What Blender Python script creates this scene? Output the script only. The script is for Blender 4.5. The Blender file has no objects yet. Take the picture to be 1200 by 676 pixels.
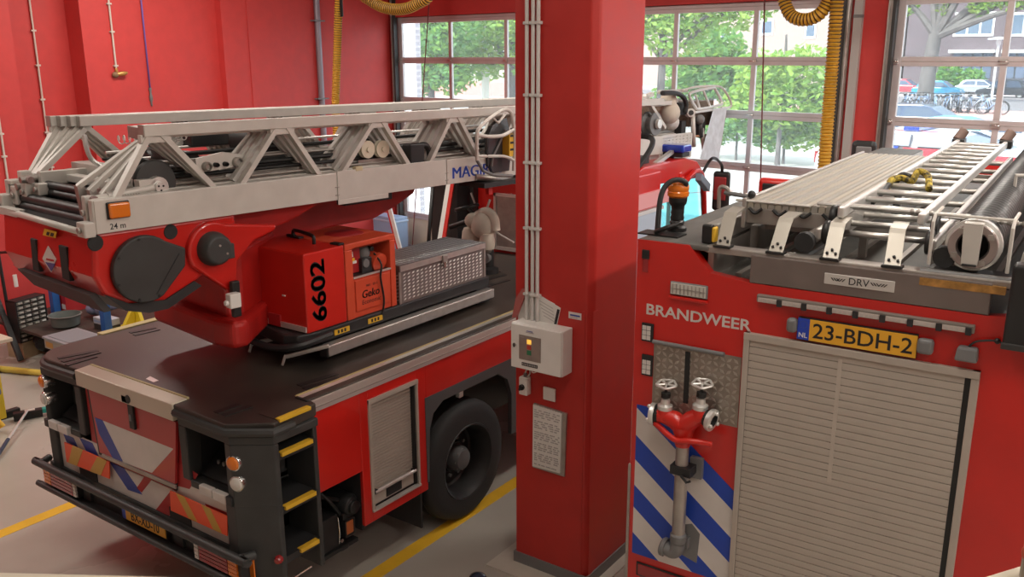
import bpy, bmesh, random
from math import *
from mathutils import Vector, Matrix

random.seed(7)
SC = bpy.context.scene
COL = SC.collection
# ------------------------------------------------------------------ camera
CAM_F, CAM_P, CAM_R, CAM_Y, CAM_Z = 1050.404, .254775, -.0032748, -.618012, 3.85
def _cam():
    cy, sy, cp, sp = cos(CAM_Y), sin(CAM_Y), cos(CAM_P), sin(CAM_P)
    fwd = Vector((sy*cp, cy*cp, -sp)); right = Vector((cy, -sy, 0)); up = right.cross(fwd)
    cr, sr = cos(CAM_R), sin(CAM_R)
    return cr*right+sr*up, -sr*right+cr*up, fwd
C_R, C_U, C_F = _cam()
C_O = Vector((0, 0, CAM_Z))
cd = bpy.data.cameras.new('camera'); co = bpy.data.objects.new('camera', cd); COL.objects.link(co)
co.matrix_world = Matrix(((C_R.x, C_U.x, -C_F.x, 0), (C_R.y, C_U.y, -C_F.y, 0), (C_R.z, C_U.z, -C_F.z, CAM_Z), (0, 0, 0, 1)))
cd.sensor_width = 36; cd.lens = CAM_F/1200*36; cd.clip_start = .02; cd.clip_end = 600
SC.camera = co

# ------------------------------------------------------------------ frames of the place
W = Matrix.Identity(4)
T1 = Matrix.Rotation(.02536, 4, 'Z')                 # the right hand engine
RC = Matrix.Rotation(.043, 4, 'Z')                   # gear on its roof
LD = Matrix.Rotation(-.07, 4, 'Z') @ Matrix.Rotation(-.012, 4, 'X')   # the ladder set
WL = Matrix.Rotation(-.1105, 4, 'Z')                 # front wall with the doors
def P(q, ax, val, fr=W):
    """point where the sight line of photo position q meets the plane axis=val of a frame (survey helper)"""
    d = C_R*((q[0]-600)/CAM_F) - C_U*((q[1]-338)/CAM_F) + C_F
    inv = fr.inverted(); o = inv @ C_O; d = inv.to_3x3() @ d
    return o + d*((val-o[ax])/d[ax])
X_, Y_, Z_ = 0, 1, 2

# ------------------------------------------------------------------ materials
MATS = {}
def mat(name, col, rough=.5, metal=0, var=0.0, vscale=6, bump=0.0, bscale=60, coat=0, emit=None, estr=1, spec=None, dirt=None, dscale=2.5):
    if name in MATS: return MATS[name]
    m = bpy.data.materials.new(name); m.use_nodes = True; nt = m.node_tree; b = nt.nodes['Principled BSDF']
    b.inputs['Base Color'].default_value = (*col, 1); b.inputs['Roughness'].default_value = rough; b.inputs['Metallic'].default_value = metal
    if coat: b.inputs['Coat Weight'].default_value = coat; b.inputs['Coat Roughness'].default_value = .08
    if spec is not None: b.inputs['Specular IOR Level'].default_value = spec
    if emit: b.inputs['Emission Color'].default_value = (*emit, 1); b.inputs['Emission Strength'].default_value = estr
    L = nt.links.new; tc = nt.nodes.new('ShaderNodeTexCoord')
    if var or dirt:
        n = nt.nodes.new('ShaderNodeTexNoise'); n.inputs['Scale'].default_value = vscale if not dirt else dscale; n.inputs['Detail'].default_value = 5
        L(tc.outputs['Object'], n.inputs['Vector'])
        r = nt.nodes.new('ShaderNodeValToRGB'); L(n.outputs['Fac'], r.inputs['Fac'])
        r.color_ramp.elements[0].position = .35; r.color_ramp.elements[1].position = .68
        a, c = (tuple(max(0, k*(1-var)) for k in col), tuple(min(1, k*(1+var)) for k in col)) if not dirt else (col, dirt)
        r.color_ramp.elements[0].color = (*a, 1); r.color_ramp.elements[1].color = (*c, 1)
        L(r.outputs['Color'], b.inputs['Base Color'])
        mr = nt.nodes.new('ShaderNodeMapRange'); mr.inputs['To Min'].default_value = max(.02, rough-.07); mr.inputs['To Max'].default_value = min(1, rough+.1)
        L(n.outputs['Fac'], mr.inputs['Value']); L(mr.outputs['Result'], b.inputs['Roughness'])
    if bump:
        n2 = nt.nodes.new('ShaderNodeTexNoise'); n2.inputs['Scale'].default_value = bscale; n2.inputs['Detail'].default_value = 3
        L(tc.outputs['Object'], n2.inputs['Vector']); bp = nt.nodes.new('ShaderNodeBump'); bp.inputs['Strength'].default_value = bump; bp.inputs['Distance'].default_value = .01
        L(n2.outputs['Fac'], bp.inputs['Height']); L(bp.outputs['Normal'], b.inputs['Normal'])
    MATS[name] = m
    return m
def glass_mat(name, tint=(1, 1, 1), refl=.08, rough=.02, glare_veil=0):
    if name in MATS: return MATS[name]
    m = bpy.data.materials.new(name); m.use_nodes = True; nt = m.node_tree; nt.nodes.remove(nt.nodes['Principled BSDF'])
    o = nt.nodes['Material Output']; t = nt.nodes.new('ShaderNodeBsdfTransparent'); g = nt.nodes.new('ShaderNodeBsdfGlossy'); mx = nt.nodes.new('ShaderNodeMixShader')
    f = nt.nodes.new('ShaderNodeLayerWeight'); f.inputs['Blend'].default_value = .5; pw = nt.nodes.new('ShaderNodeMath'); pw.operation = 'POWER'; pw.inputs[1].default_value = 5
    t.inputs['Color'].default_value = (*tint, 1); g.inputs['Roughness'].default_value = rough
    ad = nt.nodes.new('ShaderNodeMath'); ad.operation = 'MULTIPLY_ADD'; ad.inputs[1].default_value = .5; ad.inputs[2].default_value = refl*.4
    nt.links.new(f.outputs['Facing'], pw.inputs[0]); nt.links.new(pw.outputs[0], ad.inputs[0]); nt.links.new(ad.outputs[0], mx.inputs[0])
    nt.links.new(t.outputs[0], mx.inputs[1]); nt.links.new(g.outputs[0], mx.inputs[2]); nt.links.new(mx.outputs[0], o.inputs['Surface'])
    if glare_veil:                                              # veiling glare from outside, put into the pane material as a whitish translucent mix
        tl = nt.nodes.new('ShaderNodeBsdfTranslucent'); tl.inputs['Color'].default_value = (.9, .95, 1, 1); m2 = nt.nodes.new('ShaderNodeMixShader'); m2.inputs[0].default_value = glare_veil
        nt.links.new(mx.outputs[0], m2.inputs[1]); nt.links.new(tl.outputs[0], m2.inputs[2]); nt.links.new(m2.outputs[0], o.inputs['Surface'])
    MATS[name] = m
    return m

RED_WALL = mat('red_wall_paint', (.56, .046, .042), .55, var=.05, bump=.05, bscale=90)
RED_PIL = mat('red_pillar_paint', (.47, .026, .020), .38, var=.05, bump=.03, bscale=70)
RED = mat('red_truck_paint', (.56, .014, .009), .3, coat=.5, var=.05, vscale=3)
RED_DULL = mat('red_worn_paint', (.42, .014, .011), .42, coat=.15, var=.14, vscale=5)
RED_BOX = mat('red_cabinet_paint', (.58, .018, .010), .36, coat=.25, var=.05)
ORANGE_RED = mat('faded_red_paint', (.62, .075, .030), .42, var=.07)
RED_DIM = mat('red_film', (.40, .020, .022), .4, var=.06)
ALU = mat('brushed_aluminium', (.62, .60, .57), .36, .8, var=.07, vscale=14)
ALU_D = mat('weathered_aluminium', (.40, .37, .34), .42, .7, var=.12, vscale=9)
ALU_PAINT = mat('silver_grey_paint', (.60, .575, .53), .42, .15, var=.04, vscale=8)
ALU_SHUT = mat('anodised_slat', (.47, .42, .365), .5, .25, var=.03)
ALU_LIGHT = mat('pale_aluminium', (.74, .73, .70), .33, .6, var=.05)
STEEL = mat('bright_steel', (.70, .69, .67), .22, 1.0)
WHITE = mat('white_enamel', (.76, .74, .70), .4, var=.03)
WHITE_FILM = mat('white_reflective_film', (.66, .62, .58), .45, var=.05)
BLUE_FILM = mat('blue_reflective_film', (.014, .060, .42), .4, var=.05)
BLUE_FADE = mat('faded_blue_film', (.045, .075, .33), .45, var=.07)
BLACK = mat('black_plastic', (.014, .014, .014), .45, var=.2)
RUBBER = mat('black_rubber', (.018, .018, .018), .7, var=.2, bump=.1)
DARK = mat('dark_grey_plastic', (.040, .041, .040), .5, var=.15, vscale=5)
DARKER = mat('charcoal_paint', (.022, .022, .023), .5, var=.2)
GREY = mat('mid_grey_paint', (.17, .17, .17), .45, var=.08)
DECK = mat('rubber_deck', (.026, .022, .019), .40, dirt=(.075, .060, .048), dscale=1.6, bump=.12, bscale=220)
DECK_G = mat('grey_nonslip_roof', (.11, .105, .095), .55, var=.2, vscale=8, bump=.2, bscale=200)
YEL = mat('safety_yellow', (.70, .42, .03), .45, var=.08)
YEL_LINE = mat('yellow_floor_paint', (.80, .47, .03), .42, var=.06)
YEL_PALE = mat('pale_yellow_edge', (.50, .42, .20), .5, var=.1)
PLATE = mat('number_plate_yellow', (.78, .40, .03), .4)
PLATE_BLUE = mat('number_plate_blue', (.02, .06, .45), .4)
FLUO = mat('orange_red_reflector', (.85, .10, .03), .4)
GOLD = mat('gold_reflector', (.55, .32, .05), .4)
LAMP_OR = mat('orange_lens', (.75, .19, .015), .18, coat=.6)
LAMP_RED = mat('red_lens', (.30, .018, .02), .15, coat=.6)
LAMP_CL = mat('clear_lens', (.62, .60, .55), .12, coat=.6)
LAMP_BLUE = mat('blue_lens', (.010, .045, .42), .15, coat=.6)
CREAM = mat('cream_paint', (.62, .55, .43), .5, var=.03)
BEIGE = mat('beige_cover', (.62, .56, .47), .75, var=.08, bump=.25, bscale=25)
PAPER = mat('white_paper', (.72, .70, .66), .7, var=.03)
INK = mat('black_ink', (.012, .012, .014), .6)
GREYINK = mat('grey_print', (.44, .42, .40), .7)
BROWN = mat('wood_brown', (.22, .12, .06), .6, var=.2, bump=.1)
TAN = mat('raw_wood', (.42, .31, .19), .65, var=.15, bump=.1)
BLUE_P = mat('blue_post_paint', (.025, .13, .42), .4, var=.06)
HOSE_YEL = mat('yellow_ribbed_hose', (.62, .33, .025), .5, var=.12)
HOSE_BLK = mat('hose_groove', (.05, .028, .01), .7)
PURPLE = mat('violet_cable', (.18, .12, .45), .5)
BRASS = mat('brass', (.55, .32, .10), .35, .7)

# ------------------------------------------------------------------ mesh builder
class B:
    def __init__(s, fr=W): s.bm = bmesh.new(); s.fr = fr; s.ms = []
    def mi(s, m):
        if m not in s.ms: s.ms.append(m)
        return s.ms.index(m)
    def face(s, vs, m, smooth=False):
        try: f = s.bm.faces.new(vs)
        except ValueError: return None
        f.material_index = s.mi(m); f.smooth = smooth
        return f
    def v(s, p): return s.bm.verts.new(s.fr @ Vector(p))
    def hexa(s, p, m):
        """8 corners: 0-3 one end in order, 4-7 the other"""
        v = [s.v(q) for q in p]
        for i in ((3, 2, 1, 0), (4, 5, 6, 7), (0, 1, 5, 4), (1, 2, 6, 5), (2, 3, 7, 6), (3, 0, 4, 7)): s.face([v[k] for k in i], m)
        return s
    def box(s, x0, x1, y0, y1, z0, z1, m):
        return s.hexa([(x0, y0, z0), (x1, y0, z0), (x1, y1, z0), (x0, y1, z0), (x0, y0, z1), (x1, y0, z1), (x1, y1, z1), (x0, y1, z1)], m)
    def prism(s, pts, off, m, cap2=True, smooth=False):
        """polygon (3-D points) swept by the vector off"""
        off = Vector(off); n = len(pts)
        a = [s.v(p) for p in pts]; b = [s.v(Vector(p)+off) for p in pts]
        s.face(a[::-1], m)
        if cap2: s.face(b, m)
        for i in range(n): s.face([a[i], a[(i+1) % n], b[(i+1) % n], b[i]], m, smooth)
        return s
    def beam(s, p0, p1, w, h, m, up=(0, 0, 1)):
        p0, p1 = Vector(p0), Vector(p1); d = (p1-p0).normalized(); up = Vector(up)
        if abs(d.dot(up)) > .98: up = Vector((1, 0, 0))
        a = d.cross(up).normalized(); u = a.cross(d).normalized(); a = a*w/2; u = u*h/2
        return s.hexa([p0-a-u, p0+a-u, p0+a+u, p0-a+u, p1-a-u, p1+a-u, p1+a+u, p1-a+u], m)
    def tube(s, pts, r, m, n=10, closed=False, cap=True):
        pts = [Vector(p) for p in pts]; N = len(pts); rings = []; u = None
        for i, p in enumerate(pts):
            if closed: t = (pts[(i+1) % N]-pts[i-1]).normalized()
            else: t = ((pts[min(i+1, N-1)]-pts[max(i-1, 0)])).normalized()
            if u is None:
                k = Vector((0, 0, 1)) if abs(t.z) < .9 else Vector((1, 0, 0)); u = t.cross(k).normalized()
            else:
                u = (u - t*u.dot(t)).normalized()
            w = t.cross(u)
            rr = r[i] if isinstance(r, (list, tuple)) else r
            rings.append([s.v(p + (u*cos(2*pi*j/n) + w*sin(2*pi*j/n))*rr) for j in range(n)])
        for i in range(N if closed else N-1):
            A, Bb = rings[i], rings[(i+1) % N]
            for j in range(n): s.face([A[j], A[(j+1) % n], Bb[(j+1) % n], Bb[j]], m, True)
        if cap and not closed:
            s.face(rings[0][::-1], m); s.face(rings[-1], m)
        return s
    def cyl(s, p0, p1, r, m, n=20, r1=None):
        return s.tube([p0, p1], [r, r if r1 is None else r1], m, n)
    def lathe(s, c, ax, prof, m, n=28, mats=None):
        """profile [(radius, distance along axis)] turned about the axis through c"""
        c, ax = Vector(c), Vector(ax).normalized(); k = Vector((0, 0, 1)) if abs(ax.z) < .9 else Vector((1, 0, 0))
        u = ax.cross(k).normalized(); w = ax.cross(u); rings = []
        for r, t in prof:
            if r < 1e-5: rings.append([s.v(c+ax*t)]*n)
            else: rings.append([s.v(c+ax*t+(u*cos(2*pi*j/n)+w*sin(2*pi*j/n))*r) for j in range(n)])
        for i in range(len(prof)-1):
            A, D = rings[i], rings[i+1]; mm = mats[i] if mats else m
            for j in range(n):
                q = [A[j], A[(j+1) % n], D[(j+1) % n], D[j]]; q2 = []
                for x in q:
                    if x not in q2: q2.append(x)
                if len(q2) > 2: s.face(q2, mm, True)
        return s
    def ball(s, c, r, m, n=16, k=10):
        c = Vector(c); r = Vector(r) if not isinstance(r, (int, float)) else Vector((r, r, r)); rings = []
        for i in range(k+1):
            a = pi*i/k
            rings.append([s.v(c+Vector((0, 0, r.z*cos(a))))]*n if i in (0, k) else [s.v(c+Vector((r.x*sin(a)*cos(2*pi*j/n), r.y*sin(a)*sin(2*pi*j/n), r.z*cos(a)))) for j in range(n)])
        for i in range(k):
            for j in range(n):
                q2 = []
                for x in (rings[i][j], rings[i+1][j], rings[i+1][(j+1) % n], rings[i][(j+1) % n]):
                    if x not in q2: q2.append(x)
                if len(q2) > 2: s.face(q2, m, True)
        return s
    def pxpoly(s, qs, ax, val, th, m):
        """flat piece outlined on the plane axis=val (in this frame), th thick towards minus or plus axis"""
        off = [0, 0, 0]; off[ax] = th
        return s.prism([P(q, ax, val, s.fr) for q in qs], off, m)
    def text(s, body, o, xd, yd, h, m, th=.002, bold=0., sx=1., center=False, shear=0, rep=0.):
        """lettering: cap height about h, origin o, reading along xd, upright along yd"""
        cu = bpy.data.curves.new('t', 'FONT'); cu.body = body; cu.size = h/.69; cu.extrude = th/2; cu.offset = bold*h; cu.resolution_u = 3; cu.shear = shear
        if center: cu.align_x = 'CENTER'
        ob = bpy.data.objects.new('t', cu); COL.objects.link(ob); dg = bpy.context.evaluated_depsgraph_get()
        me = bpy.data.meshes.new_from_object(ob.evaluated_get(dg)); bpy.data.objects.remove(ob)
        o, xd, yd = Vector(o), Vector(xd).normalized(), Vector(yd).normalized(); nd = xd.cross(yd)
        reps = [0] if not rep else [-rep*h, 0, rep*h]
        for dx in reps:                                   # heavier weight: the stroke set side by side
            vs = [s.v(o+xd*(v.co.x*sx+dx)+yd*v.co.y+nd*(v.co.z+th/2+abs(dx)*.002)) for v in me.vertices]
            for p in me.polygons: s.face([vs[i] for i in p.vertices], m)
        bpy.data.meshes.remove(me)
        return s
    def build(s, name, parent=None, bevel=0, seg=2, rec=True):
        if rec: bmesh.ops.recalc_face_normals(s.bm, faces=s.bm.faces)
        for e in s.bm.edges:
            if len(e.link_faces) == 2 and e.calc_face_angle(0) > .7: e.smooth = False
        me = bpy.data.meshes.new(name); 
        if parent is not None:
            s.bm.transform(Matrix.Translation(-wloc(parent)))
        s.bm.to_mesh(me); s.bm.free()
        for m in s.ms: me.materials.append(m)
        o = bpy.data.objects.new(name, me); COL.objects.link(o)
        if parent is not None: o.parent = parent
        if bevel:
            b = o.modifiers.new('bevel', 'BEVEL'); b.width = bevel; b.segments = seg; b.limit_method = 'ANGLE'; b.angle_limit = radians(40)
        return o
def wloc(o):
    v = Vector(o.location)
    while o.parent is not None: o = o.parent; v = v + Vector(o.location)
    return v
def thing(name, label, cat, loc=(0, 0, 0), group=None):
    o = bpy.data.objects.new(name, None); COL.objects.link(o); o.location = loc; o.empty_display_size = .1
    o['label'] = label; o['category'] = cat
    if group: o['group'] = group
    return o
def tag(o, label, cat, group=None):
    o['label'] = label; o['category'] = cat
    if group: o['group'] = group
    return o
def struct(o, label=None):
    o['kind'] = 'structure'
    if label: o['label'] = label
    return o
def sgroup(name, loc=(0, 0, 0)):
    o = bpy.data.objects.new(name, None); COL.objects.link(o); o.location = loc; o['kind'] = 'structure'
    return o
def dup(root, loc, rz=0, label=None, name=None):
    r = root.copy(); COL.objects.link(r); r.location = loc; r.rotation_euler = (0, 0, rz)
    if label: r['label'] = label
    for ch in list(root.children):
        c = ch.copy(); COL.objects.link(c); c.parent = r
        for g in ch.children:
            d = g.copy(); COL.objects.link(d); d.parent = c
    return r
def arc(c, r, a0, a1, n, u, w):
    c, u, w = Vector(c), Vector(u), Vector(w)
    return [c+(u*cos(a0+(a1-a0)*i/n)+w*sin(a0+(a1-a0)*i/n))*r for i in range(n+1)]
def circ(c, r, n, u, w): return arc(c, r, 0, 2*pi*(n-1)/n, n-1, u, w)
def smooth_path(pts, k=6):
    """Catmull-Rom through the points"""
    p = [Vector(q) for q in pts]; p = [2*p[0]-p[1]]+p+[2*p[-1]-p[-2]]; out = []
    for i in range(1, len(p)-2):
        for j in range(k):
            t = j/k; a, b, c, d = p[i-1], p[i], p[i+1], p[i+2]
            out.append(.5*((2*b)+(c-a)*t+(2*a-5*b+4*c-d)*t*t+(3*b-a-3*c+d)*t**3))
    out.append(p[-2]); return out
def chequer(b, o, du, dv, nu, nv, m, size=.6, h=.003, same=False):
    """raised lozenges in alternating directions over the sheet o + du, dv"""
    o, du, dv = Vector(o), Vector(du), Vector(dv); n = du.cross(dv).normalized(); a, c = du/nu, dv/nv
    for i in range(nu):
        for j in range(nv):
            ctr = o+a*(i+.5)+c*(j+.5); sgn = 1 if (i+j) % 2 or same else -1
            l = (a+c*sgn)*.5*size*.9; w = (a-c*sgn)*.5*size*.40
            q = [ctr-l, ctr-w, ctr+l, ctr+w]; vs = [b.v(x) for x in q]; t1, t2 = b.v(ctr-l*.45+n*h), b.v(ctr+l*.45+n*h)
            b.face([vs[0], vs[1], t1], m); b.face([vs[1], vs[2], t2, t1], m); b.face([vs[2], vs[3], t2], m); b.face([vs[3], vs[0], t1, t2], m)
# ================================================================== THE HALL
FLOORM = mat('epoxy_floor', (.40, .37, .32), .25, dirt=(.47, .44, .385), dscale=.7, bump=.02, bscale=30)
fl = B(); fl.box(-13.4, 9, -5, 14.6, -.2, 0, FLOORM); floor = struct(fl.build('floor'))
for nm, x0, x1, y0, y1 in (('yellow_line', -4.46, -4.33, .3, 11.2), ('yellow_line', -7.44, -7.31, .3, 11.6), ('yellow_line', -2.66, -2.53, 4.7, 11.2)):
    b = B(); b.box(x0, x1, y0, y1, 0, .002, YEL_LINE); b.build(nm, floor)
c = B(); c.box(-13.4, 9, -5, 14.6, 5.9, 6.1, mat('ceiling_paint', (.62, .60, .57), .7)); struct(c.build('ceiling'))

# left wall, stepped pilasters
b = B()
b.box(-13.5, -12.98, -5, 13.45, 0, 6, RED_WALL)
wall_left = struct(b.build('wall_left'))
for i, (x1, y0, y1) in enumerate(((-12.60, -5, 6.26), (-12.60, 7.235, 9.6), (-12.46, 9.52, 13.43), (-12.445, 10.02, 13.40))):
    b = B(); b.box(-12.979 if i < 3 else -12.465, x1, y0, y1, 0, 6, RED_WALL); struct(b.build('trim_%d' % (i+3)))
b = B(); b.box(8.6, 9, -5, 14.6, 0, 6, mat('right_wall_paint', (.5, .3, .27), .6)); struct(b.build('wall_right'))
b = B(); b.box(-13.4, 9, -5.3, -5, 0, 6, mat('back_wall_paint', (.55, .50, .46), .6)); struct(b.build('wall_back'))

# front wall (frame WL, inner face y = 12)
DOORS = [(-13.72, -9.50, (-12.285, -10.896)), (-8.80, -4.85, (-7.46, -6.162)), (-4.24, -.18, (-2.938, -1.60))]
b = B(WL)
b.box(-15, 8.5, 12, 12.15, 4.56, 6, RED_WALL)
for x0, x1 in ((-15, -13.72), (-9.50, -8.80), (-4.85, -4.24), (-.18, .5), (4.6, 8.5)): b.box(x0, x1, 12, 12.15, 0, 4.56, RED_WALL)
b.box(-15, 8.5, 11.99, 12.16, 4.56, 4.60, RED_WALL)
wall_front = struct(b.build('wall_front'))
GLASS = glass_mat('door_glass', (.93, .97, .97), .05, glare_veil=.05)
RAIL = mat('door_rail_aluminium', (.62, .58, .58), .45, .35, var=.04)
ZR = (4.50, 3.755, 3.005, 2.255, .72)
for k, (x0, x1, ms) in enumerate(DOORS):
    g = sgroup('door_%d' % (k+1), WL @ Vector(((x0+x1)/2, 12.1, 0)))
    b = B(WL)
    for x in (x0+.06, x1-.06): b.box(x-.055, x+.055, 12.06, 12.12, 0, 4.56, RAIL)
    b.build('side_stile', g, .006)
    b = B(WL)
    for i, z in enumerate(ZR): b.box(x0+.115, x1-.115, 12.06, 12.12, z-.058, z+.058, RAIL); b.box(x0+.115, x1-.115, 12.055, 12.06, z-.003, z+.003, ALU_D)
    b.box(x0+.115, x1-.115, 12.06, 12.12, 0, .1, RAIL)
    b.build('section_rail', g, .005)
    b = B(WL)
    for x in ms: b.box(x-.036, x+.036, 12.064, 12.116, .1, 4.5, RAIL)
    b.build('mullion', g, .005)
    b = B(WL)
    for x in (x0+.03,)+tuple(ms)+(x1-.03,):
        for z in ZR[1:]: b.box(x-.05, x+.05, 12.035, 12.066, z-.03, z+.03, ALU); b.cyl((x-.055, 12.045, z), (x+.055, 12.045, z), .013, STEEL, 8)
    b.build('hinge', g)
    b = B(WL)
    xs = (x0+.115,)+tuple(ms)+(x1-.115,); zs = (4.45,)+tuple(ZR[1:])
    for i in range(3):
        for j in range(4): b.box(xs[i], xs[i+1], 12.088, 12.092, zs[j+1], zs[j], GLASS)
    b.build('glass_pane', g)
    b = B(WL); b.box(x0+.115, x1-.115, 12.075, 12.105, .1, .69, CREAM); b.build('bottom_panel', g)
    b = B(WL)
    for x, sg in ((x0, -1), (x1, 1)):
        b.box(x-.01*sg, x+.07*sg, 11.96, 12.0, 0, 5.2, ALU_D); b.box(x-.035*sg, x+.005*sg, 11.93, 12.03, 0, 5.2, DARK); b.box(x+.045*sg, x+.06*sg, 11.93, 11.97, 0, 5.2, ALU)
    b.build('guide_track', g)
# second wall door frame further right closes the bay outside the frame
b = B(WL); b.box(.5, 4.6, 12.05, 12.15, 0, 4.56, RAIL); struct(b.build('door_4'))

# pillar
px0, px1, py0, py1 = -3.615, -2.975, 5.125, 5.78
b = B()
ch = .045
b.prism([(px0, py0, 0), (px1-ch, py0, 0), (px1, py0+ch, 0), (px1, py1, 0), (px0, py1, 0)], (0, 0, 6), RED_PIL)
pillar = struct(b.build('pillar', None, .012))
b = B()
b.box(px0-.012, px1+.012, py0-.012, py0, 0, .10, GREY); b.box(px1, px1+.012, py0, py1, 0, .10, GREY); b.box(px0-.012, px0, py0, py1, 0, .10, GREY)
b.box(px0-.16, px1+.09, py0-.18, py1+.02, 0, .012, mat('pale_plinth', (.50, .47, .40), .5, var=.05))
b.build('baseboard', pillar)
b = B()   # corner guard strips down the lower part
b.box(px1-.078, px1-.05, py0-.004, py0, .1, 2.14, RED_PIL); b.box(px1, px1+.004, py0+.02, py0+.09, .1, 2.14, RED_PIL)
b.build('corner_guard', pillar)

# ------------------------------------------------------------------ things on the pillar
yf = py0
CON = mat('grey_conduit', (.60, .58, .55), .45)
for i, x in enumerate((-3.500, -3.450, -3.408)):
    t = thing('conduit_pipe', ('leftmost', 'middle', 'rightmost')[i]+' of three light grey conduits running up the red pillar', 'pipe', (x, yf-.02, 2.0), 'conduits on the pillar')
    b = B(); b.cyl((x, yf-.022, 2.0), (x, yf-.022, 5.9), .0135, CON, 12); b.build('tube', t)
    for z in (4.055, 3.588, 3.134, 2.678, 2.2):
        b = B(); b.box(x-.021, x+.021, yf-.04, yf, z-.010, z+.010, CON); b.build('clip', t, .003)
t = thing('control_cabinet', 'light grey wall cabinet with indicator panel on the red pillar', 'control box', (-3.345, yf, 1.65))
b = B(); b.box(-3.553, -3.122, yf-.135, yf-.001, 1.675, 2.010, WHITE); b.build('housing', t, .008)
b = B(); b.box(-3.549, -3.126, yf-.150, yf-.135, 1.679, 2.006, WHITE); d = b.build('door', t, .006)
b = B(); b.cyl((-3.515, yf-.158, 1.85), (-3.515, yf-.150, 1.85), .014, ALU_D, 14); b.box(-3.519, -3.511, yf-.162, yf-.158, 1.835, 1.865, DARKER); b.build('lock', d)
b = B(); b.box(-3.475, -3.29, yf-.154, yf-.150, 1.755, 1.935, ALU_D); pnl = b.build('indicator_panel', t)
for i, (m, z) in enumerate(((mat('lamp_amber_lit', (.9, .55, .1), .3, emit=(1, .55, .08), estr=.7), 1.893), (mat('lamp_red_dim', (.45, .06, .04), .3), 1.853), (mat('lamp_green_dim', (.04, .20, .10), .3), 1.813))):
    b = B(); b.box(-3.405, -3.370, yf-.157, yf-.154, z-.016, z+.017, m); b.build('indicator_lamp', t)
b = B(); b.box(-3.452, -3.318, yf-.1525, yf-.150, 1.708, 1.732, INK)
for k in range(11): b.box(-3.447+k*.0115, -3.441+k*.0115, yf-.1532, yf-.1525, 1.714, 1.726, GREYINK)
b.box(-3.418, -3.352, yf-.1525, yf-.150, 1.958, 1.964, GREYINK); b.box(-3.410, -3.360, yf-.1525, yf-.150, 1.968, 1.973, BLUE_FADE); b.box(-3.465, -3.43, yf-.1545, yf-.153, 1.918, 1.923, GREYINK)
b.build('caption_strip', t)
t = thing('rotary_switch', 'small grey isolator switch below the wall cabinet', 'switch', (-3.50, yf, 1.50))
b = B(); b.box(-3.545, -3.470, yf-.06, yf-.001, 1.435, 1.575, WHITE); b.build('housing', t, .01)
b = B(); b.cyl((-3.512, yf-.075, 1.50), (-3.512, yf-.06, 1.50), .022, BLACK, 14); b.beam((-3.524, yf-.083, 1.482), (-3.500, yf-.083, 1.52), .012, .016, BLACK); b.build('knob', t)
b = B()
for dx in (0, .02): b.tube(smooth_path([(-3.505+dx, yf-.03, 1.57), (-3.503+dx*2, yf-.03, 1.61), (-3.47+dx, yf-.05, 1.65), (-3.46+dx, yf-.05, 1.68)]), .006, CON, 8)
b.tube(smooth_path([(-3.44, yf-.05, 1.68), (-3.43, yf-.05, 1.63), (-3.395, yf-.05, 1.64), (-3.39, yf-.05, 1.68)]), .004, WHITE, 6)
b.cyl((-3.505, yf-.03, 1.57), (-3.505, yf-.03, 1.60), .014, GREY, 10); b.build('cable', t)
b = B(); b.box(-3.358, -3.255, yf-.018, yf-.001, 1.425, 1.525, WHITE); tag(b.build('cover_plate', None, .005), 'blank white square cover plate on the pillar right of the switch', 'wall plate')
t = thing('document_holder', 'clear document holder with a printed sheet on the pillar', 'document holder', (-3.30, yf, .86))
b = B(); b.hexa([(-3.452, yf-.012, .860), (-3.170, yf-.012, .860), (-3.170, yf-.001, .860), (-3.452, yf-.001, .860), (-3.440, yf-.02, 1.375), (-3.155, yf-.02, 1.360), (-3.155, yf-.001, 1.360), (-3.440, yf-.001, 1.375)], ALU_D); b.build('backing', t)
b = B(); b.hexa([(-3.444, yf-.026, .875), (-3.200, yf-.026, .885), (-3.200, yf-.013, .885), (-3.444, yf-.013, .875), (-3.436, yf-.030, 1.37), (-3.190, yf-.030, 1.355), (-3.190, yf-.021, 1.355), (-3.436, yf-.021, 1.37)], PAPER); sh = b.build('sheet', t)
b = B(); random.seed(3)
for k in range(26):
    z = 1.335-k*.0172
    if k % 5 == 4: continue
    x = -3.425
    while x < -3.215:
        w = random.uniform(.012, .045); b.box(x, min(x+w, -3.205), yf-.0325, yf-.0300, z-.0035, z+.0035, GREYINK); x += w+random.uniform(.006, .03)
b.build('print', sh)
b = B(); b.box(-3.158, -3.045, yf-.003, yf-.0005, 2.072, 2.120, PAPER); b.box(-3.145, -3.065, yf-.004, yf-.003, 2.092, 2.104, BLUE_FADE); b.box(-3.145, -3.085, yf-.004, yf-.003, 2.080, 2.086, GREYINK)
tag(b.build('name_sticker'), 'small white printed label on the pillar above the wall cabinet', 'label')
t = thing('paper_bundle', 'loose sheets tucked behind conduits on top of wall cabinet', 'papers', (-3.4, yf-.06, 2.01))
b = B(); pq = lambda q, y: P(q, 1, yf-y)
b.prism([pq(q, .0075) for q in ((610, 374), (617, 342), (628, 343), (657, 361), (652, 384), (612, 384))], (0, .003, 0), PAPER)
b.prism([pq(q, .0045) for q in ((607, 374), (611, 346), (622, 341), (650, 356), (650, 384), (608, 384))], (0, .003, 0), PAPER); b.build('sheet', t)
b = B(); b.prism([pq(q, .03) for q in ((600, 372), (605, 372), (618, 338), (612, 338), (604, 350))], (0, .02, 0), mat('clear_red_folder', (.40, .12, .11), .25)); b.build('red_folder', t)
b = B()
for k in range(5): b.prism([pq((631+k*1.5, 351+k*4.5), .008), pq((648+k*.6, 361+k*4), .008), pq((648+k*.6, 362+k*4), .008), pq((631+k*1.5, 352+k*4.5), .008)], (0, .0005, 0), GREYINK)
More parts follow.
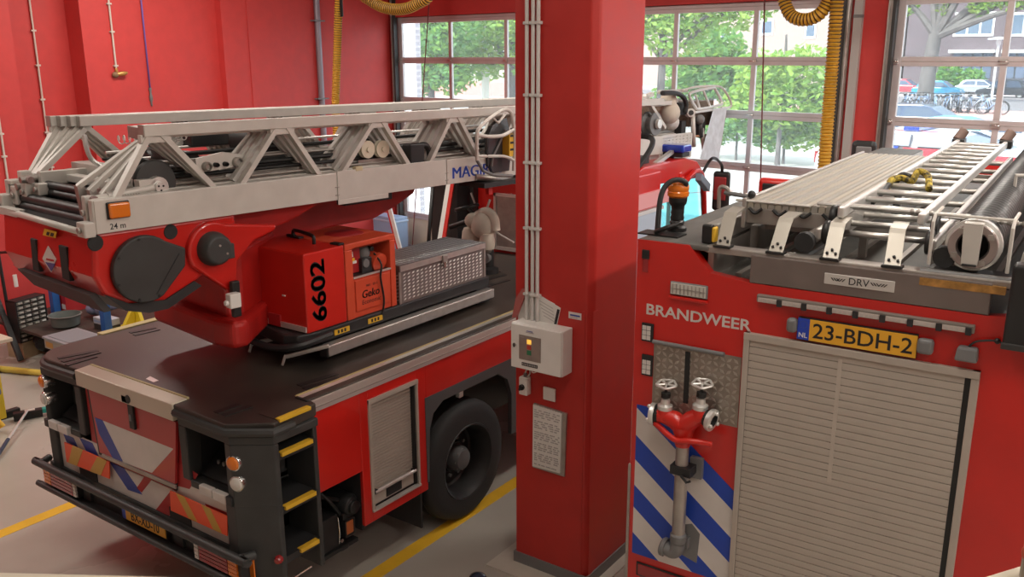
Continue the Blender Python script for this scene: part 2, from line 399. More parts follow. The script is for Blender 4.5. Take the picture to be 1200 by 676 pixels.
b.prism([pq(q, .008) for q in ((653, 362), (656, 363), (651.5, 383), (648.5, 382))], (0, .0005, 0), INK); b.build('print', t)

# ------------------------------------------------------------------ services on the left wall
def wallpipe(name, label, cat, pts, r, m, clips, cm=None, group=None):
    t = thing(name, label, cat, pts[-1], group)
    b = B(); b.tube(pts, r, m, 12); b.build('tube', t)
    for c in clips: b = B(); b.box(c[0]-r*2.2, c[0]+r*1.2, c[1]-r*2.4, c[1]+r*2.4, c[2]-.012, c[2]+.012, cm or m); b.build('clip', t, .002)
    return t
WP = mat('ivory_pipe', (.62, .55, .48), .45)
x = -12.955
def yy(q, xx): return P(q, 0, xx)
p0, p1 = yy((33.5, 0), x), yy((57, 165), x); Yp = (p0.y+p1.y)/2
wallpipe('wall_conduit', 'ivory conduit in the recess of the red wall, leftmost full height pipe', 'pipe', [(x, Yp, 5.9), (x, Yp, 1.6)], .014, WP, [(x, Yp, z) for z in (4.2, 3.73, 3.26, 2.8, 2.3)])
x = -12.58; q0, q1 = yy((127, 0), x), yy((136.5, 82), x); Yp = (q0.y+q1.y)/2
t = wallpipe('valve_conduit', 'ivory conduit ending in a small brass valve on the red wall', 'pipe', [(x, Yp, 5.9), (x, Yp, q1.z)], .014, WP, [(x, Yp, z) for z in (q0.z-.05, (q0.z+q1.z)/2+.05, q1.z+.06)])
b = B(); b.lathe((x, Yp, q1.z+.03), (0, 0, -1), [(.016, 0), (.022, .02), (.022, .07), (.012, .09), (0, .09)], BRASS, 12); b.ball((x+.01, Yp-.03, q1.z-.07), (.04, .05, .045), BROWN, 12, 8); b.tube([(x+.01, Yp, q1.z-.06), (x+.03, Yp+.10, q1.z-.05), (x+.04, Yp+.15, q1.z-.04)], [.03, .036, .014], BRASS, 10); b.build('valve', t)
q0, q1 = yy((164, 0), x), yy((178, 112), x); Yp = (q0.y+q1.y)/2
t = thing('hanging_cable', 'violet cable hanging down the red wall with plug at its end', 'cable', (x, Yp, q1.z-.1))
b = B(); b.tube([(x, Yp, 5.9), (x, Yp, q1.z)], .012, PURPLE, 8); b.build('cord', t)
b = B(); b.lathe((x, Yp, q1.z+.12), (0, 0, -1), [(.02, 0), (.024, .03), (.016, .05), (.016, .10), (.026, .13), (.026, .18), (.012, .22), (.016, .26), (0, .29)], GREY, 10); b.build('plug', t)
x = -12.58; q0, q1 = yy((0, 150), x), yy((8.5, 205), x); Yp = (q0.y+q1.y)/2
wallpipe('low_conduit', 'short ivory conduit at the left edge above the ladder hinge', 'pipe', [(x, Yp, 5.9), (x, Yp, 1.0)], .014, WP, [(x, Yp, z) for z in (2.85, 2.55)])
x = -12.40; q0, q1 = yy((369, 0), x), yy((379, 122), x); Yp = (q0.y+q1.y)/2
GP = mat('zinc_pipe', (.30, .27, .31), .4, .5)
wallpipe('drain_pipe', 'thick zinc drain pipe on the red wall left of the ribbed hose', 'pipe', [(x, Yp, 5.9), (x, Yp, .02)], .055, GP, [(x-.01, Yp, z) for z in (q0.z-.35, q1.z+.10, 1.5)], GREY)
q = P((447, 20), 1, 11.95, WL)
b = B(WL); b.box(q.x-.035, q.x+.035, 11.93, 11.999, 0.01, 5.9, mat('grey_duct', (.52, .48, .50), .5)); b.box(q.x-.045, q.x+.045, 11.92, 11.999, .01, .05, GREY); tag(b.build('cable_duct'), 'pale grey cable duct in the corner beside the left door', 'duct')
b = B(WL); xs = -4.68; b.box(xs-.055, xs+.055, 11.94, 11.999, .01, 5.9, mat('grey_duct2', (.42, .40, .38), .45)); b.box(xs-.06, xs+.06, 11.935, 11.999, 4.30, 4.34, GREY); b.box(xs-.06, xs+.06, 11.935, 11.999, 2.0, 2.04, GREY); tag(b.build('cable_duct'), 'grey cable duct down the red post between middle and right doors', 'duct')

# ------------------------------------------------------------------ exhaust hoses
def ribbed(name, pts, r, pitch, parent):
    pts = [Vector(p) for p in pts]
    # resample evenly
    d = [0]
    for i in range(1, len(pts)): d.append(d[-1]+(pts[i]-pts[i-1]).length)
    n = int(d[-1]/pitch*2); out, rad, j = [], [], 0
    for k in range(n+1):
        s = d[-1]*k/n
        while j < len(d)-2 and d[j+1] < s: j += 1
        out.append(pts[j].lerp(pts[j+1], (s-d[j])/max(1e-6, d[j+1]-d[j]))); rad.append(r if k % 2 else r*.80)
    b = B(); b.tube(out, rad, HOSE_YEL, 16)
    gi = b.mi(HOSE_BLK); b.bm.faces.ensure_lookup_table()
    # a dark helix groove: the inner rings
    for i in range(0, len(out)-1):
        if i % 2 == 0 and i > 0:
            pass
    o = b.build(name, parent)
    return o
def grooves(name, pts, r, pitch, parent):
    pts = [Vector(p) for p in pts]; d = [0]
    for i in range(1, len(pts)): d.append(d[-1]+(pts[i]-pts[i-1]).length)
    n = int(d[-1]/pitch); b = B(); j = 0
    for k in range(n):
        s = d[-1]*(k+.0)/n
        while j < len(d)-2 and d[j+1] < s: j += 1
        dirv = (pts[j+1]-pts[j]).normalized(); c = pts[j]+dirv*(s-d[j])
        b.tube([c-dirv*pitch*.2, c+dirv*pitch*.2], r*.93, HOSE_BLK, 16, cap=False)
    return b.build(name, parent)
def hose(label, pts, r, pitch):
    t = thing('exhaust_hose', label, 'hose', pts[-1])
    ribbed('ribbed_tube', pts, r, pitch, t); grooves('rib_groove', pts, r, pitch, t)
    return t
a, c = P((397, 0), 1, 10.4), P((393, 126), 1, 10.4)
t = hose('yellow ribbed exhaust hose hanging before the red wall behind ladder', [(a.x, a.y, 5.895), (a.x, a.y, a.z), (c.x, c.y, c.z), (c.x, c.y, c.z-.5)], .068, .036)
b = B(); b.tube([(a.x+.07, a.y-.02, 5.8), (a.x+.07, a.y-.02, a.z-.25)], .025, BLACK, 8); b.build('black_strap', t)
yl = 9.2
t = hose('looped yellow exhaust hose at the top edge before the left door', smooth_path([Vector((P((418, -22), 1, yl).x-.1, yl, 5.895)), P((418, -22), 1, yl), P((436, 2), 1, yl), P((462, 11), 1, yl), P((488, 5), 1, yl), P((508, -20), 1, yl), Vector((P((508, -20), 1, yl).x+.2, yl, 5.895))], 10), .075, .034)
yr = 11.3
a, c = P((981, 0), 1, yr, WL), P((966, 190), 1, yr, WL)
t = hose('straight yellow exhaust hose hanging by the post between middle and right doors', [WL @ Vector((a.x+.03, yr, 5.895)), WL @ a, WL @ c, WL @ Vector((c.x, yr, c.z-.25))], .085, .045)
t = hose('looped yellow exhaust hose above the middle door', [WL @ p for p in smooth_path([Vector((P((915, -60), 1, yr, WL).x, yr, 5.80)), P((917, -40), 1, yr, WL), P((918, -5), 1, yr, WL), P((927, 18), 1, yr, WL), P((945, 23), 1, yr, WL), P((962, 15), 1, yr, WL), P((973, -6), 1, yr, WL), P((976, -40), 1, yr-.2, WL), Vector((P((978, -60), 1, yr, WL).x, yr-.3, 5.80))], 10)], .085, .045)
# pull cords before the doors
CORD = mat('dark_red_cord', (.16, .03, .03), .6)
for q0, q1, lab in (((896, 0), (891, 225), 'thin dark pull cord hanging before the middle door'), ((503, 0), (481, 320), 'thin red pull cord hanging before the left door')):
    a, c = P(q0, 1, 11.5, WL), P(q1, 1, 11.5, WL)
    b = B(WL); b.tube([a+(a-c)*.3, a, c], .010, CORD, 6); tag(b.build('pull_cord'), lab, 'cord')
# ================================================================== LADDER TRUCK
XS, XF, ZD, YR = -4.33, -6.83, 1.645, 3.2           # near side, far side, deck height, rear face
XM = (XS+XF)/2
trk = thing('ladder_truck', 'red turntable ladder truck parked left of the pillar with white lattice ladder on top', 'fire truck', (XM, 6, 0))

b = B(); b.box(-6.35, -4.85, 3.7, 10.2, .52, 1.0, DARKER); b.box(-6.2, -5.0, 3.75, 8.2, 1.0, 1.56, DARKER); b.box(-6.3, -4.9, 3.3, 3.75, .5, 1.5, DARKER)
for y in (4.6, 7.0): b.box(-6.7, -4.5, y-.1, y+.1, .55, .75, DARKER)
b.build('chassis', trk)

# deck
dk = [(-6.18, YR), (-6.54, YR-.012), (-6.62, 3.20), (-6.69, 3.23), (-6.75, 3.285), (-6.79, 3.36), (-6.81, 3.46), (-6.82, 3.75), (XF-.01, 3.76), (XF-.01, 8.19), (XS+.01, 8.19), (XS+.01, 3.76), (-4.24, 3.74), (-4.20, 3.36), (-4.43, 3.17), (-4.98, 3.185)]
b = B(); b.prism([(x, y, 1.555) for x, y in dk], (0, 0, ZD-1.555), DECK)
deck = b.build('deck', trk, .025, 3)
b = B()
for q in (((68, 420), (115, 411)), ((73, 424), (117, 413)), ((78, 428), (112, 418)),):
    a, c = P(q[0], 2, ZD), P(q[1], 2, ZD); b = B(); b.beam(a, c, .05, .010, BLACK); b.build('deck_louvre', trk)
for q in (((152, 390), (182, 384)), ((157, 393), (186, 386)), ((253, 484), (280, 474)), ((262, 487), (294, 476)), ((350, 452), (395, 438)), ((356, 456), (398, 443)), ((553, 325), (585, 318)), ((560, 331), (592, 322)), ((566, 337), (596, 328))):
    a, c = P(q[0], 2, ZD), P(q[1], 2, ZD); b = B(); b.beam(a, c, .05, .010, BLACK); b.build('deck_louvre', trk)
b = B(); b.pxpoly([(171, 444), (176, 441), (186, 446), (180, 448)], 2, ZD, .002, ALU_LIGHT); b.build('deck_plate', trk)
# edge trims
b = B(); b.hexa([(XS-.09, 3.74, 1.545), (XS+.022, 3.74, 1.545), (XS+.022, 3.74, 1.63), (XS-.09, 3.74, 1.652), (XS-.09, 8.19, 1.545), (XS+.022, 8.19, 1.545), (XS+.022, 8.19, 1.63), (XS-.09, 8.19, 1.652)], mat('trim_aluminium', (.66, .64, .60), .28, .6))
b.box(XS-.115, XS-.09, 3.74, 8.19, 1.645, 1.653, YEL_PALE); b.box(XS+.022, XS+.028, 3.74, 8.19, 1.575, 1.583, ALU_D); b.build('side_trim', trk, .004)
b = B(); b.box(XS-.09, XS+.03, 3.715, 3.74, 1.54, 1.656, BLACK); b.build('trim_end_cap', trk, .006)
b = B(); b.box(XF-.03, XF+.05, 3.76, 8.19, 1.56, 1.655, YEL_PALE); b.build('far_side_trim', trk, .004)
b = B(); b.hexa([(-6.155, YR-.03, 1.53), (-4.985, YR-.03, 1.53), (-4.985, YR-.03, 1.648), (-6.155, YR-.03, 1.648), (-6.155, YR+.09, 1.53), (-4.985, YR+.09, 1.53), (-4.985, YR+.09, 1.655), (-6.155, YR+.09, 1.655)], mat('ivory_trim', (.60, .54, .44), .4, .3))
b.box(-6.155, -4.985, YR+.085, YR+.11, 1.640, 1.659, YEL_PALE); b.build('rear_trim', trk, .006)

# near side panels, x = XS
def sp(b, qs, m, th=-.03, x=XS): return b.pxpoly(qs, 0, x, th, m)
side = B()
sh0, sh1 = 4.30, 4.83
rec0, rec1, recz = 3.80, P((425, 553), 0, XS).y, P((400, 565), 0, XS).z
zb = .515
side.box(XS-.03, XS, 3.745, rec0, zb, 1.545, RED); side.box(XS-.03, XS, rec0, rec1, recz, 1.545, RED)
side.box(XS-.03, XS, rec1, sh0, zb-.02, 1.545, RED); side.box(XS-.03, XS, sh0, sh1, 1.455, 1.545, RED); side.box(XS-.03, XS, sh0, sh1, zb-.02, .585, RED)
side.box(XS-.03, XS, sh1, 4.93, zb-.02, 1.545, RED); side.box(XS-.03, XS, 4.93, 8.19, 1.26, 1.545, RED)
side.box(XS-.03, XS, 6.45, 8.19, .5, 1.27, RED)
side.build('side_panel', trk, .004)
b = B(); b.box(XF, XF+.03, 3.76, 8.19, .5, 1.555, RED)
b.build('far_side_panel', trk)
# roller shutter
b = B()
n = 36
for k in range(n):
    z0 = .60+(.84/n)*k; b.hexa([(XS-.045, sh0+.02, z0), (XS-.033, sh0+.02, z0+.001), (XS-.030, sh0+.02, z0+.84/n-.002), (XS-.045, sh0+.02, z0+.84/n), (XS-.045, sh1-.045, z0), (XS-.033, sh1-.045, z0+.001), (XS-.030, sh1-.045, z0+.84/n-.002), (XS-.045, sh1-.045, z0+.84/n)], ALU_SHUT)
sht = b.build('roller_shutter', trk)
b = B(); b.box(XS-.02, XS+.012, sh0-.006, sh0+.02, .58, 1.46, ALU_SHUT); b.box(XS-.02, XS+.012, sh1-.02, sh1, .58, 1.46, ALU_SHUT); b.box(XS-.02, XS+.016, sh0-.006, sh1, 1.43, 1.462, ALU_SHUT); b.box(XS-.02, XS+.02, sh0-.006, sh1, .578, .592, ALU_LIGHT); b.box(XS-.05, XS-.04, sh0, sh1, .58, 1.46, BLACK); b.box(XS-.045, XS-.005, sh1-.04, sh1-.02, .6, 1.44, BLACK)
b.build('shutter_frame', sht)
b = B(); b.cyl((XS+.005, sh0+.03, .725), (XS+.005, sh1-.05, .725), .014, ALU_LIGHT, 10); b.box(XS-.03, XS-.02, sh0+.02, sh1-.05, .61, .71, ALU_SHUT); b.box(XS-.022, XS-.016, sh0+.17, sh0+.34, .62, .69, BLACK)
for y in (sh0+.04, sh1-.06): b.box(XS-.02, XS+.012, y-.015, y+.015, .71, .74, BLACK)
b.build('lift_bar', sht)
# recess with pump and work lamp
b = B(); b.box(XS-.40, XS-.38, rec0, rec1, .45, recz, DARKER); b.box(XS-.4, XS-.03, rec0-.02, rec0, .45, recz, DARKER); b.box(XS-.4, XS-.03, rec1, rec1+.02, .45, recz, DARKER); b.box(XS-.4, XS-.03, rec0, rec1, recz, recz+.02, DARKER); b.build('recess_lining', trk)
b = B(); c = P((405, 590), 0, XS-.14)
b.lathe((c.x-.16, c.y, c.z), (1, 0, 0), [(0, 0), (.075, 0), (.085, .02), (.085, .20), (.07, .23), (.05, .235), (.05, .26), (0, .27)], BLACK, 20); b.box(XS-.3, XS-.12, c.y-.05, c.y+.05, c.z-.2, c.z-.05, BLACK); b.tube(smooth_path([(XS-.25, rec0+.06, recz-.02), (XS-.14, rec0+.10, recz-.1), (XS-.15, c.y-.06, c.z+.05)]), .018, BLACK, 8); b.tube(smooth_path([(XS-.25, rec0+.1, recz-.02), (XS-.10, rec0+.17, recz-.16), (XS-.12, c.y-.08, c.z-.05)]), .014, BLACK, 8)
b.build('winch_motor', trk, .004)
c = P((411, 618), 0, XS-.06)
b = B()
b.box(c.x-.03, c.x, c.y-.05, c.y-.035, c.z-.07, c.z+.07, BLACK); b.box(c.x-.03, c.x, c.y+.035, c.y+.05, c.z-.07, c.z+.07, BLACK); b.box(c.x-.03, c.x, c.y-.05, c.y+.05, c.z+.055, c.z+.07, BLACK); b.box(c.x-.03, c.x, c.y-.05, c.y+.05, c.z-.07, c.z-.055, BLACK); b.box(c.x-.2, c.x-.02, c.y-.05, c.y+.05, c.z-.07, c.z+.12, BLACK)
mk = b.build('lamp_bracket', trk, .01)
b = B(); b.box(c.x-.02, c.x-.006, c.y-.036, c.y+.036, c.z-.05, c.z+.05, mat('dull_orange_lens', (.40, .11, .03), .3)); b.build('marker_lens', mk, .004)
c0, c1 = P((378, 612), 0, XS-.08), P((398, 640), 0, XS-.08)
b = B(); b.box(c0.x-.22, c0.x, c0.y, c1.y, c1.z, c0.z, BLACK); bx_ = b.build('battery_box', trk, .01)
b = B(); b.tube([(c0.x+.008, c1.y-.01, c0.z-.02), (c0.x+.014, c1.y-.005, (c0.z+c1.z)/2), (c0.x+.008, c1.y-.01, c1.z+.03)], .005, STEEL, 8); b.cyl((c0.x-.01, c1.y+.01, c1.z+.04), (c0.x+.02, c1.y+.012, c1.z+.045), .014, STEEL, 10); b.build('clasp', bx_)
b = B(); a = P((420, 640), 0, XS-.08); b.box(XS-.35, XS-.06, rec0+.02, rec1-.02, c1.z-.03, c1.z, BLACK); b.lathe((XS-.18, rec1-.16, c1.z-.03), (0, 0, 1), [(0, 0), (.13, 0), (.13, .02), (0, .025)], DARKER, 18); b.build('recess_floor', trk)

# wheel arch and rear wheel
wy, wz, wr = 5.47, .525, .525
b = B()
out = [(XS+.006, 4.92, .56), (XS+.006, 4.915, 1.275), (XS+.006, 6.46, 1.275), (XS+.006, 6.46, .56)]
inn = [(XS+.006, wy+.57*cos(a)*(1.0), max(.56, wz+.62*sin(a)) ) for a in [pi*k/18 for k in range(19)]]
inn = [(XS+.006, wy+.60, .56), (XS+.006, wy+.60, .95), (XS+.006, wy+.54, 1.10), (XS+.006, wy+.40, 1.19), (XS+.006, wy-.34, 1.19), (XS+.006, wy-.46, 1.12), (XS+.006, wy-.51, 1.0), (XS+.006, wy-.53, .56)]
b.prism(out+inn, (-.04, 0, 0), mat('arch_grey', (.075, .078, .080), .5)); b.build('wheel_arch', trk)
b = B(); b.box(XS-.7, XS-.65, 4.93, 6.46, .5, 1.3, BLACK); b.box(XS-.7, XS-.03, 4.93, 6.46, 1.25, 1.29, BLACK); b.box(XS-.7, XS-.03, 4.90, 4.94, .5, 1.29, BLACK); b.build('arch_liner', trk)
b = B(); b.cyl((XS+.008, wy+.1, 1.235), (XS+.014, wy+.1, 1.235), .001, BLACK, 6); b.box(XS-.10, XS-.06, 5.42, 5.47, 1.10, 1.16, ALU_LIGHT); b.build('arch_lamp', trk)
b = B(); a = P((494, 585), 0, XS); b.box(XS-.55, XS-.03, 4.865, 4.885, .17, .56, RUBBER); b.build('mud_flap', trk)
def wheel(x, y, sgn, parent, far=False, name='wheel'):
    """sgn +1: outer face towards +x"""
    ax = (sgn, 0, 0)
    b = B()
    b.lathe((x, y, wz), ax, [(.30, -.28), (.47, -.28), (.51, -.25), (wr, -.20), (wr, -.085), (.515, -.045), (.49, -.02), (.42, -.004), (.335, -.004), (.325, -.02)], RUBBER, 40)
    for k in (-.22, -.165, -.11): b.lathe((x, y, wz), ax, [(wr+.001, k-.007), (wr+.002, k-.006), (wr+.002, k+.006), (wr+.001, k+.007)], BLACK, 40)
    t = b.build(name, parent)
    b = B(); b.lathe((x, y, wz), ax, [(.335, -.008), (.330, .0), (.315, -.004), (.305, -.03), (.285, -.06), (.27, -.20), (.25, -.215), (.14, -.20), (.13, -.16), (0, -.16)], BLACK, 36, mats=[BLACK, DARKER, BLACK, BLACK, BLACK, BLACK, BLACK, BLACK, BLACK]); b.build('rim', t)
    b = B(); b.lathe((x, y, wz), ax, [(.115, -.17), (.11, -.10), (.085, -.06), (.05, -.05), (0, -.045)], mat('hub_grey', (.085, .085, .085), .45), 20)
    for k in range(10): a = 2*pi*k/10; b.cyl((x-sgn*.19, y+.165*cos(a), wz+.165*sin(a)), (x-sgn*.165, y+.165*cos(a), wz+.165*sin(a)), .016, GREY, 8)
    for k in range(8): a = 2*pi*k/8; b.cyl((x-sgn*.10, y+.085*cos(a), wz+.085*sin(a)), (x-sgn*.075, y+.085*cos(a), wz+.085*sin(a)), .014, ALU_D, 8)
    b.build('hub', t)
    return t
wheel(XS-.005, wy, 1, trk); wheel(XF+.005, wy, -1, trk); wheel(XS-.03, 9.3, 1, trk); wheel(XF+.03, 9.3, -1, trk)

# rear face: corner modules with lamp niches
def corner(sg):
    """sg +1 near side, -1 far side; plan coordinates mirrored about XM"""
    fx = lambda x: x if sg > 0 else 2*XM-x
    n0, n1 = P((216, 494), 1, YR), P((265, 569), 1, YR)
    nx0, nx1, nz0, nz1 = n0.x, n1.x+.015, n1.z-.02, 1.50
    xi, xo, xc, yc = (-4.985, -4.43, -4.205, 3.35) if sg > 0 else (-4.985, -4.47, -4.305, 3.33)
    b = B()
    pl = lambda pts, z0, z1: b.prism([(fx(x), y, z0) for x, y in pts], (0, 0, z1-z0), DARK)
    pl([(xi, YR), (xo, YR-.015), (xc, yc), (xc, 3.72), (xi, 3.72)], nz1, 1.557)
    pl([(nx1-.04, YR), (xo, YR-.015), (xc, yc), (xc, 3.385), (-4.53, 3.385), (-4.53, 3.72), (nx1-.04, 3.72)], .47, nz0-.09)
    pl([(xi, YR), (nx0, YR), (nx0, 3.72), (xi, 3.72)], nz0-.06, nz1)
    pl([(nx0, YR), (nx1, YR), (nx1, 3.72), (nx0, 3.72)], nz0-.10, nz0-.05)
    pl([(nx1, YR), (xo, YR-.015), (xc, yc), (xc, 3.385), (-4.53, 3.385), (-4.53, 3.72), (nx1, 3.72)], nz0-.1, nz1)
    pl([(nx0, 3.66), (nx1, 3.66), (nx1, 3.72), (nx0, 3.72)], nz0-.05, nz1)
    pl([(-4.53, 3.685), (xc-.02, 3.685), (xc-.02, 3.722), (-4.53, 3.722)], .47, nz1)
    pl([(-4.56, 3.38), (-4.53, 3.38), (-4.53, 3.70), (-4.56, 3.70)], .47, nz1)
    m = b.build('corner_module', trk, .012)
    # rim of the deck corner
    b = B(); b.tube([(fx(xi), YR-.012, 1.59), (fx(xo), YR-.028, 1.59), (fx(xc+.012), yc-.01, 1.59), (fx(xc+.012), 3.50, 1.59)] if sg > 0 else [(fx(xi), YR-.012, 1.59), (-6.54, YR-.022, 1.59), (-6.62, 3.19, 1.59), (-6.69, 3.22, 1.59), (-6.755, 3.275, 1.59), (-6.80, 3.355, 1.59), (-6.82, 3.46, 1.59)], .028, DARK, 8); b.build('corner_bumper_rail', m)
    # control shelf in the niche
    b = B(); b.hexa([(fx(nx0+.01), YR+.08, nz0-.045), (fx(nx1-.01), YR+.08, nz0-.045), (fx(nx1-.01), YR+.08, nz0-.03), (fx(nx0+.01), YR+.08, nz0-.03), (fx(nx0+.01), 3.64, nz0-.045), (fx(nx1-.01), 3.64, nz0-.045), (fx(nx1-.01), 3.64, nz0+.20), (fx(nx0+.01), 3.64, nz0+.20)], DARKER); p = b.build('control_panel', m)
    for kx, ky, mm, r in ((.55, .30, LAMP_OR, .036), (.22, .2, GREY, .013), (.36, .2, ALU_D, .012), (.66, .2, GREY, .013), (.8, .3, BLACK, .02), (.3, .45, BLACK, .018), (.7, .5, ALU_D, .012)):
        x, y = nx0+(nx1-nx0)*kx, YR+.08+.56*ky*.8; z = nz0-.03+.23*ky*.8
        b = B(); b.lathe((fx(x), y, z), (0, 0, 1), [(r*.6, 0), (r*.6, .02), (r, .022), (r, .045), (0, .05)], mm, 12); b.build('push_button', p)
    # twin small lamps below the niche
    b = B()
    for k in (0, 1): b.box(*sorted((fx(nx0+.13+k*.14), fx(nx0+.26+k*.14))), YR-.03, YR+.01, nz0-.10, nz0-.035, WHITE_FILM)
    b.box(*sorted((fx(nx0+.26+.145), fx(nx0+.26+.20))), YR-.03, YR+.01, nz0-.10, nz0-.035, DARKER); b.build('marker_lamp', m, .006)
    # round lamps on the chamfer
    nn = Vector((sg*(yc-YR+.015), -(xc-xo), 0)).normalized()
    nn = Vector((sg*.25 if sg > 0 else -.1, -1, 0)).normalized()
    for q, mm in (((277, 540), LAMP_OR), ((281, 564), LAMP_CL)):
        c = P(q, 1, YR+.03); c = Vector((c.x, YR+.05, c.z)) if sg > 0 else Vector((-6.665, YR+.035, P((57, 448) if mm is LAMP_OR else (60, 468), 1, YR).z))
        b = B(); b.lathe(c, nn, [(.0, -.02), (.052, -.02), (.056, .05), (.052, .06), (.046, .062)], BLACK, 20, mats=[BLACK, STEEL, STEEL, STEEL]); l = b.build('round_lamp', m)
        b = B(); b.lathe(c, nn, [(.047, .058), (.040, .072), (.02, .080), (0, .082)], mm, 20); b.build('lens', l)
    # steps in the side
    tz = [P(q, 0, xc).z for q in ((342, 526), (345, 589), (355, 643))]
    for k, z in enumerate([1.62]+tz):
        if sg < 0 and k == 0: continue
        b = B()
        if k: b.box(*sorted((fx(-4.53), fx(xc-.012))), 3.385, 3.69, z-.05, z, DARKER)
        else: b.box(*sorted((fx(-4.40), fx(xc-.012))), 3.40, 3.67, ZD-.01, ZD+.004, DECK)
        s = b.build('step', m)
        b = B(); b.box(*sorted((fx(xc-.035), fx(xc+.008))), 3.40 if k != 3 else 3.5, 3.66, z-.022 if k else ZD-.012, z+.006 if k else ZD+.012, YEL); b.build('tread_nosing', s, .003)
    return m
cm = corner(1); corner(-1)
b = B(); c = P((324, 658), 0, -4.2); b.lathe((-4.21, 3.33, c.z), (.3, -1, 0), [(0, 0), (.028, 0), (.03, .02), (.02, .035), (0, .04)], LAMP_RED, 14); b.build('side_reflector', cm)
b = B(); b.cyl((-4.20, 3.40, .53), (-4.17, 3.55, .56), .007, STEEL, 8); b.ball((-4.19, 3.42, .515), .014, STEEL, 8, 6); b.build('latch_lever', cm)

# flap between the modules
b = B(); b.box(-6.15, -4.99, YR+.03, YR+.08, .55, 1.53, RED_DIM); b.box(-6.60, -4.56, YR+.03, YR+.08, .55, .92, RED_DIM); rear = b.build('rear_panel', trk)
def rp(b, qs, m, y=YR+.008, th=.02): return b.pxpoly(qs, 1, y, th, m)
b = B(); rp(b, [(100, 446), (207, 488), (207, 575), (116, 532)], BLACK, YR+.015); b.build('flap_seal', rear)
b = B(); b2 = rp(b, [(103, 453), (206, 495), (205, 567), (117, 530)], mat('dull_red_flap', (.43, .030, .030), .35, coat=.3), YR)
rp(b, [(111, 489), (203, 526), (178, 554), (172, 552), (143, 541)], WHITE_FILM, YR-.0015, .002)
rp(b, [(111, 489), (120, 492.5), (144, 541), (132, 536.5), (116, 508)], BLUE_FADE, YR-.003, .002)
flap = b.build('rear_flap', trk)
b = B(); rp(b, [(119, 532), (205, 569), (205.5, 573), (119.5, 536)], ALU_D, YR-.012, .012); b.build('flap_hinge', flap)
a = P((152, 468), 1, YR)
b = B(); b.box(a.x-.055, a.x+.045, YR-.03, YR, a.z-.02, a.z+.035, BLACK); b.box(a.x-.01, a.x+.05, YR-.02, YR, a.z-.21, a.z-.02, BLACK); b.cyl((a.x+.03, YR-.035, a.z+.02), (a.x+.03, YR, a.z+.02), .03, BLACK, 12); b.box(a.x+.005, a.x+.03, YR-.026, YR-.018, a.z-.15, a.z-.10, GREY); b.build('latch', flap, .005)
# striped lower panel
b = B()
yb = YR+.03
rp(b, [(66, 499), (118, 522), (119, 537), (207, 576), (212, 560), (268, 590), (268, 640), (195, 612), (120, 575), (74, 545)], WHITE_FILM, yb-.004, .004)
for q in ([(74, 508), (86, 513), (93, 528), (80, 523)], [(93, 513), (108, 519), (118, 540), (103, 532)], [(128, 541), (145, 548.5), (166.5, 579.5), (150, 574)]): rp(b, q, BLUE_FADE, yb-.006, .003)
for q in ([(172, 554), (181, 558), (166, 577), (160, 572)], [(207, 542), (216, 545), (232, 556), (222, 573), (200, 567), (207, 556)], [(182, 598), (200, 575), (215, 581), (197, 606)], [(240, 590), (267, 601), (267, 612), (246, 601)]): rp(b, q, RED_DIM, yb-.006, .003)
b.build('striped_panel', trk)
for k, (q, st) in enumerate((([(75, 518), (128, 541), (128, 561), (78, 541)], ((88, 523), (100, 528), (94, 548), (83, 543))), ([(199, 575), (266, 605), (266, 628), (200, 598)], None))):
    b = B(); rp(b, q, FLUO, YR-.004, .008)
    if k == 0:
        for st in ([(85, 522), (97, 527), (90, 546), (80, 542)], [(114, 535), (125, 540), (118, 557), (105, 552)]): rp(b, st, GOLD, YR-.006, .003)
    else:
        for st in ([(206, 578), (216, 582.5), (231, 611.5), (221, 607)], [(236, 591.5), (246, 596), (260, 625), (250, 620.5)]): rp(b, st, GOLD, YR-.006, .003)
    b.build('reflector_board', trk)
# bumper
yb = YR-.06
a, c = P((56, 549), 1, yb), P((288, 658), 1, yb); zt = (a.z+c.z)/2
l0 = P((60, 576), 1, yb); zl = l0.z+.02
bx0, bx1 = -6.84, -4.36
b = B()
top = [(bx0-.02, yb+.10, zt), (bx0+.03, yb+.02, zt), (bx0+.12, yb, zt), (bx1-.12, yb, zt), (bx1-.02, yb+.02, zt), (bx1+.02, yb+.10, zt)]
b.tube(smooth_path(top, 4), .030, DARK, 10); bmp = b.build('bumper', trk)
b = B(); b.tube(smooth_path([(p[0], p[1], zl) for p in top], 4), .022, DARK, 10); b.build('lower_rail', bmp)
b = B(); b.box(bx0+.05, bx1-.05, yb+.07, yb+.10, zl, zt, DARKER); b.box(bx0+.05, bx1-.03, yb+.0, yb+.12, zl-.02, zl+.012, DARKER); b.build('bumper_plate', bmp)
for k, x in enumerate((-6.25, -5.1)): b = B(); b.box(x-.05, x+.05, yb+.05, yb+.30, zl+.02, zt-.02, DARKER); b.box(x-.12, x+.12, yb+.08, yb+.14, zt-.02, zt+.08, DARKER); b.build('bumper_bracket', bmp)
for k, (x0, x1) in enumerate(((bx0+.05, bx0+.52), (bx1-.50, bx1-.02))):
    b = B(); b.box(x0, x1, yb+.015, yb+.07, zl+.028, zt-.035, DARKER); tl = b.build('tail_light', bmp, .006)
    segs = [(.0, .22, LAMP_OR), (.22, .90, LAMP_RED), (.90, 1, WHITE_FILM)] if k == 0 else [(0, .10, WHITE_FILM), (.10, .74, LAMP_RED), (.74, .94, LAMP_OR)]
    for s0, s1, m in segs:
        w_ = x1-x0; b = B()
        for j in range(4):
            z0 = zl+.035+j*(zt-zl-.075)/4; b.box(x0+w_*s0+.004, x0+w_*s1-.004, yb+.003, yb+.016, z0+.003, z0+(zt-zl-.075)/4-.002, m)
        b.build('lens', tl)
